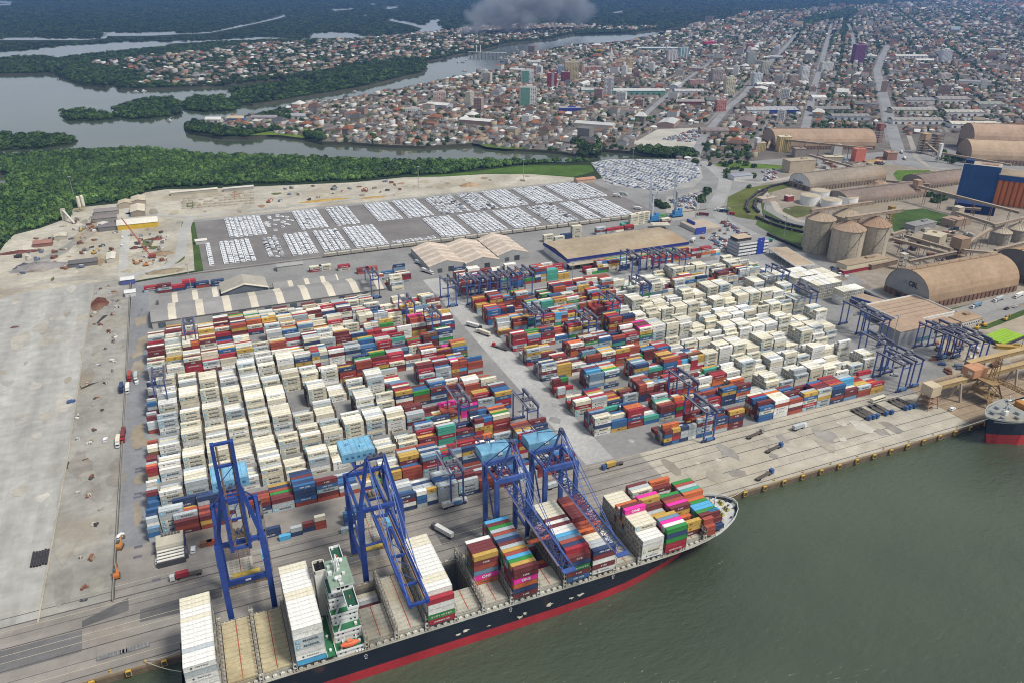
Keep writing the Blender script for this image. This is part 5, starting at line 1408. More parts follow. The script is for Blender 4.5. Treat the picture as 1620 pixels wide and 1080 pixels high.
# hatch covers lifted off and left between the crane rails
def loose_cover(a, b, c, lab, grid):
    X, Y = g(a, b); m = MB()
    for k in range(grid): m.box((X+6.4, Y+6, 0.2+k*1.15), (12.6, 12.5, 0.95), c, 'hatch_steel')
    for i in range(4):
        for j in range(5): m.box((X+2+i*2.9, Y+1.8+j*2.1, 0.2+grid*1.15-0.2), (1.7, 0.9, 0.1), tuple(v*1.4 for v in c) if grid == 1 else tuple(v*.7 for v in c), 'hatch_steel', bottom=False)
    m.box((X+6.4, Y+6, grid*1.15+0.01), (0.4, 12.2, 0.1), (0.4, 0.12, 0.08), 'hatch_steel', bottom=False)
    o = m.build('hatch_cover_stack'); tag(o, lab, 'hatch cover', 'hatch covers left on the quay')
loose_cover(357, 893, (0.13, 0.11, 0.10), 'dark brown hatch cover with slots lying under the raised boom crane', 1)
loose_cover(362, 918, (0.42, 0.39, 0.32), 'pale hatch cover lying by the landside wheels of the raised boom crane', 2)
loose_cover(566, 842, (0.46, 0.43, 0.35), 'pale hatch cover with red stripe under the lowered box girder crane', 2)
loose_cover(573, 866, (0.36, 0.34, 0.30), 'grey hatch cover nearest the ship under the lowered box girder crane', 1)
# ================================================================== PORT SHEDS AND OFFICES
TAN = (0.42, 0.35, 0.26); GREYR = (0.30, 0.29, 0.275); CREAM = (0.66, 0.60, 0.48); WHT = (0.76, 0.75, 0.71)
def striped_shed(name, label, x0, x1, y0, y1, zw, zr, n, stripe, phase=0.0, wall=(0.42, 0.41, 0.38)):
    t = thing(name, label, 'shed', ((x0+x1)/2, (y0+y1)/2, 0.1))
    w = MB(); w.gable((0, 0, 0), (x1-x0, y1-y0), zw, zr-0.05, wall, GREYR, 'X', 0.0); w.f = w.f[:4]; w.c = w.c[:4]; w.m = w.m[:4]
    w.build('wall', t)
    r = MB(); hx = (x1-x0)/2+0.4; hy = (y1-y0)/2+0.8; zo = zw-(zr-zw)/((y1-y0)/2)*0.8
    P = (x1-x0)/n; x = -hx; k = 0
    edges = [-hx]
    for i in range(n):
        a = -hx+(i+phase)*P*(2*hx/(x1-x0)); edges += [a+P*0.62, a+P*0.9]
    edges = sorted(set([e for e in edges if -hx < e < hx]+[-hx, hx]))
    for i in range(len(edges)-1):
        a, b = edges[i], edges[i+1]; mid = ((a+b)/2+hx)/P-phase
        st = (mid % 1) > 0.62 and (mid % 1) < 0.9
        kk = 0.9+0.2*rng.random(); c = stripe if st else tuple(v*kk for v in GREYR)
        for s in (-1, 1):
            q = [(a, s*hy, zo), (b, s*hy, zo), (b, 0, zr), (a, 0, zr)]
            r.add(q if s < 0 else q[::-1], [(0, 1, 2, 3)], c, 'ribbed_sheet')
            q2 = [(a, s*hy, zo-0.25), (b, s*hy, zo-0.25), (b, s*hy, zo), (a, s*hy, zo)]
            r.add(q2 if s < 0 else q2[::-1], [(0, 1, 2, 3)], (0.2, 0.2, 0.2), 'ribbed_sheet')
    r.build('roof', t)
    d = MB(); x = -hx+8
    while x < hx-8: d.box((x, -(y1-y0)/2-0.05, 0.05), (6, 0.1, 5), (0.10, 0.12, 0.14)); x += 22
    d.build('doors', t)
    return t
striped_shed('storage_shed', 'long grey shed with cream roof stripes behind the western container rows', -47.5, 156, 666, 703, 7, 10.5, 9, CREAM)
striped_shed('storage_shed', 'short striped shed behind the west end of the long striped shed', -41, 10, 706, 730, 6.5, 9, 3, CREAM, 0.05)
striped_shed('storage_shed', 'medium striped shed behind the middle of the long striped shed', 59, 119, 706, 722, 6.5, 9, 4, CREAM, 0.3)
t = thing('gabled_shed', 'single gabled grey shed with cream roof edge facing the container yard', 'shed', (33, 721, 0.1))
b = MB(); b.gable((0, 0, 0), (41, 29), 8, 14, (0.13, 0.15, 0.17), (0.36, 0.33, 0.28), 'Y', 0.5); b.f = b.f[:4]; b.c = b.c[:4]; b.m = b.m[:4]; b.build('wall', t)
b = MB(); b.gable((0, 0, 0.05), (41, 29), 8, 14, None, (0.40, 0.37, 0.31), 'Y', 0.5); b.gable((0, -13.7, 0.3), (41.2, 2.6), 8, 14, None, CREAM, 'Y', 0.6); b.build('roof', t)
for i, (x0, x1, y0, y1, wd) in enumerate(((210, 247.5, 703, 768, 'leftmost'), (247.5, 285, 698, 766, 'middle'), (286.5, 322, 708, 770, 'rightmost'))):
    t = thing('zigzag_shed', '%s tan roofed gable of the zigzag warehouse north of the cross road' % wd, 'warehouse', ((x0+x1)/2, (y0+y1)/2, 0.1), 0, 'zigzag roofed warehouses')
    w_, l_ = x1-x0, y1-y0
    b = MB(); b.gable((0, 0, 0), (w_, l_), 7, 12, (0.36, 0.36, 0.35), TAN, 'Y', 0.0); b.f = b.f[:4]; b.c = b.c[:4]; b.m = b.m[:4]; b.build('wall', t)
    n = 5
    b = MB()
    for k in range(n):
        b.gable((0, -l_/2+(k+0.5)*l_/n, 0.1), (w_, l_/n), 7, 12, None, (0.56, 0.46, 0.37), 'Y', 0.0, rm='dusty_roof')
        b.gable((0, -l_/2+(k+0.5)*l_/n-l_/n*0.28, 0.28), (w_*1.01, l_/n*0.34), 7, 12, None, (0.66, 0.58, 0.49), 'Y', 0.0, rm='dusty_roof')
    b.build('roof', t)
    b = MB(); b.box((w_*0.12, -l_/2-0.06, 0), (6, 0.12, 5.5), (0.05, 0.06, 0.07)); b.box((-w_*0.2, -l_/2-0.06, 0), (5, 0.12, 4.5), (0.10, 0.11, 0.12)); b.build('door', t)
# blue-edged shed
x0, x1, y0, y1 = 346, 494, 664, 722
t = thing('dock_shed', 'large brown roofed shed with deep blue edge band and white walls', 'warehouse', ((x0+x1)/2, (y0+y1)/2, 0.1))
W_, L_ = x1-x0, y1-y0
b = MB(); b.box((0, 0, 0), (W_-0.6, L_-0.6, 9.5), (0.72, 0.71, 0.68), 'masonry'); b.build('wall', t)
b = MB(); b.gable((0, 0, 0), (W_, L_), 10.5, 12.8, None, (0.40, 0.32, 0.22), 'X', 0.3, rm='dusty_roof'); b.box((0, 0, 12.9), (W_, 0.9, 0.4), (0.46, 0.40, 0.31), 'dusty_roof'); b.build('roof', t)
b = MB()
for (px_, py_, sx_, sy_) in ((0, -L_/2-0.3, W_+1, 0.6), (0, L_/2+0.3, W_+1, 0.6), (-W_/2-0.3, 0, 0.6, L_+0.6), (W_/2+0.3, 0, 0.6, L_+0.6)): b.box((px_, py_, 7.6), (sx_, sy_, 3.1), (0.025, 0.04, 0.22))
b.box((-W_/2+0.6, -L_/2-0.32, 0), (3.0, 0.7, 8), (0.025, 0.04, 0.22)); b.build('fascia', t)
b = MB(); b.box((0, -L_/2-4.2, 5.6), (W_+2, 7.6, 0.35), (0.48, 0.41, 0.30), 'dusty_roof')
for k in range(13): b.tube((-W_/2+2+k*12, -L_/2-7.4, 0), (-W_/2+2+k*12, -L_/2-7.4, 5.6), 0.2, 6, (0.3, 0.3, 0.3))
b.build('canopy', t)
for k in range(8): 
    b = MB(); b.box((-W_/2+12+k*17.5, -L_/2-0.02+0.27, 0), (5.5, 0.3, 5), (0.05, 0.055, 0.07)); b.build('door', t)
# arch-roofed bulk hangars ---------------------------------------------------------------
def hangar(name, label, c, w, l, zw, zr, rz, roof, gable, base, sign=None, n=14, ribs=True, ext=None):
    """vault along local X (length l), width w across local Y"""
    t = thing(name, label, 'hangar', (c[0], c[1], 0.1), rz)
    prof = [(-w/2*math.cos(math.pi*k/n), zw+(zr-zw)*(math.sin(math.pi*k/n)**0.85)) for k in range(n+1)]
    b = MB()
    for s in (-1, 1):
        q = [(s*l/2, y, z) for y, z in prof]; q = q if s > 0 else q[::-1]
        b.add(q, [tuple(range(n+1))], gable, 'masonry')
    go = b.build('gable', t)
    if sign:
        tx, hy, hz, sw, sh = sign
        sb = MB(); put_text(sb, tx, (-l/2-0.06, hy, hz), (0, -1, 0), (0, 0, 1), sw, sh, (0.02, 0.02, 0.025), 'paint', 0.04)
        if tx == 'CBL':
            for zz in (0.8, -0.4, -1.6): sb.add([(-l/2-0.06, hy+sw*0.55+6, hz+zz), (-l/2-0.06, hy+sw*0.55+1, hz+zz), (-l/2-0.06, hy+sw*0.55+1, hz+zz+0.35), (-l/2-0.06, hy+sw*0.55+6, hz+zz+0.35)], [(0, 1, 2, 3)], (0.12, 0.12, 0.13))
        sb.build('sign', go)
    b = MB()
    o = 0.6
    for k in range(n):
        (ya, za), (yb, zb) = prof[k], prof[k+1]
        b.add([(-l/2-o, ya, za+.15), (l/2+o, ya, za+.15), (l/2+o, yb, zb+.15), (-l/2-o, yb, zb+.15)], [(0, 1, 2, 3)], roof, 'dusty_roof')
        for s in (-1, 1): q = [(s*(l/2+o), ya, za-.2), (s*(l/2+o), yb, zb-.2), (s*(l/2+o), yb, zb+.15), (s*(l/2+o), ya, za+.15)]; b.add(q if s > 0 else q[::-1], [(0, 1, 2, 3)], tuple(v*.6 for v in roof), 'dusty_roof')
    b.build('roof', t)
    b = MB()
    for s in (-1, 1):
        b.box((0, s*w/2, 0), (l, 0.5, zw), base, 'rusty_steel'); b.box((s*l/2, 0, 0), (0.5, w, zw), base, 'rusty_steel')
        if ribs:
            k = -l/2+3
            while k < l/2: b.box((k, s*(w/2+0.4), 0), (0.7, 0.8, zw), tuple(v*0.7 for v in base), 'rusty_steel'); k += 5.5
            k = -w/2+3
            while k < w/2: b.box((s*(l/2+0.4), k, 0), (0.8, 0.7, zw), tuple(v*0.7 for v in base), 'rusty_steel'); k += 5.5
    b.build('base_wall', t)
    b = MB(); b.box((-l/2-0.3, w*0.15, 0), (0.6, 5, 4.5), (0.05, 0.04, 0.04)); b.box((-l/2-0.3, -w*0.25, 0), (0.6, 4, 4.5), (0.07, 0.06, 0.05)); b.build('door', t)
    b = MB(); b.box((0, 0, zr+0.1), (l, 1.6, 0.8), tuple(v*0.8 for v in roof), 'dusty_roof')
    k = -l/2+6
    while k < l/2: b.tube((k, 0.3, zr+0.8), (k, 0.3, zr+2.0), 0.35, 6, (0.2, 0.16, 0.12), 'rusty_steel'); k += 14
    b.build('ridge_vents', t)
    return t
DR = (0.38, 0.27, 0.175)
hangar('bulk_hangar', 'big brown vaulted hangar with three letter sign on its grey gable', (660.5, 468.5), 50, 118, 6, 29.5, 0, DR, (0.30, 0.295, 0.285), (0.22, 0.13, 0.09), ('CBL', -5, 17, 10.5, 5.2))
hangar('bulk_hangar', 'brown vaulted hangar cut by the right edge of the photo, beyond the letter sign hangar', (805, 466), 54, 120, 7, 31, 0, (0.42, 0.29, 0.165), (0.17, 0.155, 0.14), (0.18, 0.12, 0.09))
hangar('bulk_hangar', 'grey brown vaulted hangar with lettered white gable behind the white tanks', (872, 834), 42, 142, 6.5, 21, 0, (0.31, 0.26, 0.205), (0.66, 0.66, 0.64), (0.26, 0.20, 0.15), ('COAMO', 4, 8.5, 21, 3.6))
hangar('bulk_hangar', 'low dark brown vaulted hangar between white tanks and grass field', (862, 752), 40, 140, 4, 16, 0, (0.25, 0.195, 0.16), (0.28, 0.24, 0.2), (0.30, 0.26, 0.2))
hangar('bulk_hangar', 'dark brown vaulted shed left of the blue tower, behind the conveyor', (1010, 782), 40, 92, 4, 16, 0, (0.26, 0.20, 0.165), (0.24, 0.21, 0.18), (0.25, 0.2, 0.16))
a = math.atan2(-66, 165); ca, sa = math.cos(a), math.sin(a)
cx, cy = 950+165/2-sa*36, 1062-66/2+ca*36
hangar('bulk_hangar', 'long pinkish brown vaulted warehouse behind the salmon tower', (cx, cy), 72, 176, 6, 29, a, (0.40, 0.285, 0.20), (0.36, 0.28, 0.22), (0.25, 0.17, 0.13))
hangar('bulk_hangar', 'huge pale brown double vaulted warehouse at the right edge, lower vault', (1262, 832), 66, 180, 8, 33, math.atan2(-87, 66)+0.35, (0.47, 0.345, 0.235), (0.36, 0.27, 0.2), (0.28, 0.2, 0.15))
hangar('bulk_hangar', 'huge pale brown double vaulted warehouse at the right edge, upper vault behind', (1345, 890), 70, 190, 14, 44, math.atan2(-87, 66)+0.35, (0.44, 0.31, 0.22), (0.34, 0.26, 0.2), (0.28, 0.2, 0.15))
# silos -------------------------------------------------------------------------------------
def silo(label, x, y, r, h, ap, wall, roof, group='round grain silos', name='grain_silo', cat='silo'):
    t = thing(name, label, cat, (x, y, 0.1), 0, group)
    b = MB(); n = 36
    b.lathe((0, 0, 0), [(r, 0), (r, h*0.33), (r*0.999, h*0.66), (r, h)], n, wall, 'concrete')
    for k in range(1, 9):
        zz = h*k/9
        b.lathe((0, 0, zz), [(r+0.05, 0), (r+0.12, 0.06), (r+0.05, 0.14)], n, tuple(v*0.82 for v in wall), 'concrete')
    for k in range(10):
        an = k*math.pi/5+0.3; b.beam((r*1.003*math.cos(an), r*1.003*math.sin(an), 0), (r*1.003*math.cos(an), r*1.003*math.sin(an), h), 0.35, 0.35, tuple(v*0.8 for v in wall), 'concrete')
    b.build('drum', t)
    b = MB(); b.lathe((0, 0, h), [(r+0.7, -0.3), (r+0.7, 0.3), (r*0.55, (ap-h)*0.55), (1.2, ap-h), (1.2, ap-h+1.5)], n, roof, 'dusty_roof')
    for k in range(18):
        an = k*math.pi/9; b.beam(((r+0.5)*math.cos(an), (r+0.5)*math.sin(an), h+0.5), (1.3*math.cos(an), 1.3*math.sin(an), ap+0.15), 0.3, 0.25, tuple(v*0.85 for v in roof), 'dusty_roof')
    b.build('cone_roof', t)
    b = MB()
    for k in range(14):
        an = 3.6+k*0.09; an2 = an+0.09
        b.beam(((r+0.6)*math.cos(an), (r+0.6)*math.sin(an), h*k/14), ((r+0.6)*math.cos(an2), (r+0.6)*math.sin(an2), h*(k+1)/14), 0.8, 0.15, (0.25, 0.2, 0.15), 'rusty_steel')
    b.build('spiral_stair', t)
    return t
SW = (0.47, 0.42, 0.33); SR = (0.40, 0.27, 0.18)
silo('big round silo with brown cone roof, front right of the four', 671, 579, 15.8, 34.5, 43.5, SW, SR)
silo('big round silo with brown cone roof, nearest in front of the four', 632, 577, 16.4, 35, 43.5, SW, (0.42, 0.30, 0.21))
silo('big round silo with tan cone roof, leftmost of the four', 627, 613, 15.4, 36.5, 43.5, (0.42, 0.375, 0.29), (0.46, 0.36, 0.26))
silo('big round silo with tan cone roof, mostly hidden at the back of the four', 665, 613, 15.4, 36, 43.5, SW, (0.46, 0.37, 0.27))
for x, y, p in ((838, 552, 'leftmost'), (866, 552, 'second'), (892, 554, 'third, cut by the frame')):
    silo('small grey silo with pale cone roof at the right edge, %s' % p, x, y, 10.5, 14, 20.5, (0.36, 0.33, 0.28), (0.50, 0.43, 0.33), 'small silos by the conveyor')
for x, y, h, p in ((758, 766, 11, 'left'), (783, 775, 13, 'rearmost and tallest'), (772, 742, 10, 'front middle'), (800, 742, 11, 'right')):
    t = thing('storage_tank', 'white cylindrical storage tank with rusty top, %s of the cluster' % p, 'tank', (x, y, 0.1), 0, 'white storage tanks')
    b = MB(); b.lathe((0, 0, 0), [(12.6, 0), (12.6, h)], 32, (0.80, 0.80, 0.77), 'concrete'); b.build('drum', t)
    b = MB(); b.lathe((0, 0, h), [(12.8, 0), (12.5, 0.25), (5, 0.7), (0.3, 1.0)], 32, (0.50, 0.43, 0.32), 'dusty_roof'); b.build('tank_roof', t)
    b = MB()
    for k in range(24): an = k*math.pi/12; b.beam((12.5*math.cos(an), 12.5*math.sin(an), h+1.1), (12.5*math.cos(an+math.pi/12), 12.5*math.sin(an+math.pi/12), h+1.1), 0.1, 0.1, (0.7, 0.7, 0.65))
    b.build('handrail', t)
# conveyors ---------------------------------------------------------------------------------
CV = (0.40, 0.32, 0.24)
def conveyor(a, za, b_, zb, label, w=3.2, h=2.6, col=CV, world=False, legs=True, group=None):
    A = Vector((*(a if world else g(a[0], a[1], za)), za)); B = Vector((*(b_ if world else g(b_[0], b_[1], zb)), zb))
    t = thing('conveyor_gallery', label, 'conveyor', (A.x, A.y, 0.1), 0, group or 'conveyor galleries of the bulk terminal')
    B0 = B-Vector((A.x, A.y, 0)); A0 = Vector((0, 0, za))
    m = MB(); m.beam(A0, B0, w, h, (0.30, 0.24, 0.18), 'rusty_steel'); m.build('gallery', t)
    m = MB(); m.beam(A0+Vector((0, 0, h/2+0.15)), B0+Vector((0, 0, h/2+0.15)), w+0.5, 0.3, col, 'dusty_roof'); m.build('gallery_roof', t)
    if legs:
        n = max(2, int((B0-A0).length/22))
        for k in range(n):
            f = (k+0.5)/n; p = A0.lerp(B0, f)
            if p.z < 3: continue
            d = (B0-A0); d.z = 0; d.normalize(); s = Vector((-d.y, d.x, 0))
            m = MB()
            for sg in (-1, 1): m.beam((p.x+s.x*sg*2.4, p.y+s.y*sg*2.4, 0), (p.x+s.x*sg*1.2, p.y+s.y*sg*1.2, p.z-h/2), 0.45, 0.45, (0.24, 0.18, 0.13), 'rusty_steel')
            m.beam((p.x+s.x*1.9, p.y+s.y*1.9, p.z*0.4), (p.x-s.x*1.9, p.y-s.y*1.9, p.z*0.4), 0.3, 0.3, (0.24, 0.18, 0.13), 'rusty_steel')
            m.build('trestle', t)
    return t
for a, za, b_, zb, lab in (((1454, 296), 22, (1613, 337), 22, 'long brown conveyor passing in front of the blue tower'), ((1513, 337), 17, (1577, 357), 17, 'conveyor below and parallel to the blue tower conveyor'),
    ((1412, 379), 14, (1500, 402), 20, 'wide brown conveyor from the silos to the transfer tower'), ((1432, 374), 12, (1506, 396), 20, 'narrow cream conveyor just above the wide brown conveyor'), ((1530, 386), 18, (1572, 360), 20, 'steep tan conveyor rising right from the transfer tower'),
    ((1438, 415), 10, (1513, 400), 22, 'tan conveyor above the letter sign hangar'), ((1524, 397), 20, (1580, 402), 16, 'conveyor from the transfer tower to the right hand hangar'), ((1574, 397), 14, (1625, 384), 18, 'thin cream conveyor in front of the small grey silos'),
    ((1572, 357), 24, (1630, 343), 26, 'heavy brown conveyor over the small grey silos'), ((1214, 236), 3, (1226, 203), 26, 'steep pale conveyor climbing the end of the long pink warehouse'), ((1280, 246), 16, (1354, 266), 10, 'conveyor running down to the white gabled hangar'),
    ((1460, 223), 18, (1484, 243), 6, 'sloping tan conveyor by the lattice plant'), ((1490, 243), 14, (1600, 262), 12, 'long brown conveyor along the double vaulted warehouse'), ((1402, 287), 12, (1470, 293), 14, 'level brown conveyor over the green field'),
    ((1240, 222), 20, (1380, 236), 20, 'dark conveyor along the front of the long pink warehouse'), ((1516, 330), 8, (1552, 332), 10, 'short grey conveyor under the blue tower'), ((1411, 372), 10, (1432, 366), 8, 'short yellowish conveyor beside the green field')):
    conveyor(a, za, b_, zb, lab)
conveyor((626, 578), 45.5, (706, 579), 45.5, 'brown conveyor gallery across the tops of the front silos', 3.4, 3.2, (0.42, 0.33, 0.24), True, False)
conveyor((612, 614), 45.5, (700, 614), 45.5, 'brown conveyor gallery across the tops of the rear silos', 3.4, 3.2, (0.40, 0.31, 0.23), True, False)
def tower(label, x, y, w, d, h, col, rust=(0.30, 0.2, 0.13), name='transfer_tower', house=0.45, rz=0.0, seed=1):
    t = thing(name, label, 'tower', (x, y, 0.1), rz)
    r = random.Random(seed)
    m = MB()
    for sx in (-w/2, w/2):
        for sy in (-d/2, d/2): m.beam((sx, sy, 0), (sx, sy, h*(1-house)), 0.5, 0.5, rust, 'rusty_steel')
    k = 0; z = 0
    while z < h*(1-house)-1:
        z2 = min(h*(1-house), z+4.2)
        for sy in (-d/2, d/2): m.beam((-w/2, sy, z), (w/2, sy, z2), 0.25, 0.25, rust, 'rusty_steel'); m.beam((-w/2, sy, z2), (w/2, sy, z2), 0.3, 0.3, rust, 'rusty_steel')
        for sx in (-w/2, w/2): m.beam((sx, d/2, z), (sx, -d/2, z2), 0.25, 0.25, rust, 'rusty_steel'); m.beam((sx, d/2, z2), (sx, -d/2, z2), 0.3, 0.3, rust, 'rusty_steel')
        m.box((0, 0, z2-0.1), (w, d, 0.12), (0.2, 0.15, 0.1), 'rusty_steel')
        z = z2
    m.build('frame', t)
    m = MB(); m.box((0, 0, h*(1-house)), (w+0.6, d+0.6, h*house-0.6), col, 'dusty_roof'); m.box((0, 0, h-0.6), (w+1.2, d+1.2, 0.3), tuple(v*1.15 for v in col), 'dusty_roof'); m.build('head_house', t)
    return t
tower('rusty transfer tower where the conveyors meet behind the letter sign hangar', *g(1512, 412), 13, 12, 26, (0.34, 0.24, 0.16), seed=2)
tower('yellow stained bucket elevator tower behind the right front silo', 703, 590, 5, 5, 48, (0.36, 0.25, 0.1), (0.33, 0.24, 0.06), house=0.15, seed=3)
tower('pale concrete transfer tower at the end of the blue tower conveyor', *g(1511, 352), 9, 9, 20, (0.50, 0.43, 0.34), house=0.6, seed=4)
tower('brown transfer tower over the grass field left of the blue tower', *g(1447, 312), 8, 8, 24, (0.42, 0.28, 0.19), house=0.5, seed=5)
tower('small rusty tower on a leg right of the letter sign hangar', *g(1602, 428), 9, 8, 18, (0.44, 0.28, 0.14), house=0.4, seed=6)
tower('brown plant tower by the double vaulted warehouse', *g(1458, 243), 12, 12, 34, (0.42, 0.31, 0.2), house=0.3, seed=7)
tower('lattice plant tower with pipes by the double vaulted warehouse', *g(1478, 240), 16, 12, 30, (0.2, 0.17, 0.15), house=0.15, seed=8)
tower('white lattice tower left of the letter sign hangar', *g(1425, 427), 5, 5, 18, (0.55, 0.5, 0.42), (0.6, 0.56, 0.48), house=0.1, seed=9)
tower('red brown elevator at the right end of the long pink warehouse', *g(1388, 226), 9, 9, 34, (0.30, 0.13, 0.10), (0.28, 0.12, 0.09), house=0.3, seed=10)
tower('white water tower on stilts left of the long pink warehouse', *g(1196, 243), 7, 7, 26, (0.72, 0.71, 0.68), (0.5, 0.45, 0.4), name='water_tower', house=0.3, seed=11)
tower('white steel chute tower leaning by the double vaulted warehouse', *g(1483, 257), 4, 4, 30, (0.7, 0.69, 0.65), (0.62, 0.6, 0.55), house=0.7, seed=12)
# ribbed bin houses and plant blocks in front of the long warehouse
def block(name, label, cat, px_, w, d, h, col, roof, rz=0.0, windows=0, ribs=None, z=0.1):
    x, y = g(*px_)
    t = thing(name, label, cat, (x+w/2*math.cos(rz)-d/2*math.sin(rz), y+w/2*math.sin(rz)+d/2*math.cos(rz), z), rz)
    m = MB(); m.box((0, 0, 0), (w, d, h), col, 'masonry')
    if ribs:
        k = -w/2+ribs/2
        while k < w/2: m.box((k, -d/2-0.35, 0), (ribs*0.45, 0.7, h-0.5), tuple(v*1.2 for v in col), 'masonry'); k += ribs
    m.build('wall', t)
    m = MB(); m.box((0, 0, h), (w+0.8, d+0.8, 0.5), roof, 'dusty_roof'); m.box((w*0.2, d*0.1, h+0.5), (w*0.2, d*0.25, 1.6), tuple(v*0.85 for v in roof), 'dusty_roof'); m.build('roof', t)
    if windows:
        m = MB()
        for f in range(windows):
            zz = 1.2+f*3.3; k = -w/2+1.6
            while k < w/2-1: m.box((k, -d/2-0.03, zz), (1.5, 0.06, 1.4), (0.03, 0.035, 0.045), 'glass'); k += 3.0
            k = -d/2+1.6
            while k < d/2-1: m.box((-w/2-0.03, k, zz), (0.06, 1.5, 1.4), (0.03, 0.035, 0.045), 'glass'); k += 3.0
        m.build('windows', t)
    return t
YEL = (0.55, 0.43, 0.2)
RZ = math.atan2(-66, 165)
block('bin_house', 'tall yellow ribbed bin house with cream top before the long pink warehouse', 'industrial building', (1231, 241), 20, 16, 25, YEL, (0.62, 0.56, 0.42), RZ, 0, 3.2)
block('bin_house', 'small yellow ribbed bin house left of the tall ribbed one', 'industrial building', (1197, 239), 15, 12, 13, YEL, (0.55, 0.46, 0.33), RZ, 0, 2.6)
block('plant_block', 'tan plant block with dark openings behind the white gabled hangar', 'industrial building', (1248, 275), 46, 20, 18, (0.45, 0.38, 0.28), (0.44, 0.37, 0.27), -0.1, 0, None)
block('plant_block', 'grey brown hopper block right of the yellow ribbed bin house', 'industrial building', (1257, 250), 18, 16, 14, (0.29, 0.25, 0.21), (0.3, 0.25, 0.2), RZ)
block('salmon_tower', 'salmon red square tower with dark window slots before the long pink warehouse', 'industrial building', (1352, 257), 17, 14, 20, (0.60, 0.19, 0.13), (0.55, 0.22, 0.16), RZ+0.1, 0)
m = MB()
for z in (3, 7, 11, 15): m.box((*g(1361, 257), z), (2, 1.0, 2.2), (0.08, 0.05, 0.05))
block('plant_block', 'white plant block before the middle of the long pink warehouse', 'industrial building', (1318, 246), 14, 12, 16, (0.55, 0.53, 0.5), (0.6, 0.58, 0.53), RZ)
block('plant_block', 'low cream roofed store in front of the long pink warehouse', 'industrial building', (1305, 255), 30, 14, 6, (0.42, 0.36, 0.26), (0.6, 0.54, 0.4), RZ)
block('plant_block', 'brick coloured gate block at the right end of the long pink warehouse', 'industrial building', (1403, 254), 16, 16, 12, (0.34, 0.19, 0.14), (0.42, 0.3, 0.22), RZ)
block('plant_block', 'tan open store between the green field and the blue tower', 'industrial building', (1506, 362), 34, 16, 9, (0.32, 0.24, 0.18), (0.42, 0.3, 0.23), 0.05)
block('plant_block', 'cream pitched hopper house left of the transfer tower', 'industrial building', (1483, 393), 22, 18, 12, (0.46, 0.4, 0.29), (0.56, 0.49, 0.36), 0.35)
block('plant_block', 'grey roofed long shed right of the green field', 'industrial building', (1446, 368), 40, 14, 7, (0.30, 0.29, 0.28), (0.3, 0.29, 0.28), 0.1)
block('weighbridge_office', 'cream walled long low shed in front of the round silos', 'industrial building', (1338, 433), 58, 14, 8, (0.62, 0.57, 0.42), (0.40, 0.31, 0.22), 0.03, 1)
block('red_store', 'dark red low store beside the silo foot', 'industrial building', (1334, 435), 40, 6, 3.5, (0.30, 0.03, 0.05), (0.4, 0.3, 0.22), 0.03)
block('brown_shelter', 'brown flat shelter right of the cream long shed', 'shelter', (1378, 428), 40, 12, 5, (0.2, 0.15, 0.11), (0.36, 0.28, 0.2), 0.08)
block('pump_house', 'small red and white pump house beside the white gabled hangar', 'industrial building', (1246, 320), 10, 8, 7, (0.3, 0.06, 0.06), (0.6, 0.5, 0.45), 0.0)
block('flat_shed', 'tan flat roofed shed beside the rail loop', 'shed', (1206, 322), 26, 12, 5, (0.4, 0.33, 0.27), (0.5, 0.42, 0.34), 0.1)
# blue and orange fertiliser tower block
u = Vector((0.56, -0.83, 0)).normalized(); rz = math.atan2(u.y, u.x)
X, Y = g(1511, 315)
t = thing('blue_plant_tower', 'tall deep blue corrugated plant tower at the right edge', 'industrial building', (X, Y, 0.1), rz)
m = MB(); m.box((22, 13, 0), (44, 26, 48), (0.035, 0.10, 0.26), 'ribbed_sheet', top=(0.45, 0.38, 0.3))
for k in range(7): m.box((3+k*6.4, -0.06, 0), (0.35, 0.12, 47.8), (0.03, 0.08, 0.2), 'ribbed_sheet')
m.build('wall', t)
m = MB(); m.box((6, 9, 48), (10, 12, 4.5), (0.02, 0.05, 0.14), 'ribbed_sheet'); m.box((30, 14, 48), (20, 12, 0.8), (0.40, 0.27, 0.2), 'dusty_roof'); m.build('roof_house', t)
t2 = thing('orange_plant', 'orange fluted plant building with blue band and striped tan roof, right of the blue tower', 'industrial building', (X, Y, 0.1), rz)
m = MB(); m.box((87, 18, 0), (86, 40, 33), (0.52, 0.17, 0.05), 'masonry')
for k in range(14): m.tube((47+k*6.1, -2.1, 0), (47+k*6.1, -2.1, 33), 2.9, 10, (0.58, 0.19, 0.055), 'masonry')
m.build('wall', t2)
m = MB(); m.box((87, 16, 33), (87, 44, 6.5), (0.03, 0.085, 0.24), 'ribbed_sheet'); m.build('band', t2)
m = MB()
for k in range(10): m.box((87, -4+k*4.4, 39.5), (88, 2.6, 0.9), (0.50, 0.40, 0.28), 'dusty_roof')
m.box((87, 16, 39.5), (88, 44, 0.4), (0.3, 0.24, 0.18), 'dusty_roof'); m.build('roof', t2)
block('blue_annex', 'low dark blue shed at the foot of the blue tower', 'industrial building', (1507, 334), 46, 20, 11, (0.02, 0.035, 0.11), (0.03, 0.05, 0.14), rz)
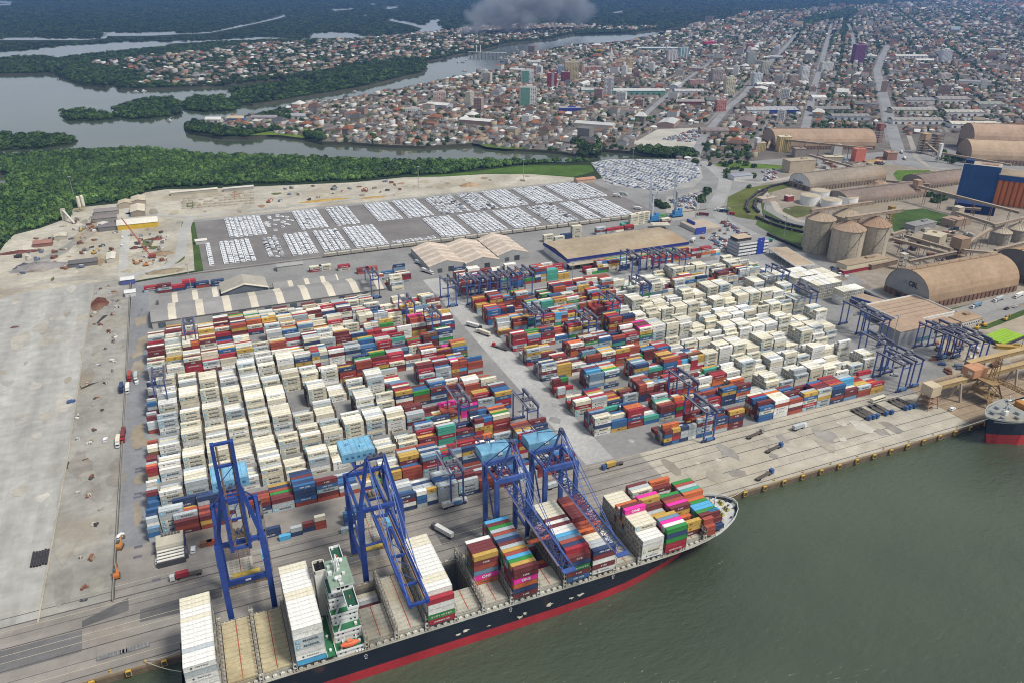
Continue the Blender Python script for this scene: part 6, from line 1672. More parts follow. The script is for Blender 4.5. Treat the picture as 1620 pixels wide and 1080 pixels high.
# offices and canopies
t = thing('terminal_office', 'four storey white banded office with tall blue panel and tan roof', 'office building', (551.5, 635.5, 0.1))
m = MB(); m.box((0, 0, 0), (40, 19, 15.5), (0.28, 0.29, 0.31), 'masonry', top=(0.3, 0.29, 0.28)); m.build('wall', t)
for k in range(4):
    m = MB(); m.box((0, -9.6, 1.6+k*3.7), (38.5, 0.5, 2.0), (0.78, 0.78, 0.76)); m.box((-20.1, 0, 1.6+k*3.7), (0.4, 17, 2.0), (0.45, 0.47, 0.5)); m.build('balcony_band', t)
m = MB(); m.box((9, -10.1, 0), (8.5, 0.8, 18.5), (0.03, 0.06, 0.36)); m.add([(8.4, -10.53, 15.2), (9.6, -10.53, 15.2), (9.0, -10.53, 16.6)], [(0, 1, 2)], (0.8, 0.8, 0.8)); m.build('blue_panel', t)
m = MB(); m.box((-9, 2, 15.5), (18, 13, 3.2), (0.07, 0.075, 0.085), 'masonry'); m.box((-9, 2, 18.7), (19.5, 14.5, 0.5), (0.52, 0.42, 0.30), 'dusty_roof'); m.build('penthouse', t)
m = MB()
for k in range(4):
    kx = -18
    while kx < 18: m.box((kx, -9.55, 0.3+k*3.7), (2.4, 0.12, 1.2), (0.03, 0.035, 0.045), 'glass'); kx += 3.2
m.build('windows', t)
X, Y = g(1207, 407); X2, Y2 = g(1262, 432)
d = Vector((X2-X, Y2-Y, 0)); rz = math.atan2(d.y, d.x)
def canopy(name, label, A, B, wd, h, roof, edge, depth=1.6):
    d = Vector((B[0]-A[0], B[1]-A[1], 0)); L = d.length
    t = thing(name, label, 'canopy', (A[0], A[1], 0.1), math.atan2(d.y, d.x))
    m = MB(); m.box((L/2, wd/2, h), (L, wd, depth), edge, 'paint', top=edge); m.box((L/2, wd/2, h+depth), (L-1.2, wd-1.2, 0.12), roof, 'dusty_roof'); m.build('roof', t)
    n = int(L/9)+1
    for k in range(n):
        for y in (1.5, wd-1.5):
            m = MB(); m.tube((2+k*(L-4)/max(1, n-1), y, 0), (2+k*(L-4)/max(1, n-1), y, h), 0.25, 6, (0.4, 0.4, 0.42)); m.build('post', t)
    return t
canopy('truck_canopy', 'white edged tan canopy over the truck gates beside the office', (568, 622), (556, 566), 22, 6, (0.44, 0.35, 0.25), (0.72, 0.71, 0.68), 1.2)
canopy('inspection_canopy', 'blue edged tan canopy between the end-on reefer stacks and the white depot', (543, 488), (556, 450), 15, 6, (0.42, 0.32, 0.23), (0.04, 0.09, 0.34), 1.8)
t = thing('white_depot', 'low white walled depot with tan roof beside the yard gantries', 'depot', (570, 437, 0.1))
m = MB(); m.box((0, 0, 0), (60, 42, 8.5), (0.72, 0.71, 0.68), 'masonry', top=(0.42, 0.31, 0.22)); m.build('wall', t)
m = MB()
for (a_, b_, c_, d_) in ((0, -21, 60.6, 0.6), (0, 21, 60.6, 0.6), (-30, 0, 0.6, 42), (30, 0, 0.6, 42)): m.box((a_, b_, 8.5), (c_, d_, 1.2), (0.74, 0.72, 0.66))
for k in range(5): m.box((0, -14+k*7, 8.52), (54, 0.5, 0.3), (0.36, 0.26, 0.19), 'dusty_roof')
m.build('parapet', t)
m = MB()
for k in range(4): m.box((-30.05, -15+k*9, 1.5), (0.12, 3.5, 2.0), (0.03, 0.04, 0.05), 'glass')
for k in range(5): m.box((-24+k*6, -21.05, 5), (3.2, 0.12, 1.2), (0.1, 0.11, 0.12), 'glass')
m.build('windows', t)
m = MB(); m.box((-33, -4, 4.2), (6, 30, 0.5), (0.05, 0.10, 0.36)); m.build('awning', t)
t = thing('grey_workshop', 'grey metal workshop box with tan roof in front of the white depot', 'workshop', (533.5, 407, 0.1), 0.0)
m = MB(); m.box((0, 0, 0), (40, 21, 13), (0.33, 0.34, 0.35), 'ribbed_sheet', top=(0.42, 0.30, 0.21)); m.build('wall', t)
m = MB(); m.box((0, 0, 13), (40.6, 21.6, 0.4), (0.43, 0.31, 0.22), 'dusty_roof'); m.build('roof', t)
m = MB(); m.box((8, -10.56, 0), (14, 0.12, 4.0), (0.08, 0.16, 0.2)); m.build('door', t)
canopy('machinery_shelter', 'brown roofed shelter joined to the right of the grey workshop', (556, 399), (590, 402), 18, 6, (0.40, 0.28, 0.19), (0.36, 0.27, 0.2), 0.6)
block('roadside_office', 'small tan roofed office with white parapet behind the parked gantries', 'office building', (1520, 519), 26, 16, 5, (0.6, 0.58, 0.53), (0.42, 0.3, 0.2), 0.05, 1)
t = thing('gate_house', 'low tan roofed gate building with blue sign walls beside the truck road', 'gate building', (557, 728, 0.1), 0.0)
m = MB(); m.box((0, 0, 0), (34, 36, 5), (0.45, 0.42, 0.38), 'masonry', top=(0.46, 0.38, 0.29)); m.build('wall', t)
m = MB(); m.box((-14, -19, 0), (14, 1.2, 8), (0.05, 0.08, 0.38)); m.box((-9, 8, 5), (1.2, 16, 3.6), (0.05, 0.08, 0.36)); m.build('sign_wall', t)
canopy('toll_canopy', 'cream canopy over a dark truck lane behind the blue edged shed', (500, 745), (520, 738), 12, 5, (0.62, 0.56, 0.46), (0.6, 0.56, 0.48), 0.6)
# administration building near the raised-boom crane
t = thing('quay_office', 'low tan roofed quay office with staggered white awning slats and navy end wall', 'office building', (-39.5, 359.5, 0.1))
m = MB(); m.box((0, 4.8, 0), (13.5, 9.6, 6.2), (0.55, 0.52, 0.44), 'masonry', top=(0.53, 0.49, 0.39)); m.build('wall', t)
m = MB(); m.box((0, -5.0, 0), (13.5, 10, 3.2), (0.07, 0.07, 0.075), 'masonry'); m.build('car_bays', t)
for k in range(4):
    m = MB(); m.box((-0.2, -1.4-k*2.35, 3.6-k*0.15), (13.0, 1.45, 0.35), (0.70, 0.68, 0.60)); m.build('awning_slat', t)
m = MB(); m.box((7.0, 4, 0), (0.5, 9.8, 6.4), (0.03, 0.04, 0.13)); m.box((7.3, -4, 0), (1.6, 7, 3.6), (0.08, 0.08, 0.1)); m.build('end_wall', t)
m = MB()
for k in range(6): m.box((-3.4+k*1.6, 8.2, 6.2), (1.1, 1.5, 0.9), (0.12, 0.12, 0.11))
m.build('roof_units', t)
# mobile harbour cranes
for (X, Y), lab, hh in (((519, 774), 'pale grey mobile harbour crane tower on blue base, left of two', 33), ((558, 781), 'dark blue mobile harbour crane with grey tower, right of two', 31)):
    t = thing('mobile_harbour_crane', lab, 'crane', (X, Y, 0.1), 0, 'mobile harbour cranes')
    c = (0.06, 0.24, 0.48)
    m = MB(); m.box((0, 0, 1.2), (15, 8, 2.2), (0.05, 0.2, 0.42), 'crane_paint')
    for k in range(7):
        for y in (-3.6, 3.6): m.tube((-6.3+k*2.1, y-0.4, 0.9), (-6.3+k*2.1, y+0.4, 0.9), 0.9, 8, (0.02, 0.02, 0.02))
    m.build('chassis', t)
    m = MB(); m.box((1, 0, 3.6), (11, 6, 4.6), c, 'crane_paint'); m.box((5, 0, 8.2), (4, 4, 2), c, 'crane_paint'); m.build('slewing_platform', t)
    m = MB(); m.tube((-2, 0, 8), (-2, 0, hh), 1.7, 12, (0.50, 0.54, 0.57) if hh > 32 else (0.24, 0.29, 0.33), 'crane_paint', r2=1.3); m.box((-2, 0, hh), (2.6, 3.4, 1.4), (0.3, 0.34, 0.4), 'crane_paint'); m.build('tower', t)
    m = MB(); m.box((-4, 0, hh*0.62), (2.2, 2.2, 2.4), (0.5, 0.52, 0.54)); m.build('operator_cab', t)
    m = MB()
    for y in (-1.3, 1.3):
        m.beam((-4, y, 12), (-6, y*0.4, 52), 0.35, 0.35, (0.40, 0.45, 0.5), 'crane_paint'); m.beam((-5, y, 12), (-8, y*0.4, 52), 0.3, 0.3, (0.40, 0.45, 0.5), 'crane_paint')
    for k in range(9): z = 13+k*4.2; m.beam((-4.1-k*0.22, -1.2, z), (-5.2-k*.33, 1.2, z+4), 0.2, 0.2, (0.4, 0.45, 0.5), 'crane_paint')
    m.build('boom', t)
# light masts
MASTS = [(1177, 452), (904.5, 467), (1408, 557), (722.5, 735), (601, 537), (766, 405), (828, 288), (1100, 345), (1240, 373), (1208, 350), (447, 425), (1148, 372), (663, 300), (1040, 310), (118.5, 318), (1612, 560), (305, 470), (1304, 372), (1000, 268)]
mm_ = MB(); mm_.tube((0, 0, 0), (0, 0, 32), 0.38, 8, (0.33, 0.33, 0.34), r2=0.2); mm_.lathe((0, 0, 0), [(0.8, 0), (0.8, 0.5), (0.4, 0.7)], 8, (0.4, 0.38, 0.35))
lhead = MB(); lhead.lathe((0, 0, 32), [(0.3, -0.5), (1.5, 0), (1.5, 0.3), (0.3, 0.6)], 12, (0.3, 0.3, 0.32))
for k in range(8): an = k*math.pi/4; lhead.box((1.6*math.cos(an), 1.6*math.sin(an), 31.6), (0.5, 0.5, 0.5), (0.55, 0.55, 0.52))
L0 = None
for i, (a, b_) in enumerate(MASTS):
    X, Y = g(a, b_)
    if L0 is None:
        L0 = thing('light_mast', '', 'light mast', (X, Y, 0.1), 0, 'tall floodlight masts'); mm_.build('pole', L0); lhead.build('light_ring', L0); o = L0
    else: o = dup(L0, (X, Y, 0.1))
    o['label'] = 'tall grey floodlight mast ' + ['among white stacks near the office', 'at the alley corner before the blue edged shed', 'beside the white depot', 'among mixed stacks in the western block', 'in the upper western rows', 'against the zigzag warehouse', 'at the top edge of the car lot', 'by the vehicle park', 'by the rail loop road', 'inside the rail loop verge', 'on the striped shed row', 'near the gate house', 'on the sandy edge above the car lot', 'between the car lots', 'by the cement silos', 'in the machinery yard', 'left end of the striped shed', 'in front of the white tanks', 'at the far car lot'][i]

# ================================================================== BULK TERMINAL QUAY: loader and second ship
t = thing('bulk_carrier', 'dark blue bulk carrier with red lower hull at the right edge, only its bow showing', 'ship', (0, 0, 0))
SX = [(452, 0.3, 0.6, 17), (455, 1.5, 3.8, 16.8), (460, 3.6, 7.4, 16.4), (467, 7.0, 10.8, 16), (475, 10.0, 12.6, 15.7), (485, 12.4, 13.6, 15.5), (498, 13.6, 13.6, 13), (640, 13.6, 13.6, 13)]
b = MB(); yc = 272.3
for i in range(len(SX)-1):
    for s in (-1, 1):
        def sec(j):
            x, hw, hd, zd = SX[j]; o = []
            for z in (-8, -4, 4.2, 4.3, 9, zd):
                tt = max(0, min(1, (z+4)/(zd+4))); xx = x+(6.5*(1-tt)**1.5 if j < 2 else 4*(1-tt)**1.5 if j < 4 else 0)
                o.append((xx, yc+s*(hw+(hd-hw)*tt**1.5), z))
            return o
        A, B = sec(i), sec(i+1)
        for k in range(5):
            q = [A[k], B[k], B[k+1], A[k+1]]
            b.add(q if s < 0 else q[::-1], [(0, 1, 2, 3)], (0.52, 0.045, 0.045) if k < 2 else (0.02, 0.03, 0.05), 'ship_hull')
b.build('hull', t)
b = MB(); o_ = [(x, hd-0.3) for x, hw, hd, zd in SX[1:6]]; b.prism([(x, yc-h) for x, h in o_]+[(x, yc+h) for x, h in reversed(o_)], 14.4, 15.2, (0.30, 0.31, 0.29), 'hatch_steel'); b.prism([(485, yc-13.3), (640, yc-13.3), (640, yc+13.3), (485, yc+13.3)], 11, 12, (0.33, 0.27, 0.20), 'hatch_steel'); b.build('deck', t)
b = MB()
o_ = [(x, hd, zd) for x, hw, hd, zd in SX[:7]]; o_ = [(x, yc-h, z) for x, h, z in reversed(o_)]+[(x, yc+h, z) for x, h, z in o_]
for p, q in zip(o_, o_[1:]): b.beam((p[0], p[1], p[2]+0.2), (q[0], q[1], q[2]+0.2), 0.35, 1.3, (0.46, 0.46, 0.43), 'hatch_steel')
b.build('bulwark', t)
b = MB(); b.tube((469, yc, 15.2), (469, yc, 29), 0.7, 8, WHT, r2=0.4); b.beam((469, yc-3.5, 23.5), (469, yc+3.5, 23.5), 0.6, 0.6, WHT); b.box((469, yc, 15.2), (3, 3, 3), WHT); b.box((469, yc, 26), (2.2, 2.2, 0.4), WHT); b.build('foremast', t)
for x, y in ((462, -3.5), (462, 3.5), (471, -7), (471, 7), (477, -3), (477, 4)):
    b = MB(); b.box((x, yc+y, 15.2), (2.4, 2.6, 0.6), (0.3, 0.34, 0.36), 'hatch_steel'); b.tube((x, yc+y-1.4, 16.4), (x, yc+y+1.4, 16.4), 0.9, 10, (0.28, 0.32, 0.36), 'hatch_steel'); b.build('winch', t)
for k in range(5):
    b = MB(); x = 502+k*27; b.box((x, yc, 12), (18, 20, 1.6), (0.42, 0.40, 0.36), 'hatch_steel'); b.beam((x-5, yc-9, 15), (x-5, yc+9, 18) if k else (x-5, yc+9, 15.5), 9, 0.6, (0.42, 0.50, 0.52), 'hatch_steel'); b.build('hatch_cover', t)
b = MB(); b.box((492, yc+1, 12), (5, 14, 5), (0.52, 0.24, 0.06), 'rusty_steel'); b.build('rust_stained_house', t)
b = MB(); X, Z = 470, 13.5; b.box((478, yc-11.6, 8.5), (2.2, 3.0, 2.4), (0.10, 0.10, 0.11), 'ship_hull'); b.build('anchor', t)
LOADC = (0.47, 0.33, 0.13)
t = thing('ship_loader', 'rusty ochre ship loader gallery and tower over the bulk berth', 'ship loader', (0, 0, 0.1))
b = MB(); b.box((552, 317, 13), (190, 3.6, 3.2), (0.36, 0.26, 0.12), 'rusty_steel'); b.build('gallery', t)
b = MB(); b.box((552, 317, 16.2), (191, 4.4, 0.4), (0.46, 0.34, 0.18), 'dusty_roof'); b.build('gallery_roof', t)
b = MB(); b.box((575, 326, 19), (150, 3.6, 3.2), (0.38, 0.27, 0.12), 'rusty_steel'); b.box((575, 326, 22.2), (151, 4.4, 0.4), (0.48, 0.35, 0.18), 'dusty_roof'); b.build('upper_gallery', t)
b = MB(); b.box((455, 317, 10.5), (9, 9, 7.5), (0.56, 0.46, 0.32), 'masonry'); b.build('end_house', t)
for x in (482, 512, 540, 560, 590, 620):
    b = MB(); b.beam((x, 312, 0), (x, 315, 14), 1.5, 1.2, (0.40, 0.34, 0.27), 'concrete'); b.beam((x, 321, 0), (x, 317, 14), 1.5, 1.2, (0.40, 0.34, 0.27), 'concrete'); b.build('pier', t)
b = MB()
for sx in (-5, 5):
    for sy in (-5, 5): b.beam((455+sx, 317+sy, 0), (455+sx*0.7, 317+sy*0.7, 11), 0.5, 0.5, (0.38, 0.25, 0.16), 'rusty_steel')
for z in (3, 7): b.box((455, 317, z), (9.5, 9.5, 0.3), (0.36, 0.24, 0.16), 'rusty_steel')
for k in range(4): b.beam((450, 312, k*3), (460, 312, k*3+3), 0.25, 0.25, (0.36, 0.24, 0.16), 'rusty_steel'); b.beam((450, 322, k*3), (450, 312, k*3+3), 0.25, 0.25, (0.36, 0.24, 0.16), 'rusty_steel')
b.build('end_tower', t)
t = thing('travelling_loader', 'brown lattice loading machine with pinkish cabin leaning over the bulk carrier', 'ship loader', (500, 308, 0.1)); t.scale = (1, 1, 0.8)
b = MB(); b.box((-3, 10, 21), (14, 10, 8), (0.52, 0.27, 0.15), 'masonry'); b.box((-10.06, 8, 24), (0.1, 3.4, 2.6), (0.7, 0.68, 0.62)); b.build('cabin', t)
b = MB(); rc = (0.33, 0.22, 0.10)
for sx in (-8, 8):
    for sy in (-10, 10):
        b.beam((sx, sy, 0), (sx*0.5, sy*0.4, 20), 1.0, 1.0, rc, 'rusty_steel'); b.beam((sx, sy, 2), (-sx*0.6, sy*0.5, 18), 0.5, 0.5, rc, 'rusty_steel'); b.beam((sx, sy, 6), (sx*.7, -sy*0.5, 16), 0.5, 0.5, rc, 'rusty_steel')
b.box((0, 0, 19.5), (10, 14, 1.2), rc, 'rusty_steel'); b.box((0, 0, 8), (12, 16, 0.4), rc, 'rusty_steel')
b.build('portal', t)
b = MB(); lt = (0.32, 0.20, 0.09)
for sx in (-2.2, 2.2):
    for sy in (-2.2, 2.2): b.beam((4+sx, sy, 20), (5+sx*0.5, sy*0.5, 42), 0.45, 0.45, lt, 'rusty_steel')
for k in range(7):
    z = 20+k*3.1
    for sy in (-2, 2): b.beam((1.8+k*.2, sy*(1-k*.07), z), (6.2-k*.1, sy*(1-k*.07), z+3), 0.25, 0.25, lt, 'rusty_steel'); b.beam((1.8+k*.2, -sy, z), (1.8+k*.2, sy, z+3), 0.22, 0.22, lt, 'rusty_steel')
b.build('mast', t)
b = MB()
for x in (-1.6, 1.6):
    for z in (0, 2.6): b.beam((5+x, -4, 20+z), (11+x, -42, 17+z*.6), 0.5, 0.5, lt, 'rusty_steel')
for k in range(12):
    f = k/12; p = Vector((5, -4, 20)).lerp(Vector((11, -42, 17)), f); q = Vector((5, -4, 20)).lerp(Vector((11, -42, 17)), f+1/12)
    for x in (-1.6, 1.6): b.beam(p+Vector((x, 0, 0)), q+Vector((x, 0, 2.3)), 0.25, 0.25, lt, 'rusty_steel'); b.beam(p+Vector((x, 0, 2.4)), q+Vector((x, 0, 0)), 0.25, 0.25, lt, 'rusty_steel')
b.beam((5, -4, 21), (11, -42, 18), 2.4, 0.5, (0.4, 0.27, 0.12), 'rusty_steel'); b.build('boom', t)
b = MB(); b.lathe((11, -41, 5), [(2.2, 0), (1.6, 6), (1.1, 12)], 10, (0.40, 0.36, 0.3), 'dusty_roof'); b.build('chute', t)
b = MB(); b.beam((5, 0, 42), (10.5, -38, 19), 0.2, 0.2, (0.3, 0.2, 0.1), 'rusty_steel'); b.beam((5, 0, 42), (-2, 14, 29), 0.25, 0.25, (0.3, 0.2, 0.1), 'rusty_steel'); b.build('stay', t)

# ================================================================== SAND YARDS AND CONSTRUCTION (upper left)
def shed(label, x, y, w, l, zw, zr, wall, roof, axis='X', rz=0.0, name='works_shed'):
    t = thing(name, label, 'shed', (x, y, 0.1), rz)
    m = MB(); m.gable((0, 0, 0), (w, l), zw, zr, wall, roof, axis, 0.0); m.f = m.f[:4]; m.c = m.c[:4]; m.m = m.m[:4]; m.build('wall', t)
    m = MB(); m.gable((0, 0, 0.06), (w, l), zw, zr, None, roof, axis, 0.5, rm='ribbed_sheet'); m.build('roof', t)
    return t
for lab, p, w, l, zw, zr, wc, rc, ax in (
    ('white roofed shed with yellow front wall in the sandy yard', (219, 362), 44, 24, 6, 9, (0.62, 0.42, 0.04), (0.74, 0.70, 0.60), 'X'),
    ('cream roofed narrow shed end-on to the sandy yard, lower half', (219, 343), 16, 34, 6, 8, (0.3, 0.25, 0.2), (0.64, 0.57, 0.44), 'Y'),
    ('cream roofed shed at the forest edge, upper half', (220, 327), 17, 26, 7, 9, (0.4, 0.33, 0.26), (0.56, 0.49, 0.36), 'Y'),
    ('small tan shed against the forest', (199, 330), 16, 18, 6, 8, (0.45, 0.38, 0.28), (0.55, 0.47, 0.33), 'Y'),
    ('grey brown shed block beside the sandy road, front', (166, 352), 26, 16, 5, 6.5, (0.3, 0.28, 0.26), (0.24, 0.205, 0.19), 'X'),
    ('grey brown shed block beside the sandy road, rear', (169, 341), 27, 16, 5, 6.5, (0.3, 0.28, 0.26), (0.28, 0.25, 0.235), 'X'),
    ('dark grey open shed by the quarry road', (172, 366), 20, 18, 5, 6, (0.2, 0.19, 0.18), (0.20, 0.18, 0.18), 'X'),
    ('small white shed by the quarry road', (163, 364), 10, 14, 5, 6, (0.5, 0.5, 0.48), (0.66, 0.63, 0.55), 'Y'),
    ('white end-on shed at the lower end of the quarry road', (176, 416), 8, 22, 4, 5, (0.5, 0.48, 0.42), (0.68, 0.64, 0.54), 'Y'),
    ('dark grey gabled shed in the sand works with pink edge', (132, 422), 26, 12, 4, 6, (0.16, 0.15, 0.15), (0.15, 0.145, 0.14), 'X'),
    ('small reddish roofed hut in the sand works', (68, 391), 18, 14, 4, 6, (0.25, 0.13, 0.1), (0.36, 0.19, 0.15), 'X'),
    ('cream flat hut in the sand works', (96, 380), 12, 14, 4, 5, (0.45, 0.42, 0.35), (0.62, 0.57, 0.45), 'Y'),
    ('long low cream building at the forest edge above the casting yard', (308, 307), 60, 8, 4, 5, (0.4, 0.38, 0.3), (0.64, 0.6, 0.5), 'X'),
    ('second long low building at the forest edge above the casting yard', (378, 302), 40, 8, 4, 5, (0.35, 0.33, 0.3), (0.60, 0.57, 0.5), 'X'),
    ('small white guard hut at the container gate', (207, 470), 9, 9, 4, 5, (0.6, 0.6, 0.58), (0.74, 0.73, 0.7), 'X'),
    ('white flat hut at the end of the red and navy container row', (203, 451), 12, 10, 5, 6, (0.1, 0.12, 0.3), (0.74, 0.73, 0.70), 'X'),
    ('grey flat roof block behind the striped sheds', (460, 428), 26, 10, 5, 6, (0.4, 0.4, 0.38), (0.38, 0.375, 0.36), 'X'),
    ('white roofed hut at the corner of the car lot', (319, 387), 12, 8, 4, 5, (0.5, 0.48, 0.45), (0.72, 0.69, 0.62), 'X'),
    ('salmon roofed office at the far corner of the car lot', (928, 290), 30, 12, 5, 7, (0.5, 0.36, 0.26), (0.50, 0.26, 0.16), 'X'),
    ('grey blue roofed depot beside the far car lot', (1176, 285), 34, 18, 6, 7, (0.55, 0.55, 0.55), (0.32, 0.33, 0.38), 'X')):
    X, Y = g(*p); shed(lab, X+w/2*0, Y+l/2, w, l, zw, zr, wc, rc, ax)
for k, (a, b_) in enumerate(((128, 336), (134, 334))):
    X, Y = g(a, b_)
    t = thing('cement_silo', 'tall narrow cream cement silo in the sand works, %s of two' % ('left' if k == 0 else 'right'), 'silo', (X, Y, 0.1), 0, 'cement silos')
    m = MB()
    for sx in (-1.6, 1.6):
        for sy in (-1.6, 1.6): m.beam((sx, sy, 0), (sx, sy, 6), 0.35, 0.35, (0.55, 0.42, 0.12))
    m.build('legs', t)
    m = MB(); m.lathe((0, 0, 4), [(0.5, 0), (2.1, 3), (2.1, 15), (1.2, 16.2), (0.3, 16.5)], 14, (0.72, 0.68, 0.54), 'concrete'); m.build('barrel', t)
X, Y = g(118, 355)
t = thing('batching_conveyor', 'pale inclined belt conveyor of the concrete plant in the sand works', 'conveyor', (X, Y, 0.1)); m = MB(); m.beam((0, 0, 1), (-12, 22, 13), 2.2, 1.6, (0.60, 0.58, 0.52)); m.build('belt', t); m = MB(); m.box((-12, 23, 0), (5, 5, 14), (0.5, 0.45, 0.36), 'masonry'); m.build('hopper', t)
X, Y = g(241, 408)
t = thing('crawler_crane', 'red crawler crane with long thin lattice boom in the scrap yard', 'crane', (X, Y, 0.1))
m = MB(); m.box((0, 0, 0.9), (6, 5, 3), (0.32, 0.06, 0.04), 'crane_paint'); m.build('body', t)
for s in (-2.4, 2.4): m = MB(); m.box((0, s, 0), (7, 1, 1.2), (0.05, 0.05, 0.05)); m.build('track', t)
m = MB(); p0, p1 = Vector((-2, 0, 3)), Vector((-22, 14, 42))
for s in (Vector((0.8, 0, 0)), Vector((-0.8, 0, 0)), Vector((0, 0.8, 0.4))): m.beam(p0+s, p1+s*0.4, 0.3, 0.3, (0.50, 0.14, 0.09), 'crane_paint')
for k in range(16): m.beam(p0.lerp(p1, k/16)+Vector((0.7, 0, 0)), p0.lerp(p1, (k+1)/16)+Vector((-0.7, 0, 0)), 0.15, 0.15, (0.5, 0.14, 0.09), 'crane_paint')
m.build('boom', t)
def excavator(label, p, rz, col):
    X, Y = g(*p); t = thing('excavator', label, 'excavator', (X, Y, 0.1), rz)
    for s in (-1.3, 1.3): m = MB(); m.box((0, s, 0), (4.6, 0.7, 1.0), (0.05, 0.045, 0.04)); m.build('track', t)
    m = MB(); m.box((-0.4, 0, 1.0), (4.2, 2.8, 1.6), col); m.box((0.9, 0.7, 2.6), (1.4, 1.2, 1.3), (0.1, 0.12, 0.13)); m.build('body', t)
    m = MB(); m.beam((1.2, -0.3, 2.0), (4.2, -0.3, 5.0), 0.5, 0.7, col); m.beam((4.2, -0.3, 5.0), (7.2, -0.3, 2.6), 0.45, 0.6, col); m.beam((7.2, -0.3, 2.6), (7.0, -0.3, 1.0), 0.9, 0.8, (0.2, 0.17, 0.12)); m.build('arm', t)
for lab, p, rz, col in (('red excavator on the sandy casting yard', (425, 321), 0.6, (0.45, 0.08, 0.04)), ('orange excavator beside the red container row in the scrap yard', (215, 418), 2.0, (0.62, 0.25, 0.04)), ('yellow loader digging in the sand works', (149, 402), 0.9, (0.6, 0.36, 0.05)), ('yellow excavator in the middle of the sand works', (128, 366), 1.8, (0.55, 0.40, 0.07)), ('small red excavator on the sandy strip above the car lot', (575, 303), 0.4, (0.45, 0.1, 0.05)), ('orange machine at the bottom of the scrap yard', (231, 421), 0.2, (0.60, 0.22, 0.04)),
                        ('yellow wheel loader by the roadside office, left', (1545, 521), 0.4, (0.62, 0.38, 0.04)), ('yellow wheel loader by the roadside office, right', (1556, 516), 1.2, (0.60, 0.36, 0.04)), ('yellow machine near the road right of the roadside office', (1590, 507), 0.2, (0.55, 0.36, 0.08)), ('orange forklift beside the boundary wall near the quay', (185, 912), 1.6, (0.55, 0.18, 0.04)), ('orange forklift parked at the south west gate strip', (190, 866), 1.3, (0.5, 0.22, 0.06))):
    excavator(lab, p, rz, col)
# precast blocks drying on the casting yard
pb = MB(); pb.box((0, 0, 0), (5.4, 3.2, 1.3), (0.42, 0.38, 0.30), 'concrete')
A, B_, C_, D_ = (np.array(g(*p)) for p in ((287, 333), (290, 314), (402, 303), (404, 324)))
po = None; i = 0
for r_ in range(5):
    for c_ in range(14):
        if rng.random() < 0.14: continue
        f, h = (c_+0.5)/14, (r_+0.5)/5
        p = (A*(1-f)+D_*f)*(1-h)+(B_*(1-f)+C_*f)*h
        if po is None: po = pb.build('precast_block'); tag(po, '', 'concrete block', 'precast blocks on the casting yard'); o = po
        else: o = po.copy(); COL.objects.link(o)
        o.location = (p[0], p[1], 0.1); o.rotation_euler = (0, 0, 0.0); o.scale = (1, 1, 0.8+rng.random()*0.8)
        o['label'] = 'grey precast block on the casting yard, %s row from the forest, %s from the left' % (ordn(4-r_), ordn(c_)); i += 1
pp = MB(); pp.tube((0, -6, 0.6), (0, 6, 0.6), 0.6, 10, (0.045, 0.04, 0.045)); pp.tube((0, -6.01, 0.6), (0, -5.99, 0.6), 0.42, 10, (0.01, 0.01, 0.01))
X, Y = g(64, 884); p0_ = None
for k in range(6):
    if p0_ is None: p0_ = pp.build('steel_pipe'); tag(p0_, '', 'pipe', 'dark pipes on the pale slab'); o = p0_
    else: o = p0_.copy(); COL.objects.link(o)
    o.location = (X-3.5+k*1.35, Y+rng.random()*0.8, 0.12); o['label'] = 'long dark steel pipe lying on the pale slab yard, %s of six from the left' % ordn(k)
def heap(name, label, p, rx, ry, h, col, seed, cat='heap'):
    X, Y = g(*p); r = random.Random(seed); n = 14; m = MB(); P = []
    for j in range(5):
        f = j/4
        for k in range(n):
            an = 2*math.pi*k/n; q = (1-f)*(0.8+0.35*r.random())
            P.append((rx*q*math.cos(an), ry*q*math.sin(an), h*(f**0.8)*(0.85+0.3*r.random()) if j else -0.2))
    m.add(P, [(j*n+k, j*n+(k+1) % n, (j+1)*n+(k+1) % n, (j+1)*n+k) for j in range(4) for k in range(n)]+[tuple(4*n+k for k in range(n))], col, 'sand')
    o = m.build(name, None, (X, Y, 0.1)); tag(o, label, cat); return o
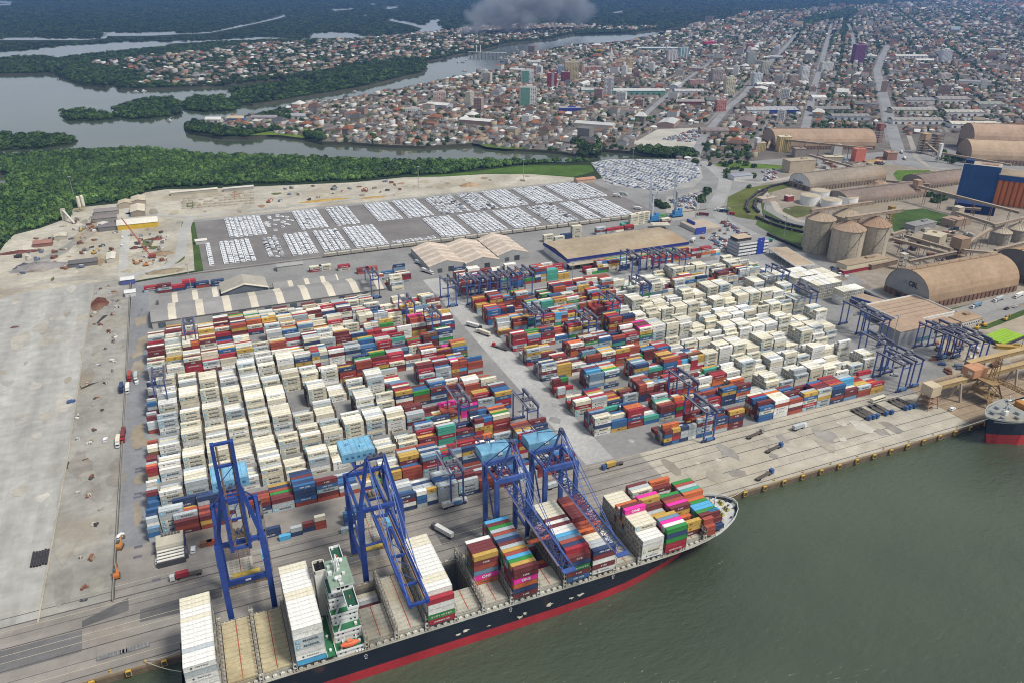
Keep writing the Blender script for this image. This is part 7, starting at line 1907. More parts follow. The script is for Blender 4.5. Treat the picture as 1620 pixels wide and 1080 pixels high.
for lab, p, rx, ry, h, c in (('reddish brown earth heap on the dirt strip by the wall', (157, 481), 8, 18, 2.2, (0.15, 0.06, 0.04)), ('large grey gravel heap in the sand works', (60, 424), 26, 16, 6, (0.28, 0.26, 0.25)), ('dark gravel heap with machinery in the sand works', (40, 424), 12, 9, 5, (0.12, 0.12, 0.14)), ('red brown timber and scrap heap at the edge of the sand works', (30, 400), 24, 6, 2.5, (0.15, 0.06, 0.05)), ('scrap heap in the round corner of the scrap yard', (255, 402), 14, 10, 3, (0.28, 0.2, 0.13)), ('rusty scrap pile in the middle of the scrap yard', (248, 379), 10, 5, 2.5, (0.17, 0.06, 0.05)), ('small dark scrap pile in the scrap yard', (213, 393), 6, 5, 2, (0.12, 0.05, 0.05)), ('colourful debris heap below the scrap yard', (262, 430), 22, 9, 2.2, (0.30, 0.25, 0.17)), ('brown sand heap on the sandy strip above the car lot', (743, 294), 16, 10, 4.5, (0.40, 0.28, 0.17)), ('ochre timber stacks on the sandy strip', (510, 318), 38, 6, 1.6, (0.46, 0.30, 0.08)), ('ochre timber stacks right of the red excavator', (590, 313), 22, 5, 1.4, (0.42, 0.27, 0.09)), ('tan spoil heap right of the salmon tower', (1383, 257), 22, 12, 5, (0.45, 0.31, 0.16)), ('dark spoil heap beside the salmon tower', (1345, 259), 14, 8, 4, (0.16, 0.13, 0.11)), ('brown grain pyramid before the double vaulted warehouse', (1572, 252), 26, 22, 17, (0.38, 0.29, 0.21)), ('brown heap at the corner of the dark vaulted hangar', (1390, 294), 16, 12, 10, (0.36, 0.26, 0.18)), ('small rusty scrap spot on the pale slab yard', (23, 518), 4, 2.4, 1.2, (0.14, 0.09, 0.07)), ('brown rusty heap by the gantry loader berth', (1598, 640), 12, 8, 5, (0.36, 0.21, 0.09))):
    heap('heap', lab, p, rx, ry, h, c, hash(lab) % 1000 if False else len(lab))
# supplies, scrap and plant boxes lying about the works
def shade(c):
    k = rng.uniform(.7, 1.3); return tuple(v*k for v in c)
CLC = [(0.62, 0.60, 0.55), (0.20, 0.09, 0.06), (0.16, 0.20, 0.27), (0.07, 0.07, 0.075), (0.36, 0.31, 0.23), (0.5, 0.46, 0.38), (0.30, 0.13, 0.07), (0.24, 0.23, 0.22)]
for nm, ph, poly, sp, k, sz in (('supply_pile', 'supply pile in the sand works', [(20, 392), (110, 352), (150, 340), (188, 345), (186, 405), (120, 430), (30, 436)], 17, 44, 1.0), ('scrap_pile', 'scrap pile in the scrap yard', [(206, 372), (272, 366), (274, 405), (255, 422), (208, 425)], 13, 26, .8), ('plant_box', 'plant box among the conveyors', [(1412, 378), (1500, 352), (1545, 372), (1520, 410), (1440, 420)], 15, 40, 1.3), ('plant_box', 'plant box before the long pink warehouse', [(1235, 262), (1400, 250), (1395, 262), (1300, 268)], 17, 26, 1.4), ('yard_box', 'stored machine part in the machinery yard', [(1455, 545), (1500, 535), (1590, 570), (1560, 600), (1500, 598)], 12, 24, 1.0), ('supply_pile', 'supply pile on the sandy strip above the car lot', [(430, 300), (640, 284), (640, 305), (430, 324)], 20, 22, 1.0), ('rubble_pile', 'small rubble pile on the dirt strip', [(152, 455), (200, 450), (190, 700), (175, 940), (100, 970), (115, 720)], 15, 40, .5), ('gate_box', 'small kiosk or pallet by the gate building', [(1085, 360), (1150, 350), (1165, 372), (1100, 385)], 13, 14, .8)):
    Q = scatter(px(*poly), sp, .48); rng.shuffle(CLC); Q = Q[nrg.permutation(len(Q))[:k]]
    for j, (X, Y) in enumerate(sorted(map(tuple, Q))):
        m = MB(); a = rng.random()*3; c = rng.choice(CLC)
        for q in range(rng.randint(2, 4)):
            m.box((rng.uniform(-2, 2)*sz, rng.uniform(-2, 2)*sz, 0 if q < 3 else 1.2), (rng.uniform(2, 7)*sz, rng.uniform(1.2, 3.5)*sz, rng.uniform(.8, 2.8)*sz), shade(c if q != 1 else rng.choice(CLC)), 'rusty_steel' if q % 2 else 'paint', rz=a+q*.3)
        o = m.build(nm, None, (X, Y, 0.22)); tag(o, '%s, %s from the left' % (ph, ordn(j)), 'clutter', ph+' group')
# bright green panels stacked on a flat rack, right edge
X, Y = g(1588, 548)
t = thing('green_panel_stack', 'bright lime green panels laid on a dark rack at the right edge', 'panel stack', (X, Y, 0.1), 0.15)
m = MB(); m.box((13, 8, 0), (34, 18, 2.2), (0.04, 0.04, 0.045)); m.build('rack', t)
for k in range(6): m = MB(); m.box((13, 1.2+k*2.8, 2.2), (31, 2.5, 1.0), (0.30, 0.50, 0.03)); m.build('panel', t)
block('yellow_skid', 'yellow steel skid with cargo beside the lime green panels', 'skid', (1577, 552), 22, 4, 2.6, (0.55, 0.36, 0.07), (0.5, 0.33, 0.1), -0.55)
# ================================================================== CARS, TRAINS, TRUCKS
def car_mb(van=False):
    b = MB(); L, Wd, H1, H2 = 4.75, 2.04, 1.0, 1.55 if not van else 1.9
    b.box((0, 0, 0.28), (L, Wd, H1-0.28), (-1.0,)*3, 'paint', bottom=False)
    x0, x1 = (-2.1, 1.0) if not van else (-2.2, 1.5)
    a = [(x0, -.97, H1), (x1, -.97, H1), (x1, .97, H1), (x0, .97, H1)]; t = [(x0+.12, -.93, H2), (x1-.26, -.93, H2), (x1-.26, .93, H2), (x0+.12, .93, H2)]
    b.add(a+t, [(0, 1, 5, 4), (1, 2, 6, 5), (2, 3, 7, 6), (3, 0, 4, 7)], (0.13, 0.15, 0.17), 'glass'); b.add(t, [(0, 1, 2, 3)], (-1.0,)*3, 'paint')  # window colour lightened, the sky's reflection is painted into it
    for x in (-1.4, 1.4):
        for s in (-1, 1): b.box((x, s*0.86, 0), (0.66, 0.2, 0.62), (0.02, 0.02, 0.02), 'paint', bottom=False)
    return b
CARM, VANM = car_mb(), car_mb(True)
CARS = []   # x, y, rot, colour name, label phrase, order
CCOL = {'white': (0.84, 0.85, 0.86), 'silver': (0.42, 0.44, 0.46), 'black': (0.025, 0.025, 0.03), 'red': (0.36, 0.03, 0.03), 'blue': (0.04, 0.10, 0.30), 'grey': (0.16, 0.165, 0.17), 'beige': (0.45, 0.4, 0.3)}
UP = [(34, 76, .92), (115, 147, .97), (157, 186, .84), (207, 239, .96), (245, 279, .97), (289, 328, .6), (335, 366, .62), (371, 409, .97), (419, 459, .9), (468, 527, .86)]
LO = [(5, 14, .98), (21, 54, .97), (67, 84, .55), (91, 119, .9), (125, 154, .88), (160, 197, .97), (259, 294, .97), (303, 342, .93), (350, 389, .84), (399, 437, .72), (447, 467, .95), (474, 514, .97)]
for row, nm, ya, yb in ((UP, 'upper', 902, 980), (LO, 'lower', 812, 889)):
    for bi, (xa, xb, den) in enumerate(row):
        nl = max(1, int((xb-xa)/4.95)); p_ = (xb-xa)/nl
        for li in range(nl):
            yy = ya; k = 0
            while yy < yb:
                if rng.random() < den:
                    c = 'white' if rng.random() < (0.965 if den > .8 else .72) else rng.choice(['silver', 'silver', 'black', 'grey'])
                    CARS.append((xa+(li+.5)*p_, yy, 0.0 if li % 2 else math.pi, c, (nm, bi, li, k)))
                k += 1; yy += 2.16
for x in np.arange(203, 252, 5.2):
    for y in (812, 815.5):
        if rng.random() < .8: CARS.append((x, y, 0.0, 'white', ('emptyrow', 0, int(x), int(y))))
for k in range(24):
    CARS.append((78+rng.random()*34, 905+rng.random()*72, 0.0, 'white', ('loose', 0, k, 0)))
lot2 = px((938, 259), (965, 254), (1102, 254), (1106, 280), (1060, 300), (1040, 303), (962, 291))
d2 = Vector((*g(1075, 290), 0))-Vector((*g(967, 254), 0)); a2 = math.atan2(d2.y, d2.x); c2, s2 = math.cos(a2), math.sin(a2)
o2 = np.array(lot2).mean(0); li = 0
for v in np.arange(-260, 260, 5.4):
    li += 1
    for q in np.arange(-320, 320, 2.7):
        if rng.random() < .08 or li % 7 == 0: continue
        X, Y = o2[0]+q*c2-v*s2, o2[1]+q*s2+v*c2
        if inpoly([(X, Y)], lot2)[0] : CARS.append((X, Y, a2+math.pi/2, rng.choice(['white', 'white', 'white', 'white', 'blue', 'silver', 'white', 'white', 'silver']), ('far', li, 0, 0)))
for poly, sp, nm in (([(1122, 380), (1135, 372), (1158, 388), (1150, 402)], 3.4, 'office'), ([(1060, 318), (1100, 305), (1104, 318), (1098, 332), (1068, 330)], 4.6, 'park'), ([(1140, 352), (1150, 350), (1186, 374), (1180, 380)], 4.4, 'road'), ([(1205, 272), (1228, 268), (1230, 285), (1208, 288)], 6, 'depot'),
                     ([(1045, 222), (1100, 205), (1114, 208), (1098, 226)], 5.2, 'tidal'), ([(1316, 425), (1345, 432), (1340, 440), (1318, 436)], 4, 'silo')):
    for X, Y in scatter(px(*poly), sp, 0.2, a2):
        if rng.random() < .75: CARS.append((X, Y, a2 if rng.random() < .5 else a2+math.pi/2, rng.choice(['white', 'white', 'silver', 'black', 'grey', 'red', 'blue']), (nm, 0, 0, 0)))
CP = np.array([(c[0], c[1], 1.0) for c in CARS]); cs_ = toscreen(CP); cd_ = (CP-np.array([0, 0, CAM_H]))@_fw
okv = (cs_[:, 0] > 0) & (cs_[:, 0] < 1620)
order = [int(i) for i in np.argsort(cd_) if okv[i]]
csolo = set(order[:296]); cm_ = {}; cl = {}
def car_mesh(col, van=False):
    if (col, van) not in cm_:
        t = VANM if van else CARM; b = MB(); b.v, b.f, b.m, b.mats = list(t.v), list(t.f), list(t.m), list(t.mats)
        b.c = [tuple(CCOL[col]) if q[0] < 0 else q for q in t.c]; o = b.build('parked_car'); cm_[(col, van)] = o.data; bpy.data.objects.remove(o)
    return cm_[(col, van)]
PHR = {'office': 'parked car beside the white banded office', 'park': 'vehicle in the truck park', 'road': 'car by the curving road', 'depot': 'car by the grey blue depot', 'tidal': 'car', 'silo': 'car at the foot of the silos', 'emptyrow': 'car along the empty bay of the car lot', 'loose': 'car', 'far': 'car'}
for i in csolo:
    x, y, r_, c, inf = CARS[i]
    o = bpy.data.objects.new('parked_car', car_mesh(c, i % 3 == 0)); COL.objects.link(o); o.location = (x, y, 0.14); o.rotation_euler = (0, 0, r_)
    o['category'] = 'car'; o['group'] = 'cars parked in the export lots'
    if inf[0] in ('upper', 'lower'): lab = '%s car, %s from the front, %s line, %s block, %s lot' % (c, ordn(inf[3]), ordn(inf[2]), ordn(inf[1]), inf[0])
    else: lab = c+' '+PHR[inf[0]]
    cl.setdefault(lab, []).append(o)
for lab, os_ in cl.items():
    if len(os_) == 1: os_[0]['label'] = lab
    else:
        for k, o in enumerate(sorted(os_, key=lambda q: q.location.x)): o['label'] = '%s, %s from the left' % (lab, ordn(k))
ri = [i for i in range(len(CARS)) if i not in csolo]
pr = []
for t, sel in ((CARM, [i for i in ri if i % 3]), (VANM, [i for i in ri if i % 3 == 0])):
    pr.append((t, [(CARS[i][0], CARS[i][1], 0.14) for i in sel], [CARS[i][2] for i in sel], None, np.array([CCOL[CARS[i][3]] for i in sel])*RJ.uniform(.9, 1.06, (len(sel), 1))))
tag(mass('lot_cars', pr), 'thousands of mostly white cars filling the export car lots', None, None, 'stuff')

# ---- trains
def wagon_proto(name, label, cat, col, roof, L=13.2, tank=False, group=''):
    t = thing(name, label, cat, (0, 0, 0.2), 0, group)
    m = MB(); m.box((0, 0, 1.1), (L, 2.9, 2.9 if not tank else 1.9), col, 'container_paint', top=roof)
    if not tank: m.box((0, 0, 4.0), (L*0.96, 1.5, 0.35), roof, 'container_paint')
    m.build('body', t)
    m = MB(); m.box((0, 0, 0.8), (L-0.6, 2.2, 0.3), (0.05, 0.045, 0.04), 'rusty_steel'); m.build('underframe', t)
    for x in (-L/2+2.4, L/2-2.4):
        m = MB()
        for dx in (-0.9, 0.9):
            for s in (-0.75, 0.75): m.tube((x+dx, s-0.07, 0.45), (x+dx, s+0.07, 0.45), 0.45, 8, (0.06, 0.05, 0.05), 'rusty_steel')
        m.box((x, 0, 0.4), (3.2, 1.5, 0.4), (0.06, 0.05, 0.045), 'rusty_steel'); m.build('bogie', t)
    return t
wg = wagon_proto('covered_wagon', '', 'rail wagon', (0.36, 0.34, 0.29), (0.62, 0.59, 0.50), group='pale wagons of the train beside the car lot')
x = 128; k = 0
while x < 520:
    o = wg if k == 0 else dup(wg, (0, 0, 0))
    o.location = (x, 794.5, 0.2); o['label'] = 'pale roofed rail wagon in the train below the car lot, %s from the left' % ordn(k); x += 14.6; k += 1
tb = MB(); tb.box((330, 794.5, 0.11), (720, 3.4, 0.1), (0.17, 0.15, 0.13), 'sand', bottom=False)
for s in (-0.8, 0.8): tb.box((330, 794.5+s, 0.21), (720, 0.12, 0.14), (0.16, 0.11, 0.08), 'rusty_steel', bottom=False)
structure(tb, 'railway_track')
dw = wagon_proto('hopper_wagon', '', 'rail wagon', (0.035, 0.033, 0.036), (0.055, 0.05, 0.052), 14.0, True, 'dark wagons on the curved sidings')
LOOPS = [('outer siding of the rail loop', [(1250, 290), (1220, 297), (1198, 307), (1184, 319), (1180, 331), (1187, 341)]), ('inner siding of the rail loop', [(1213, 303), (1196, 318), (1193, 330), (1204, 342)]), ('lower siding beside the silos', [(1195, 345), (1215, 354), (1240, 362.5), (1272, 370)]), ('upper siding beside the silos', [(1208, 343), (1228, 351), (1250, 358), (1274, 363)]),
         ('siding in front of the letter sign hangar', [(1358, 461), (1382, 473), (1412, 486), (1440, 496), (1475, 500)]), ('road beside the silo foot', [(1213, 372), (1240, 384), (1270, 397)])]
first = True
for nm, path in LOOPS:
    P = [Vector((*p, 0)) for p in px(*path)]; k = 0
    rb = MB()
    for a, b in zip(P, P[1:]): rb.beam((a.x, a.y, 0.24), (b.x, b.y, 0.24), 3.6, 0.12, (0.20, 0.17, 0.14), 'sand')
    structure(rb, 'railway_track')
    S = [0]
    for a, b in zip(P, P[1:]): S.append(S[-1]+(b-a).length)
    s = 8
    while s < S[-1]-6:
        j = max(i for i in range(len(S)-1) if S[i] <= s); d = (P[j+1]-P[j]).normalized(); p = P[j]+d*(s-S[j])
        o = dw if first else dup(dw, (0, 0, 0)); first = False
        o.location = (p.x, p.y, 0.3); o.rotation_euler = (0, 0, math.atan2(d.y, d.x)); o['label'] = 'dark open rail wagon on the %s, %s along' % (nm, ordn(k)); s += 15.2; k += 1
# ---- trucks
def truck(label, p, rz, cab, load=None, L=12.4, world=False, half=False):
    X, Y = p if world else g(*p)
    t = thing('truck', label, 'truck', (X, Y, 0.2), R(rz), 'trucks and trailers around the terminal')
    m = MB(); m.box((L/2+1.6, 0, 0.6), (2.3, 2.45, 2.5), cab, taper=0.94); m.build('cab', t)
    m = MB(); m.box((L/2+2.78, 0, 1.9), (0.06, 2.0, 0.9), (0.02, 0.03, 0.04), 'glass'); m.build('windscreen', t)
    m = MB(); m.box((0.6, 0, 0.95), (L+1.2, 1.1, 0.3), (0.09, 0.075, 0.065), 'rusty_steel'); m.box((0, 0, 1.25), (L, 2.3, 0.12), (0.11, 0.095, 0.08), 'rusty_steel'); m.build('chassis', t)
    for x in (-L/2+1.0, -L/2+2.3, L/2-1.2, L/2+1.8):
        m = MB(); m.tube((x, -1.2, 0.5), (x, 1.2, 0.5), 0.5, 8, (0.02, 0.02, 0.02)); m.build('wheels', t)
    if load:
        m = MB(); ll = L/2 if half else L
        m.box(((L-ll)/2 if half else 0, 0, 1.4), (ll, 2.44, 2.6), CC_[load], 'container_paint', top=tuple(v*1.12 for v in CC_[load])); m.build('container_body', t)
    return t
WC = (0.72, 0.72, 0.70); BCB = (0.05, 0.12, 0.30); RCB = (0.4, 0.03, 0.03)
for args in (('white truck with a short red container on the quay below the quay office', (300, 911), 180, WC, 'red', 12.4, False, True), ('white truck with white container turning on the apron left of the mixed deck stacks', (703, 845), 118, (0.1, 0.1, 0.12), 'white'), ('blue truck with yellow and navy load in the alley mouth', (972, 737), 183, BCB, 'mustard', 12.4, False, True), ('dark truck with grey trailer in the upper alley', (748, 518), -55, (0.05, 0.05, 0.06), 'white'), ('white truck with cream load in the upper alley', (766, 530), 118, WC, 'cream'), ('dark red empty trailer truck in the alley', (793, 552), 120, RCB, None),
             ('red truck on the west gate strip near the middle', (196, 690), -92, RCB, 'maroon'), ('cream truck parked by the wall beside the red truck', (188, 700), -92, WC, 'cream', 9), ('red truck on the upper west gate strip', (206, 597), -91, RCB, 'brick red', 9), ('white truck on the upper west gate strip', (216, 598), -91, WC, 'grey', 9), ('navy truck on the upper west gate strip', (193, 615), -91, (0.03, 0.04, 0.10), 'navy', 9), ('white box truck beside the navy truck', (203, 616), -91, WC, 'white', 9), ('white truck under the front yard gantry', (716, 800), 5, WC, 'white'), ('white truck behind the right lattice boom crane', (880, 770), 5, WC, 'grey'),
             ('blue tractor with empty trailer on the empty quay', (1207, 755), 12, BCB, None), ('blue tractor with frame trailer behind the empty quay', (1222, 712), 10, BCB, None), ('dark red flat trailer beside the front of the east block', (1192, 690), 10, (0.3, 0.28, 0.26), None), ('white tanker truck on the apron in front of the east block', (1262, 679), 5, WC, 'grey', 9),
             ('white truck with black trailer on the road before the letter sign hangar', (1488, 497), 185, WC, 'brown'), ('white and blue truck on the road at the hangar grass', (1545, 486), 190, WC, 'steel blue'), ('white truck on the road further right by the hangar grass', (1580, 476), 190, WC, 'grey'), ('white truck at the right edge of the hangar road', (1612, 470), 192, WC, 'white'), ('white bus like truck beside the zigzag shed', (675, 432), -62, WC, 'white'), ('grey truck beside the zigzag shed corner', (664, 419), -62, (0.2, 0.22, 0.25), 'grey'),
             ('white truck behind the blue edged shed end', (1096, 383), 40, WC, 'white', 9), ('brown truck on the truck yard', (1113, 342), 140, (0.2, 0.1, 0.08), 'maroon'), ('white truck on the curving road by the rail loop', (1139, 335), 130, WC, 'white', 9), ('dark truck on the curving road by the rail loop', (1147, 337), 130, (0.06, 0.06, 0.07), 'navy', 9), ('red truck cab by the rail loop fence', (1158, 341), 130, RCB, 'red', 6), ('green truck on the gate road', (1217, 383), 140, (0.06, 0.2, 0.12), 'teal', 7), ('white truck on the third avenue, nearer', (1431, 253), 50, WC, 'white', 14), ('white truck on the third avenue, further', (1426, 243), 50, WC, 'cream', 14), ('white lorry queueing in the car lot corner', (975, 312), -50, WC, 'white', 9), ('grey lorry queueing in the car lot corner', (985, 309), -50, WC, 'grey', 9), ('white lorry parked right of the car lot blocks', (1007, 332), -50, WC, 'white', 9)):
    truck(*args)
CHS = [(1372, 664), (1380, 663), (1385, 661), (1401, 658), (1410, 656), (1430, 648), (1437, 647), (1444, 645)]
for k, p in enumerate(CHS): truck('blue yard tractor with empty trailer parked on the quay, %s from the left of eight' % ordn(k), (g(*p)[0], 327), -84, BCB, None, 13, True)
X, Y = g(1388, 634)
t = thing('bus', 'cream bus with dark window band on the quay road in front of the east block', 'bus', (X, Y, 0.2), R(4))
m = MB(); m.box((0, 0, 0.5), (13, 2.6, 2.7), (0.72, 0.70, 0.56), top=(0.72, 0.68, 0.5)); m.build('body', t)
m = MB(); m.box((0, 0, 1.7), (12.6, 2.64, 0.9), (0.03, 0.035, 0.04), 'glass'); m.build('windows', t)
for x in (-4, 4.2): m = MB(); m.tube((x, -1.25, 0.5), (x, 1.25, 0.5), 0.5, 10, (0.02, 0.02, 0.02)); m.build('wheels', t)
for lab, p, rz, c in (('white car on the bulk quay beside the loader', (1506, 648), 10, 'white'), ('small white car on the west gate strip', (217, 606), 90, 'white'), ('white car beside the quay office, left', (251, 888), 85, 'white'), ('white car beside the quay office, right', (306, 871), 85, 'white'), ('white pickup on the dirt strip', (167, 697), 85, 'white'), ('white car by the boundary wall near the quay', (190, 850), 60, 'white'), ('silver car on the road by the machinery yard', (1415, 594), 140, 'silver'), ('blue grey car among the parked gantries', (1490, 577), 150, 'blue'),
                      ('dark blue buggy on the pale slab kerb', (113, 636), 20, 'blue'), ('white van on the quarry road, upper', (194, 377), 95, 'white'), ('white van on the quarry road, lower', (193, 390), 95, 'white'), ('white car on the hangar road', (1524, 504), 190, 'white'), ('dark car on the hangar road', (1592, 490), 190, 'black'), ('silver car on the hangar road at the right', (1606, 487), 190, 'silver')):
    o = bpy.data.objects.new('parked_car', car_mesh(c)); COL.objects.link(o); o.location = (*g(*p), 0.25); o.rotation_euler = (0, 0, R(rz)); o.scale = (1.15,)*3; tag(o, lab, 'car')
# mooring lines and the row of flat racks on the wharf
for k, (a, b_) in enumerate((((210, 1049), (290, 1085)), ((209, 1048), (292, 1075)), ((1128, 772), (1172, 775)))):
    pass
for i, ((xa, ya, za), (xb, yb, zb), lab) in enumerate((((-52, 288.2, 1), (-35, 280, 9), 'sagging stern mooring rope from the quay, upper'), ((-52.5, 288.2, 1), (-35.5, 268, 8), 'sagging stern mooring rope from the quay, lower'), ((248, 272, 13), (274, 288.2, 1), 'bow mooring rope of the container ship'), ((453, 272, 16), (406, 288.2, 1), 'long mooring rope from the bulk carrier bow to the quay'))):
    m = MB(); P = []
    for k in range(9): f = k/8; P.append((xa+(xb-xa)*f, ya+(yb-ya)*f, za+(zb-za)*f-math.sin(math.pi*f)*1.2))
    m.path(P, 0.16, 5, (0.55, 0.52, 0.42)); tag(m.build('mooring_rope'), lab, 'rope')
fr = MB(); fr.box((0, 0, 0), (12.2, 2.3, 0.6), (0.20, 0.20, 0.20), 'rusty_steel')
for k in range(8): fr.box((-5.3+k*1.5, 0, 0.6), (0.3, 2.2, 0.25), (0.30, 0.30, 0.29), 'rusty_steel')
f0 = None
for k in range(2):
    if f0 is None: f0 = fr.build('flat_rack'); tag(f0, '', 'flat rack', 'flat racks on the wharf'); o = f0
    else: o = f0.copy(); COL.objects.link(o)
    X, Y = g(178+k*36, 1036-k*10); o.location = (X, Y, 0.2); o['label'] = 'dark grey flat rack lying on the wharf astern of the ship, %s of two' % ('left' if k == 0 else 'right')
# ================================================================== CITY
AV = math.pi/4
def house_mb(wall, kind):
    b = MB()
    if kind == 'gable': b.gable((0, 0, 0), (11, 8.5), 3.4, 5.6, wall, (-1.0,)*3, 'X', 0.5, wm='masonry', rm='roofing', th=0.12)
    elif kind == 'flat': b.box((0, 0, 0), (10, 9.5, 6.2), wall, 'masonry', top=(-1.0,)*3, bottom=False)
    else:
        b.box((0, 0, 0), (10.5, 9.5, 3.4), wall, 'masonry', bottom=False)
        e = [(-5.8, -5.3, 3.3), (5.8, -5.3, 3.3), (5.8, 5.3, 3.3), (-5.8, 5.3, 3.3), (-2, 0, 5.6), (2, 0, 5.6)]
        b.add(e, [(0, 1, 5, 4), (1, 2, 5), (2, 3, 4, 5), (3, 0, 4)], (-1.0,)*3, 'roofing')
    for x in (-3, 0.2, 3): b.box((x, -4.85 if kind != 'gable' else -4.3, 1.0), (1.2, 0.1, 1.3), (0.05, 0.05, 0.06), 'paint', bottom=False)
    return b
WALLS = [(0.42, 0.40, 0.36), (0.40, 0.35, 0.25), (0.32, 0.22, 0.17), (0.58, 0.57, 0.54), (0.24, 0.22, 0.20)]
ROOF = {'terracotta': (0.25, 0.10, 0.052), 'rust brown': (0.13, 0.085, 0.065), 'grey': (0.18, 0.177, 0.175), 'dark grey': (0.10, 0.097, 0.097), 'tan': (0.30, 0.235, 0.165), 'white': (0.60, 0.59, 0.56), 'pale blue': (0.33, 0.40, 0.45)}
RP = [('terracotta', 3.6), ('rust brown', 4.8), ('grey', 5), ('dark grey', 3), ('tan', 2.2), ('white', 2.4), ('pale blue', 0.3)]
HT_ = {(w, k): house_mb(WALLS[w], k) for w in range(5) for k in ('gable', 'hip', 'flat')}
cityp = px(*CITY); townp = px(*TOWN)
keep_out = [px((1190, 300), (1196, 232), (1228, 200), (1395, 206), (1415, 250), (1440, 214), (1480, 210), (1760, 225), (1760, 330), (1200, 330)), px((1003, 240), (1003, 222), (1040, 203), (1120, 200), (1112, 225), (1100, 250)), px((1248, 42), (1290, 26), (1352, 16), (1366, 24), (1270, 44)), px((1100, 262), (1125, 250), (1195, 250), (1195, 300), (1110, 290))]
AVS = [px(*p) for p, w in ROADS.values()]; AVW = [w for p, w in ROADS.values()]
def nearroad(P):
    r = np.zeros(len(P), bool)
    for line, w in zip(AVS, AVW):
        for a, b in zip(line, line[1:]):
            a = np.array(a); b = np.array(b); d = b-a; t = np.clip(((P-a)@d)/(d@d), 0, 1)
            r |= np.hypot(*(P-(a+t[:, None]*d)).T) < w/2+7
    return r
BIG = []          # footprints of large buildings (x, y, radius)
def grid_lots(poly, dmin, dmax, step, block, street):
    """lots along streets turned 45 degrees to the quay"""
    p = np.array(poly); c, s = math.cos(AV), math.sin(AV)
    q = p@np.array([[c, -s], [s, c]])
    lo, hi = q.min(0), q.max(0)
    us = []; u = lo[0]; k = 0
    U, V = np.meshgrid(np.arange(lo[0], hi[0], step), np.arange(lo[1], hi[1], step*1.12))
    U, V = U.ravel(), V.ravel()
    m = ((U % block[0]) > street) & ((V % block[1]) > street)
    U, V = U[m], V[m]
    P = np.stack([U*c-V*s, U*s+V*c], -1)
    sc = toscreen(np.concatenate([P, np.zeros((len(P), 1))], 1)); d = (P[:, 0]*_fw[0]+P[:, 1]*_fw[1]+CAM_H*-_fw[2])
    m = (d > dmin) & (d < dmax) & (sc[:, 0] > -30) & (sc[:, 0] < 1650) & (sc[:, 1] > -25)
    P = P[m]; P = P[inpoly(P, poly)]
    return P
# ---- large buildings, towers
TW = [('tall', 838, 168, 138, 26, 13, (0.66, 0.66, 0.63), 'white tower block with green glazed left half in the riverside district'), ('tall', 837, 133, 112, 19, 12, (0.62, 0.65, 0.68), 'white and pale blue tower block behind the green glazed tower'), ('tall', 876, 140, 116, 14, 12, (0.30, 0.04, 0.06), 'crimson tower block with grey centre strip'), ('tall', 897, 133, 114, 13, 11, (0.22, 0.06, 0.08), 'maroon and grey tower beside the tan tower'), ('tall', 907, 128, 98, 22, 13, (0.50, 0.42, 0.26), 'big tan tower block in the city centre'), ('tall', 893, 120, 104, 15, 11, (0.30, 0.36, 0.48), 'blue grey tower behind the big tan tower'), ('tall', 965, 150, 124, 14, 10, (0.55, 0.55, 0.54), 'slim white and dark grey slab tower beside the long green building'), ('tall', 998, 116, 93, 9, 9, (0.60, 0.46, 0.27), 'slim sand yellow tower at the city edge'), ('tall', 1065, 99, 80, 16, 9, (0.55, 0.47, 0.45), 'pinkish white tower left of the teal tower'), ('tall', 1083, 95, 76, 15, 9, (0.25, 0.42, 0.44), 'teal and white tower near the river bend'), ('tall', 1190, 104, 83, 14, 9, (0.38, 0.40, 0.37), 'grey tower beside the first avenue'), ('tall', 1189, 83, 70, 10, 8, (0.34, 0.13, 0.14), 'dull red tower behind the grey avenue tower'), ('tall', 1137, 131, 110, 16, 12, (0.42, 0.36, 0.34), 'brown and white slab tower left of the cream tower'), ('tall', 1157, 150, 123, 15, 12, (0.62, 0.57, 0.42), 'cream stepped tower beside the first avenue'), ('tall', 1200, 137, 117, 13, 10, (0.60, 0.64, 0.66), 'white blue tower right of the first avenue'), ('tall', 1212, 120, 98, 11, 9, (0.50, 0.48, 0.40), 'beige slab tower on the first avenue bend'),
      ('tall', 1275, 131, 106, 12, 11, (0.70, 0.70, 0.68), 'white terraced tower left of the second avenue'), ('mid', 1258, 132, 119, 14, 10, (0.38, 0.30, 0.25), 'brown mid-rise block left of the white terraced tower'), ('mid', 1310, 114, 99, 18, 10, (0.66, 0.66, 0.63), 'white mid-rise slab right of the second avenue'), ('tall', 1360, 102, 71, 16, 11, (0.19, 0.07, 0.17), 'dark purple tower standing alone between the avenues'), ('tall', 1498, 99, 80, 16, 9, (0.55, 0.56, 0.60), 'grey and white striped tower far right'), ('mid', 1497, 128, 117, 17, 10, (0.62, 0.55, 0.50), 'white and pink mid-rise pair far right'), ('mid', 698, 160, 146, 20, 12, (0.58, 0.44, 0.40), 'pink and white mid-rise hotel near the river'), ('mid', 1143, 177, 159, 15, 12, (0.52, 0.24, 0.20), 'salmon mid-rise block beside the first avenue'), ('mid', 1105, 137, 127, 24, 10, (0.48, 0.30, 0.27), 'pink low block with grey roof in the centre'), ('mid', 905, 177, 172, 34, 14, (0.05, 0.06, 0.35), 'bright blue low building among houses'), ('mid', 1125, 72, 66, 18, 10, (0.60, 0.05, 0.14), 'bright crimson building far up the city'), ('mid', 950, 85, 80, 16, 10, (0.60, 0.38, 0.05), 'ochre yellow hall near the river'), ('mid', 940, 113, 106, 28, 12, (0.45, 0.27, 0.24), 'dusky pink block in the old centre'), ('mid', 655, 178, 173, 22, 12, (0.64, 0.63, 0.60), 'white office block among houses near the river')]
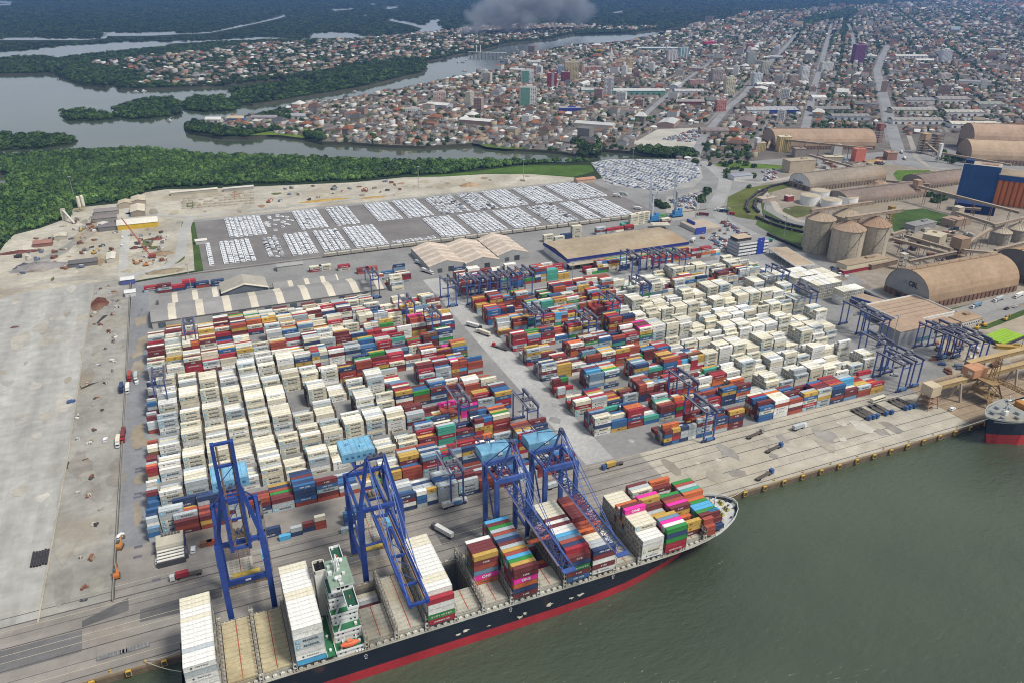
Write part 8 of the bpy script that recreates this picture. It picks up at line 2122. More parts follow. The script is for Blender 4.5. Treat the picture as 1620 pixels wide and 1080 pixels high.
def city_tower(kind, bx, by, ty, wp, dp, col, lab):
    X, Y = g(bx, by); d = X*_fw[0]+Y*_fw[1]-CAM_H*_fw[2]; k = d/CAM_F
    h = max(8, gy(bx, ty, Y)[1]); w = wp*k; dd = dp*k*1.2; BIG.append((X, Y+dd/2, max(w, dd)*.7))
    t = thing('tower_block' if kind == 'tall' else 'city_block', lab, 'tower block' if kind == 'tall' else 'building', (X, Y+dd/2, 0.1), -0.35)
    m = MB(); m.box((0, 0, 0), (w, dd, h), col, 'masonry', top=(0.35, 0.33, 0.31)); m.box((w*.1, 0, h), (w*.35, dd*.4, h*.06+1), tuple(v*.9 for v in col), 'masonry')
    if 'green glazed' in lab: m.box((-w*.18, -dd/2-.2, 2), (w*.56, .6, h*.92), (0.13, 0.27, 0.21), 'glass')
    if 'centre strip' in lab or 'dark grey' in lab: m.box((w*.05, -dd/2-.2, 0), (w*.3, .6, h), (0.30, 0.30, 0.31), 'masonry')
    if 'teal' in lab:
        for q in (-.3, 0, .3): m.box((w*q, -dd/2-.2, 0), (w*.1, .6, h), (0.65, 0.66, 0.66), 'masonry')
    m.build('wall', t)
    m = MB(); fl = max(2, int(h/3.2)); n = max(3, int(w/4.2))
    for f in range(fl):
        for i in range(n):
            if (i+f) % 7 == 6: continue
            m.box((-w/2+(i+.5)*w/n, -dd/2-.08, 1.2+f*3.1), (w/n*.5, .12, 1.4), (0.05, 0.06, 0.075), 'glass', bottom=False)
        for i in range(max(2, int(dd/5))): m.box((-w/2-.08, -dd/2+(i+.5)*dd/max(2, int(dd/5)), 1.2+f*3.1), (.12, 1.8, 1.4), (0.06, 0.07, 0.08), 'glass', bottom=False)
    m.build('windows', t)
for a in TW: city_tower(*a)
SH = [(1205, 181, 34, 12, 9, (0.40, 0.39, 0.38), (0.60, 0.60, 0.58), 'grey roofed market hall right of the first avenue'), (1245, 181, 48, 14, 9, (0.36, 0.36, 0.38), (0.05, 0.09, 0.34), 'long hall with deep blue fascia between the avenues'), (940, 149, 30, 10, 9, (0.42, 0.44, 0.42), (0.16, 0.34, 0.28), 'green walled long hall, left part'), (1015, 150, 84, 10, 9, (0.52, 0.53, 0.51), (0.15, 0.33, 0.27), 'green walled long hall, right part behind the slim slab tower'), (1095, 150, 46, 9, 8, (0.47, 0.46, 0.45), (0.5, 0.5, 0.52), 'grey white supermarket hall left of the first avenue'), (1095, 166, 44, 6, 7, (0.30, 0.28, 0.27), (0.26, 0.06, 0.07), 'dark red walled school block'), (1460, 165, 44, 9, 9, (0.27, 0.26, 0.27), (0.62, 0.61, 0.6), 'dark roofed warehouse with white front right of the third avenue'), (1515, 164, 50, 12, 10, (0.31, 0.28, 0.26), (0.58, 0.57, 0.54), 'large curved grey warehouse right of the third avenue'), (1575, 172, 40, 12, 9, (0.27, 0.28, 0.24), (0.4, 0.4, 0.38), 'olive grey warehouse far right of the third avenue'),
      (1450, 180, 70, 8, 8, (0.34, 0.33, 0.31), (0.55, 0.53, 0.40), 'long cream fronted shed row right of the third avenue'), (1530, 184, 60, 8, 8, (0.42, 0.40, 0.36), (0.66, 0.65, 0.62), 'white peaked shed row right of the third avenue'), (1455, 197, 80, 8, 8, (0.30, 0.29, 0.27), (0.72, 0.71, 0.68), 'long white walled shed in front of the double vaulted warehouse'), (1545, 203, 74, 8, 8, (0.58, 0.54, 0.45), (0.66, 0.65, 0.62), 'long cream roofed shed behind the double vaulted warehouse'), (1350, 190, 60, 8, 7, (0.25, 0.24, 0.23), (0.45, 0.5, 0.55), 'long dark roofed shed left of the third avenue'), (1320, 178, 60, 10, 7, (0.23, 0.22, 0.21), (0.3, 0.28, 0.27), 'wide dark roofed depot left of the third avenue'), (1300, 160, 22, 8, 8, (0.66, 0.66, 0.63), (0.66, 0.66, 0.63), 'white hall by the second avenue'), (1215, 138, 28, 7, 7, (0.70, 0.70, 0.67), (0.7, 0.7, 0.67), 'bright white roofed hall right of the first avenue'), (1440, 92, 60, 5, 7, (0.62, 0.61, 0.56), (0.6, 0.6, 0.58), 'pale long hall beyond the purple tower'), (1470, 99, 34, 6, 7, (0.66, 0.65, 0.6), (0.6, 0.6, 0.58), 'pale hall left of the striped far tower'), (1240, 215, 40, 8, 7, (0.24, 0.2, 0.18), (0.4, 0.3, 0.22), 'brown roofed store row left of the long pink warehouse'), (1135, 213, 44, 9, 7, (0.24, 0.20, 0.19), (0.45, 0.36, 0.28), 'brown roofed hall beside the first avenue start'), (665, 88, 1, 1, 1, WHT, WHT, ''), (470, 189, 30, 5, 7, (0.33, 0.33, 0.36), (0.5, 0.5, 0.45), 'grey roofed boatyard hall on the city point'), (340, 195, 24, 6, 7, (0.64, 0.64, 0.6), (0.6, 0.6, 0.55), 'white roofed hall at the tip of the city point'), (375, 193, 26, 5, 7, (0.5, 0.42, 0.3), (0.08, 0.18, 0.4), 'blue fronted hall on the city point'), (420, 191, 40, 5, 6, (0.28, 0.26, 0.28), (0.4, 0.38, 0.36), 'dark long hall on the city point'), (1045, 80, 70, 5, 8, (0.50, 0.53, 0.55), (0.2, 0.3, 0.26), 'pale blue roofed terminal hall near the river')]
for bx, by, wp, dp, h, rc, wc, lab in SH:
    if not lab: continue
    X, Y = g(bx, by); k = (X*_fw[0]+Y*_fw[1]-CAM_H*_fw[2])/CAM_F; w = wp*k; d = dp*k*2.6
    BIG.append((X, Y+d/2, max(w, d)*.6))
    t = thing('city_hall_shed', lab, 'warehouse', (X, Y+d/2, 0.1), -0.38)
    m = MB(); m.box((0, 0, 0), (w, d, h), wc, 'masonry'); m.build('wall', t)
    m = MB(); m.gable((0, 0, 0.05), (w, d), h, h+3.5, None, rc, 'X', 0.8); 
    n = int(w/12)
    for i in range(n): m.box((-w/2+(i+.5)*w/n, -d*.25, h+1.8), (1.2, d*.44, .35), tuple(min(.75, v*1.5) for v in rc), 'roofing')
    m.build('roof', t)
    for i in range(max(2, int(w/14))):
        m = MB(); m.box((-w/2+(i+.5)*14, -d/2-.06, 0), (5, .14, 4.4), (0.08, 0.08, 0.09)); m.build('door', t)
# further blocks and sheds sprinkled through the centre
XB = []
for k in range(900):
    a, b_ = rng.uniform(640, 1610), rng.uniform(40, 205); X, Y = g(a, b_)
    if len(XB) >= 92 or not inpoly([(X, Y)], px(*CITY))[0] or any(inpoly([(X, Y)], px(*q))[0] for q in ([(1190, 300), (1196, 225), (1228, 195), (1760, 205), (1760, 330)], [(1000, 240), (1003, 215), (1120, 195), (1112, 250)])) or any(math.hypot(X-x, Y-y) < r+45 for x, y, r in BIG): continue
    sh = len(XB) % 2; k_ = (X*_fw[0]+Y*_fw[1]-CAM_H*_fw[2])/CAM_F; w = rng.uniform(35, 80) if sh else rng.uniform(14, 24); d = rng.uniform(18, 34) if sh else rng.uniform(12, 16); h = rng.uniform(7, 10) if sh else rng.uniform(11, 30)
    BIG.append((X, Y, max(w, d)*.62)); XB.append((a, X, Y, w, d, h, sh))
for sh in (0, 1):
    for k, (a, X, Y, w, d, h, _) in enumerate(sorted(q for q in XB if q[6] == sh)):
        c = rng.choice([(0.62, 0.62, 0.60), (0.55, 0.5, 0.42), (0.45, 0.46, 0.48), (0.66, 0.65, 0.62), (0.38, 0.27, 0.23)]); m = MB(); rz = math.pi/4+rng.choice((0, math.pi/2))
        if sh: m.gable((0, 0, 0), (w, d), h, h+3, c, rng.choice([(0.50, 0.50, 0.48), (0.30, 0.29, 0.28), (0.62, 0.61, 0.58), (0.22, 0.17, 0.15)]), 'X', .6)
        else:
            m.box((0, 0, 0), (w, d, h), c, 'masonry', top=(0.4, 0.39, 0.37)); m.box((0, 0, h), (w*.3, d*.4, 2.5), c, 'masonry')
            for f in range(int(h/3.1)):
                for i in range(int(w/3.6)):
                    for s in (-1, 1): m.box((-w/2+2+i*3.6, s*(d/2+.06), 1.2+f*3.1), (1.7, .12, 1.3), (0.06, 0.07, 0.08), 'glass', bottom=False)
        o = m.build('industrial_shed' if sh else 'apartment_block', None, (X, Y, 0.1)); o.rotation_euler = (0, 0, rz)
        tag(o, ('pale or grey gabled shed among the houses of the city, %s from the left' if sh else 'plain mid-rise apartment block among the houses of the city, %s from the left') % ordn(k), 'shed' if sh else 'apartment block', 'sheds in the city' if sh else 'apartment blocks in the city')
X, Y = g(966, 98)
t = thing('church', 'white church with slim steeple in the old centre', 'church', (X, Y, 0.1), -0.4); BIG.append((X, Y, 22))
m = MB(); m.gable((0, 14, 0), (16, 34), 9, 14, (0.7, 0.7, 0.68), (0.33, 0.16, 0.11), 'Y'); m.build('nave', t); m = MB(); m.box((0, -5, 0), (9, 9, 26), (0.72, 0.72, 0.7), 'masonry'); m.lathe((0, -5, 26), [(5.5, 0), (0.2, 22)], 8, (0.6, 0.6, 0.6), 'masonry'); m.build('steeple', t)
X, Y = g(1054, 83)
t = thing('water_tower', 'pale blue mushroom water tower near the river bend', 'water tower', (X, Y, 0.1)); m = MB(); m.lathe((0, 0, 0), [(3.5, 0), (3, 30)], 12, (0.6, 0.63, 0.68), 'concrete'); m.build('shaft', t); m = MB(); m.lathe((0, 0, 29), [(3.5, 0), (9, 5), (9, 11), (5, 14)], 16, (0.55, 0.63, 0.72), 'concrete'); m.build('tank', t)
# bridge to the island town
A_, B_ = g(741, 86.5), g(801, 88)
t = thing('river_bridge', 'pale low bridge on piers joining the island town to the city', 'bridge', (A_[0], A_[1], 0))
dx, dy = B_[0]-A_[0], B_[1]-A_[1]
m = MB(); m.beam((0, 0, 9), (dx, dy, 9), 10, 1.6, (0.56, 0.55, 0.52), 'concrete'); m.build('deck', t)
for k in range(10): f = (k+.5)/10; m = MB(); m.box((dx*f, dy*f, -8), (3, 6, 16.5), (0.45, 0.44, 0.42), 'concrete'); m.build('pier', t)
for k in range(2): 
    m = MB(); f = .22+.1*k; m.beam((dx*f, dy*f, 9), (dx*f, dy*f, 34), 2.5, 2.5, (0.6, 0.6, 0.58)); m.build('pylon', t)
# boats
for i, (a, b_) in enumerate(((732, 99), (738, 96), (620, 91), (600, 90), (660, 107), (640, 121), (655, 116), (725, 99), (818, 80), (816, 76), (792, 92), (560, 146), (214, 146), (228, 145), (267, 192), (735, 113))):
    X, Y = g(a, b_, -4); t = thing('boat', 'small pale boat on the river, %s counted from the island side of the bridge' % ordn(i), 'boat', (X, Y, -4), rng.random()*3, 'boats on the river')
    m = MB(); L = 16; m.prism([(-L/2, -2.4), (L*.25, -2.6), (L/2, 0), (L*.25, 2.6), (-L/2, 2.4)], -0.6, 1.9, (0.45, 0.45, 0.44), 'paint', top=(0.4, 0.34, 0.25)); m.build('hull', t)
    m = MB(); m.box((-2, 0, 1.9), (5, 3.2, 2.6), (0.72, 0.72, 0.7)); m.build('wheelhouse', t)
# ---- houses
LOTS = [(cityp, 0, 2300, 12.6, (88, 112), 11, 1.0, 'city'), (cityp, 2300, 3800, 15.5, (104, 140), 13, 1.25, 'city'), (cityp, 3800, 12000, 24, (170, 210), 22, 1.9, 'city'), (townp, 0, 12000, 17, (110, 140), 14, 1.3, 'town')]
H = []
for poly, a, b_, st, bl, sw, sc, nm in LOTS:
    P = grid_lots(poly, a, b_, st, bl, sw)
    k = np.ones(len(P), bool)
    for ko in keep_out: k &= ~inpoly(P, ko)
    k &= ~nearroad(P)
    for x, y, r in BIG: k &= (np.hypot(P[:, 0]-x, P[:, 1]-y) > r)
    P = P[k]
    dens = 0.5+0.5*np.sin(P[:, 0]*0.011+1.3)*np.sin(P[:, 1]*0.0093+0.4)
    k = RJ.random(len(P)) < np.where(nm == 'town', 0.42, np.clip(0.50+0.40*dens, 0, .93))
    for x, y in P[k]: H.append((x+RJ.normal(0, 1.2), y+RJ.normal(0, 1.2), sc*RJ.uniform(.75, 1.12)*(2.2 if RJ.random() < .025 and nm == 'city' else 1), nm))
HX = np.array([(h[0], h[1]) for h in H]); HS = np.array([h[2] for h in H])
hs_ = toscreen(np.concatenate([HX, np.full((len(HX), 1), 4.0)], 1)); hd = HX[:, 0]*_fw[0]+HX[:, 1]*_fw[1]-CAM_H*_fw[2]
hrot = AV+RJ.choice([0, math.pi/2], len(H))+RJ.normal(0, .05, len(H))
hroof = [pick(RP) for _ in H]; hw = RJ.integers(0, 5, len(H)); hk = RJ.choice(['gable', 'hip', 'hip', 'flat'], len(H))
hz = RJ.choice([1.0, 1.0, 1.25, 1.7], len(H))
hok = (hs_[:, 0] > 2) & (hs_[:, 0] < 1618) & (hs_[:, 1] > 2)
hsolo = set(int(i) for i in np.argsort(np.where(hok, hd/HS, 1e9))[:296])
hm_ = {}; hl = {}
for i in hsolo:
    key = (int(hw[i]), hk[i], hroof[i])
    if key not in hm_:
        t = HT_[key[:2]]; b = MB(); b.v, b.f, b.m, b.mats = t.v, t.f, t.m, t.mats
        b.c = [tuple(-q[0]*v for v in ROOF[key[2]]) if q[0] < 0 else q for q in t.c]; o = b.build('house'); hm_[key] = o.data; bpy.data.objects.remove(o)
    o = bpy.data.objects.new('house', hm_[key]); COL.objects.link(o); o.location = (H[i][0], H[i][1], 0.06); o.rotation_euler = (0, 0, hrot[i]); o.scale = (HS[i], HS[i], HS[i]*hz[i])
    o['category'] = 'house'; o['group'] = 'small houses of the city nearest the port'
    sx_ = hs_[i, 0]; zone = 'by the creek' if sx_ < 1000 else ('between creek and first avenue' if sx_ < 1180 else 'behind the grain terminal')
    hl.setdefault('%s %s roofed house %s' % ({'gable': 'gabled', 'hip': 'hipped', 'flat': 'flat topped'}[hk[i]] if hk[i] != 'flat' else 'boxy', hroof[i], zone), []).append((sx_, o))
for lab, os_ in hl.items():
    for k, (s, o) in enumerate(sorted(os_, key=lambda q: q[0])): o['label'] = lab+(', %s from the left' % ordn(k) if len(os_) > 1 else '')
parts = []
rest_ = [i for i in range(len(H)) if i not in hsolo]
for key, t in HT_.items():
    sel = [i for i in rest_ if hw[i] == key[0] and hk[i] == key[1]]
    parts.append((t, [(H[i][0], H[i][1], 0.06) for i in sel], hrot[sel], np.stack([HS[sel], HS[sel], HS[sel]*hz[sel]], -1), np.array([ROOF[hroof[i]] for i in sel])*RJ.uniform(.75, 1.25, (len(sel), 1))))
tag(mass('city_houses', parts), 'thousands of small roofs of the city and the island town', None, None, 'stuff')
print('houses', len(H))
st = MB(); c, s = math.cos(AV), math.sin(AV)
for poly, a, b_, stp, bl, sw, sc, nm in LOTS[:2]:
    q = np.array(cityp)@np.array([[c, -s], [s, c]]); lo, hi = q.min(0), q.max(0)
    for ax, B in ((0, bl[0]), (1, bl[1])):
        k = math.floor(lo[ax]/B)*B
        while k < hi[ax]:
            t0 = lo[1-ax]; run = None; seg = []
            for tt in np.arange(lo[1-ax], hi[1-ax], 25.0):
                uu, vv = (k+sw*.5, tt) if ax == 0 else (tt, k+sw*.5)
                P = (uu*c-vv*s, uu*s+vv*c); d = P[0]*_fw[0]+P[1]*_fw[1]-CAM_H*_fw[2]
                if a < d < b_ and abs(P[0]) < 6000 and inpoly([P], cityp)[0] and not any(inpoly([P], ko)[0] for ko in keep_out):
                    h_ = 3.2; pts = [(uu-h_, vv), (uu+h_, vv), (uu+h_, vv+25), (uu-h_, vv+25)] if ax == 0 else [(uu, vv-h_), (uu+25, vv-h_), (uu+25, vv+h_), (uu, vv+h_)]
                    st.add([(p[0]*c-p[1]*s, p[0]*s+p[1]*c, 0.16+0.03*ax) for p in pts], [(0, 1, 2, 3)], (0.23, 0.22, 0.21), 'asphalt')
            k += B
structure(st, 'city_streets')
# ================================================================== TREES, FOREST
def crown_mb(seed, lobes, n, hfac, flat=1.0):
    """irregular crown of many small leaf-clump faces spread through several lobes"""
    r = random.Random(seed); b = MB()
    cs = []
    for i in range(lobes):
        an = i*2.399+r.random(); d = 0.62*math.sqrt((i+.3)/lobes)
        cs.append((d*math.cos(an), d*math.sin(an), (0.55+0.32*r.random()-0.25*d)*hfac, 0.34+0.22*r.random()))
    for cx, cy, cz, rr in cs:
        for k in range(n):
            zt = 1-1.55*(k+.5)/n; an = k*2.39996+r.random()*.5; q = math.sqrt(max(0, 1-zt*zt))
            nrm = Vector((q*math.cos(an), q*math.sin(an), zt)); p = Vector((cx, cy, cz))+Vector((nrm.x*rr, nrm.y*rr, nrm.z*rr*hfac*flat))*(0.82+0.36*r.random())
            t = nrm.cross(Vector((0.3, 0.2, 1))).normalized(); u = nrm.cross(t); nn = (nrm+Vector((r.uniform(-.5, .5), r.uniform(-.5, .5), r.uniform(-.1, .5)))).normalized()
            t = nn.cross(Vector((r.uniform(-1, 1), r.uniform(-1, 1), 0.4))).normalized(); u = nn.cross(t)
            s1 = rr*(0.34+0.3*r.random()); s2 = rr*(0.30+0.26*r.random())
            c = -(0.62+0.76*r.random())
            b.add([p-t*s1-u*s2*.6, p+t*s1*.7-u*s2, p+t*s1+u*s2*.5, p-t*s1*.4+u*s2], [(0, 1, 2, 3)], (c, c, c), 'leaf')
    return b
def trunk(b, h):
    b.tube((0, 0, -0.1), (0.02, 0.01, h), 0.055, 5, (0.10, 0.075, 0.05), 'masonry', r2=0.03)
    for k in range(3): an = k*2.1; b.tube((0.02, 0.01, h*.7), (0.32*math.cos(an), 0.32*math.sin(an), h*1.25), 0.025, 4, (0.10, 0.075, 0.05), 'masonry', r2=0.012)
C3 = [crown_mb(s, 6, 16, 0.8) for s in (1, 2, 3)]
C2 = [crown_mb(s+10, 4, 9, 0.75) for s in (1, 2, 3)]
C1 = [crown_mb(s+20, 4, 6, 0.7, 0.9) for s in (1, 2)]
GR = np.array([(0.050, 0.090, 0.020), (0.032, 0.066, 0.020), (0.056, 0.100, 0.024), (0.024, 0.050, 0.019), (0.068, 0.110, 0.030)])
def gcol(n, k=1.0):
    c = GR[RJ.choice(5, n, p=[.34, .26, .17, .15, .08])]*RJ.uniform(.75, 1.3, (n, 1))*k
    return c
def forest(name, label, P, rad, tmpl, hfac=1.15, k=1.0, z0=0.0):
    P = np.asarray(P); n = len(P); pick_ = RJ.integers(0, len(tmpl), n); parts = []; cols = gcol(n, k)
    patch_ = 0.5+0.5*np.sin(P[:, 0]*.021+np.sin(P[:, 1]*.017)*2)*np.sin(P[:, 1]*.025+1)
    cols = cols*(0.8+0.45*patch_)[:, None]
    for i, t in enumerate(tmpl):
        m = pick_ == i
        if m.sum() == 0: continue
        r = (np.full(n, rad) if np.isscalar(rad) else rad)[m]*RJ.uniform(.75, 1.3, m.sum())
        parts.append((t, np.concatenate([P[m], np.full((m.sum(), 1), z0)], 1), RJ.uniform(0, 6.28, m.sum()), np.stack([r, r, r*hfac*RJ.uniform(.8, 1.35, m.sum())], -1), cols[m]))
    return tag(mass(name, parts), label, None, None, 'stuff')
MANG = px(*creek_s[1:])+px((-60, 420), (0, 396), (8, 384), (22, 369), (62, 359), (111, 341), (113, 328), (132, 325), (190, 318), (207, 313), (230, 301), (262, 296), (330, 294), (420, 291), (560, 285), (640, 277), (700, 275), (770, 266), (850, 259), (935, 256), (990, 250))
P = scatter(MANG, 6.3, .5)
s_ = toscreen(np.concatenate([P, np.zeros((len(P), 1))], 1)); P = P[(s_[:, 0] > -40) & (s_[:, 0] < 1100)]
forest('mangrove_forest', 'dense green mangrove forest between the port and the creek', P, 4.7, C3, 1.15, 1.6)
pp_ = []
for k in ISL: pp_.append(scatter(px(*ISL[k]), 11, .4))
forest('island_mangrove', 'mangrove covering the small river islands', np.concatenate(pp_), 8.0, C2, 0.75, 1.0, -2.5)
tm = px((0, 93), (70, 89), (95, 97), (97, 92), (200, 81), (330, 68), (440, 64), (540, 63), (600, 61), (680, 54), (705, 52), (980, 42), (1080, 41), (1000, 51), (900, 54), (872, 60), (803, 67), (745, 81), (720, 86), (700, 91), (671, 96), (673, 106), (667, 114), (623, 124), (573, 136), (540, 142), (467, 154), (400, 164), (377, 162), (368, 156), (374, 148), (395, 138), (430, 133), (500, 121), (505, 118), (440, 125), (330, 136), (233, 139), (190, 139), (183, 132), (172, 131), (167, 136), (133, 133), (100, 121), (87, 115), (0, 116), (-30, 116), (-30, 95))
P = scatter(tm, 13, .4)
inT = inpoly(P, townp); P = P[~inT | (RJ.random(len(P)) < .55)]
forest('shore_mangrove', 'mangrove and garden trees around the island town', P, 9.0, C2, 0.72, 0.85)
cp_ = px((292, 204), (310, 210), (350, 216), (393, 216), (400, 209), (360, 205), (330, 201), (310, 196), (300, 198)); P = np.concatenate([scatter(cp_, 8, .4), scatter(px((395, 210), (440, 203), (440, 207), (400, 213)), 9, .4), scatter(px((480, 212), (512, 214), (512, 224), (482, 219)), 8, .4), scatter(px((405, 188), (440, 178), (470, 182), (460, 190), (420, 190)), 9, .4), scatter(px((1000, 239), (1030, 236), (1098, 241), (1104, 249), (1058, 250), (1030, 246)), 8, .4), scatter(px((908, 225), (948, 222), (948, 246), (915, 247)), 8, .45)])
forest('point_mangrove', 'thick waterside trees along the city point and creek', P, 6.5, C3, 1.15, 1.0)
# far plain: every crown clump is larger the farther it stands
pts = RJ.uniform((-20, -12), (1640, 100), (26000, 2)); pts = np.concatenate([pts, RJ.uniform((-20, -14), (1640, 50), (16000, 2))])
G = np.array([g(a, b) for a, b in pts])
m = np.ones(len(G), bool)
for p in FARW:
    for dy in (0, -1.2, -2.4, -3.4): m &= ~inpoly(G, px(*[(a, b-dy) for a, b in p]))
for poly in (cityp, townp, tm, px(*ISL['a']), land and px((1142, 28.5), (1113, 28), (1078, 42), (1000, 52), (940, 50), (905, 54), (873, 61), (803, 68), (772, 76), (745, 82), (797, 98), (806, 88), (855, 82), (905, 72), (950, 70), (1000, 64), (1080, 46), (1113, 31), (1142, 31))): m &= ~inpoly(G, poly)
m &= inpoly(G, land)
G = G[m]; dist = G[:, 0]*_fw[0]+G[:, 1]*_fw[1]-CAM_H*_fw[2]
forest('far_forest', 'vast dark mangrove plain fading to blue', G, dist*0.0036+4, C1, 0.42, 0.62)
# small settlements scattered in the far forest at the top right
q_ = RJ.uniform((1380, 0), (1640, 60), (900, 2))
# city trees: 200 nearest as things, the others as one mass
P = []
for poly, sp, pr in ((cityp, 17, .72),):
    Q = scatter(poly, sp, .5); sQ = toscreen(np.concatenate([Q, np.zeros((len(Q), 1))], 1)); d = Q[:, 0]*_fw[0]+Q[:, 1]*_fw[1]-CAM_H*_fw[2]
    cl_ = 0.5+0.5*np.sin(Q[:, 0]*.013)*np.sin(Q[:, 1]*.016+2)+.25*np.sin(Q[:, 0]*.05+Q[:, 1]*.043)
    k = (sQ[:, 0] > -10) & (sQ[:, 0] < 1630) & (sQ[:, 1] > -10) & (RJ.random(len(Q)) < np.clip(pr*cl_*1.3*np.clip(d/1900, .8, 1.3), 0, 1)*np.where(d > 4200, .55, 1)) & ~nearroad(Q)
    for ko in keep_out[:2]: k &= ~inpoly(Q, ko)
    P.append(Q[k])
P.append(scatter(px((1106, 232), (1150, 222), (1185, 235), (1188, 255), (1130, 250)), 13, .45)); P.append(scatter(px((1170, 160), (1200, 150), (1210, 165), (1180, 172)), 16, .5)); P.append(scatter(px((1285, 195), (1400, 200), (1400, 206), (1285, 205)), 14, .5)); P.append(scatter(px((1500, 205), (1620, 215), (1620, 222), (1560, 215)), 16, .5)); P.append(scatter(px((1470, 310), (1500, 315), (1495, 325), (1468, 322)), 9, .4)); P.append(scatter(px((1036, 322), (1062, 326), (1064, 332), (1040, 330)), 8, .4)); P.append(scatter(px((1100, 318), (1120, 300), (1124, 306), (1108, 322)), 8, .4)); P.append(scatter(px((800, 104), (812, 88), (820, 90), (820, 106)), 22, .4)); P.append(scatter(px((845, 93), (985, 80), (985, 88), (850, 99)), 24, .45)); P.append(scatter(px((1480, 235), (1520, 250), (1510, 262), (1485, 255)), 12, .4))
P = np.concatenate(P)
for x, y, r in BIG: P = P[np.hypot(P[:, 0]-x, P[:, 1]-y) > r*.8]
d = P[:, 0]*_fw[0]+P[:, 1]*_fw[1]-CAM_H*_fw[2]; sP = toscreen(np.concatenate([P, np.full((len(P), 1), 4)], 1))
rad = RJ.uniform(3.0, 6.4, len(P))*np.clip(d/2400, 1, 2.2)
ok = (sP[:, 0] > 3) & (sP[:, 0] < 1617) & (sP[:, 1] > 3)
solo_t = [int(i) for i in np.argsort(np.where(ok, d, 1e9))[:200]]
TMSH = []
for s in (31, 32, 33, 34):
    for cc in (GR[0], GR[1], GR[2]*.95):
        b = crown_mb(s, 6, 16, 0.8); v = [tuple(-q[0]*x for x in cc) for q in b.c]; b.c = v
        o = b.build('crown'); TMSH.append(o.data); bpy.data.objects.remove(o)
tb_ = MB(); trunk(tb_, 0.5); o = tb_.build('trunk'); TRK = o.data; bpy.data.objects.remove(o)
TZ = {}
for rank, i in enumerate(sorted(solo_t, key=lambda j: sP[j, 0])):
    t = thing('tree', '', 'tree', (P[i, 0], P[i, 1], 0), RJ.uniform(0, 6.28), 'single trees around the port edge and city streets')
    t.scale = (rad[i], rad[i], rad[i]*RJ.uniform(1.0, 1.5))
    o = bpy.data.objects.new('crown', TMSH[int(RJ.integers(0, len(TMSH)))]); COL.objects.link(o); o.parent = t
    o = bpy.data.objects.new('trunk', TRK); COL.objects.link(o); o.parent = t
    zn = ('large' if rad[i] > 5.4 else ('small' if rad[i] < 4.2 else 'medium'))+' green tree '+('by the creek and near car lots' if sP[i, 0] < 1100 else ('around the first avenue and loop road' if sP[i, 0] < 1250 else 'near the grain terminal'))
    TZ[zn] = TZ.get(zn, -1)+1; t['label'] = '%s, %s from the left' % (zn, ordn(TZ[zn]))
ss = set(solo_t); ri = [i for i in range(len(P)) if i not in ss]
forest('city_trees', 'street and garden trees spread through the city', P[ri], rad[ri], C2, 1.15, 1.25)
print('trees', len(P))

# ================================================================== SMOKE AND HAZE
def volume_mat(name, col, dens, noise=None):
    m = bpy.data.materials.new(name); m.use_nodes = True; n = m.node_tree.nodes; l = m.node_tree.links; n.clear()
    o = n.new('ShaderNodeOutputMaterial'); v = n.new('ShaderNodeVolumePrincipled'); v.inputs['Color'].default_value = col+(1,); v.inputs['Density'].default_value = dens; v.inputs['Anisotropy'].default_value = 0.1
    l.new(v.outputs[0], o.inputs['Volume'])
    if noise:
        tc = n.new('ShaderNodeTexCoord'); t = n.new('ShaderNodeTexNoise'); t.inputs['Scale'].default_value = noise; t.inputs['Detail'].default_value = 5; l.new(tc.outputs['Object'], t.inputs['Vector'])
        mr = n.new('ShaderNodeMapRange'); mr.inputs[1].default_value = .44; mr.inputs[2].default_value = .62; mr.inputs[3].default_value = 0; mr.inputs[4].default_value = dens; l.new(t.outputs[0], mr.inputs[0]); l.new(mr.outputs[0], v.inputs['Density'])
    M[name] = m
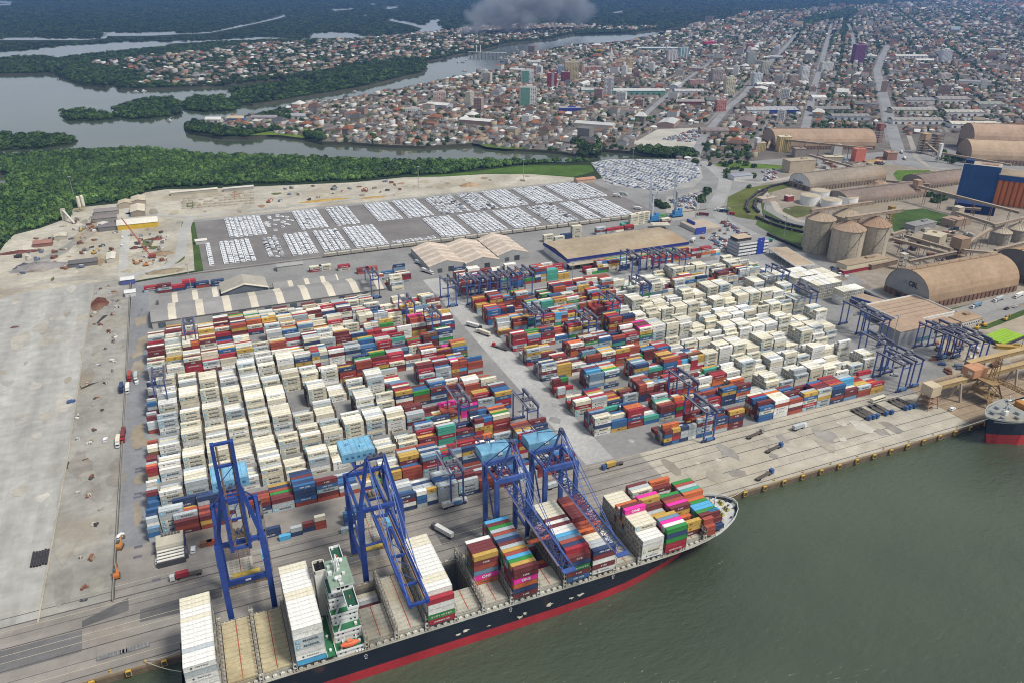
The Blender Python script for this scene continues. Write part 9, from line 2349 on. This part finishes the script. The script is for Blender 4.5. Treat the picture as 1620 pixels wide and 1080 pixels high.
def smoke_mat():
    m = bpy.data.materials.new('smoke_volume'); m.use_nodes = True; n = m.node_tree.nodes; l = m.node_tree.links; n.clear()
    o = n.new('ShaderNodeOutputMaterial'); v = n.new('ShaderNodeVolumePrincipled'); v.inputs['Color'].default_value = (0.55, 0.58, 0.64, 1)
    tc = n.new('ShaderNodeTexCoord'); t = n.new('ShaderNodeTexNoise'); t.inputs['Scale'].default_value = 1.7; t.inputs['Detail'].default_value = 5; l.new(tc.outputs['Object'], t.inputs['Vector'])
    ln = n.new('ShaderNodeVectorMath'); ln.operation = 'LENGTH'; l.new(tc.outputs['Object'], ln.inputs[0])
    ad = n.new('ShaderNodeMath'); ad.operation = 'SUBTRACT'; l.new(t.outputs[0], ad.inputs[0])
    sc_ = n.new('ShaderNodeMath'); sc_.operation = 'MULTIPLY'; sc_.inputs[1].default_value = 0.55; l.new(ln.outputs['Value'], sc_.inputs[0]); l.new(sc_.outputs[0], ad.inputs[1])
    mr = n.new('ShaderNodeMapRange'); mr.inputs[1].default_value = 0.04; mr.inputs[2].default_value = 0.30; mr.inputs[3].default_value = 0; mr.inputs[4].default_value = 0.0115; l.new(ad.outputs[0], mr.inputs[0]); l.new(mr.outputs[0], v.inputs['Density']); l.new(v.outputs[0], o.inputs['Volume'])
    M['smoke_volume'] = m
smoke_mat()
X, Y = g(740, 56)
for i, (x, y, z, r) in enumerate(((0, 0, 26, 55), (70, 12, 70, 85), (165, 25, 110, 110), (280, 50, 150, 130), (410, 80, 165, 135), (540, 110, 150, 130), (330, 60, 90, 120), (660, 150, 115, 115), (200, 40, 60, 100))):
    b = MB(); b.lathe((0, 0, 0), [(0.02, -1), (0.5, -.87), (.87, -.5), (1, 0), (.87, .5), (.5, .87), (0.02, 1)], 18, (.3,)*3, 'smoke_volume')
    o = b.build('smoke', None, (X+x, Y+y, z)); o.scale = (r*1.25, r*1.1, min(r*.95, z+10)); o.rotation_euler = (0, 0, i*1.3); tag(o, 'grey smoke plume drifting from the far riverside', None, None, 'stuff')
volume_mat('haze_volume', (0.17, 0.34, 0.74), 0.000066)
hb_ = MB(); hb_.box((7000, 15250, -10.2), (46400, 33900, 300), (1, 1, 1), 'haze_volume')
o = hb_.build('haze'); tag(o, 'pale blue haze over the whole estuary', None, None, 'stuff')
for o in bpy.data.objects:
    if 'label' in o and len(o['label'].split()) > 16: print('LONG', o.name, o['label'])
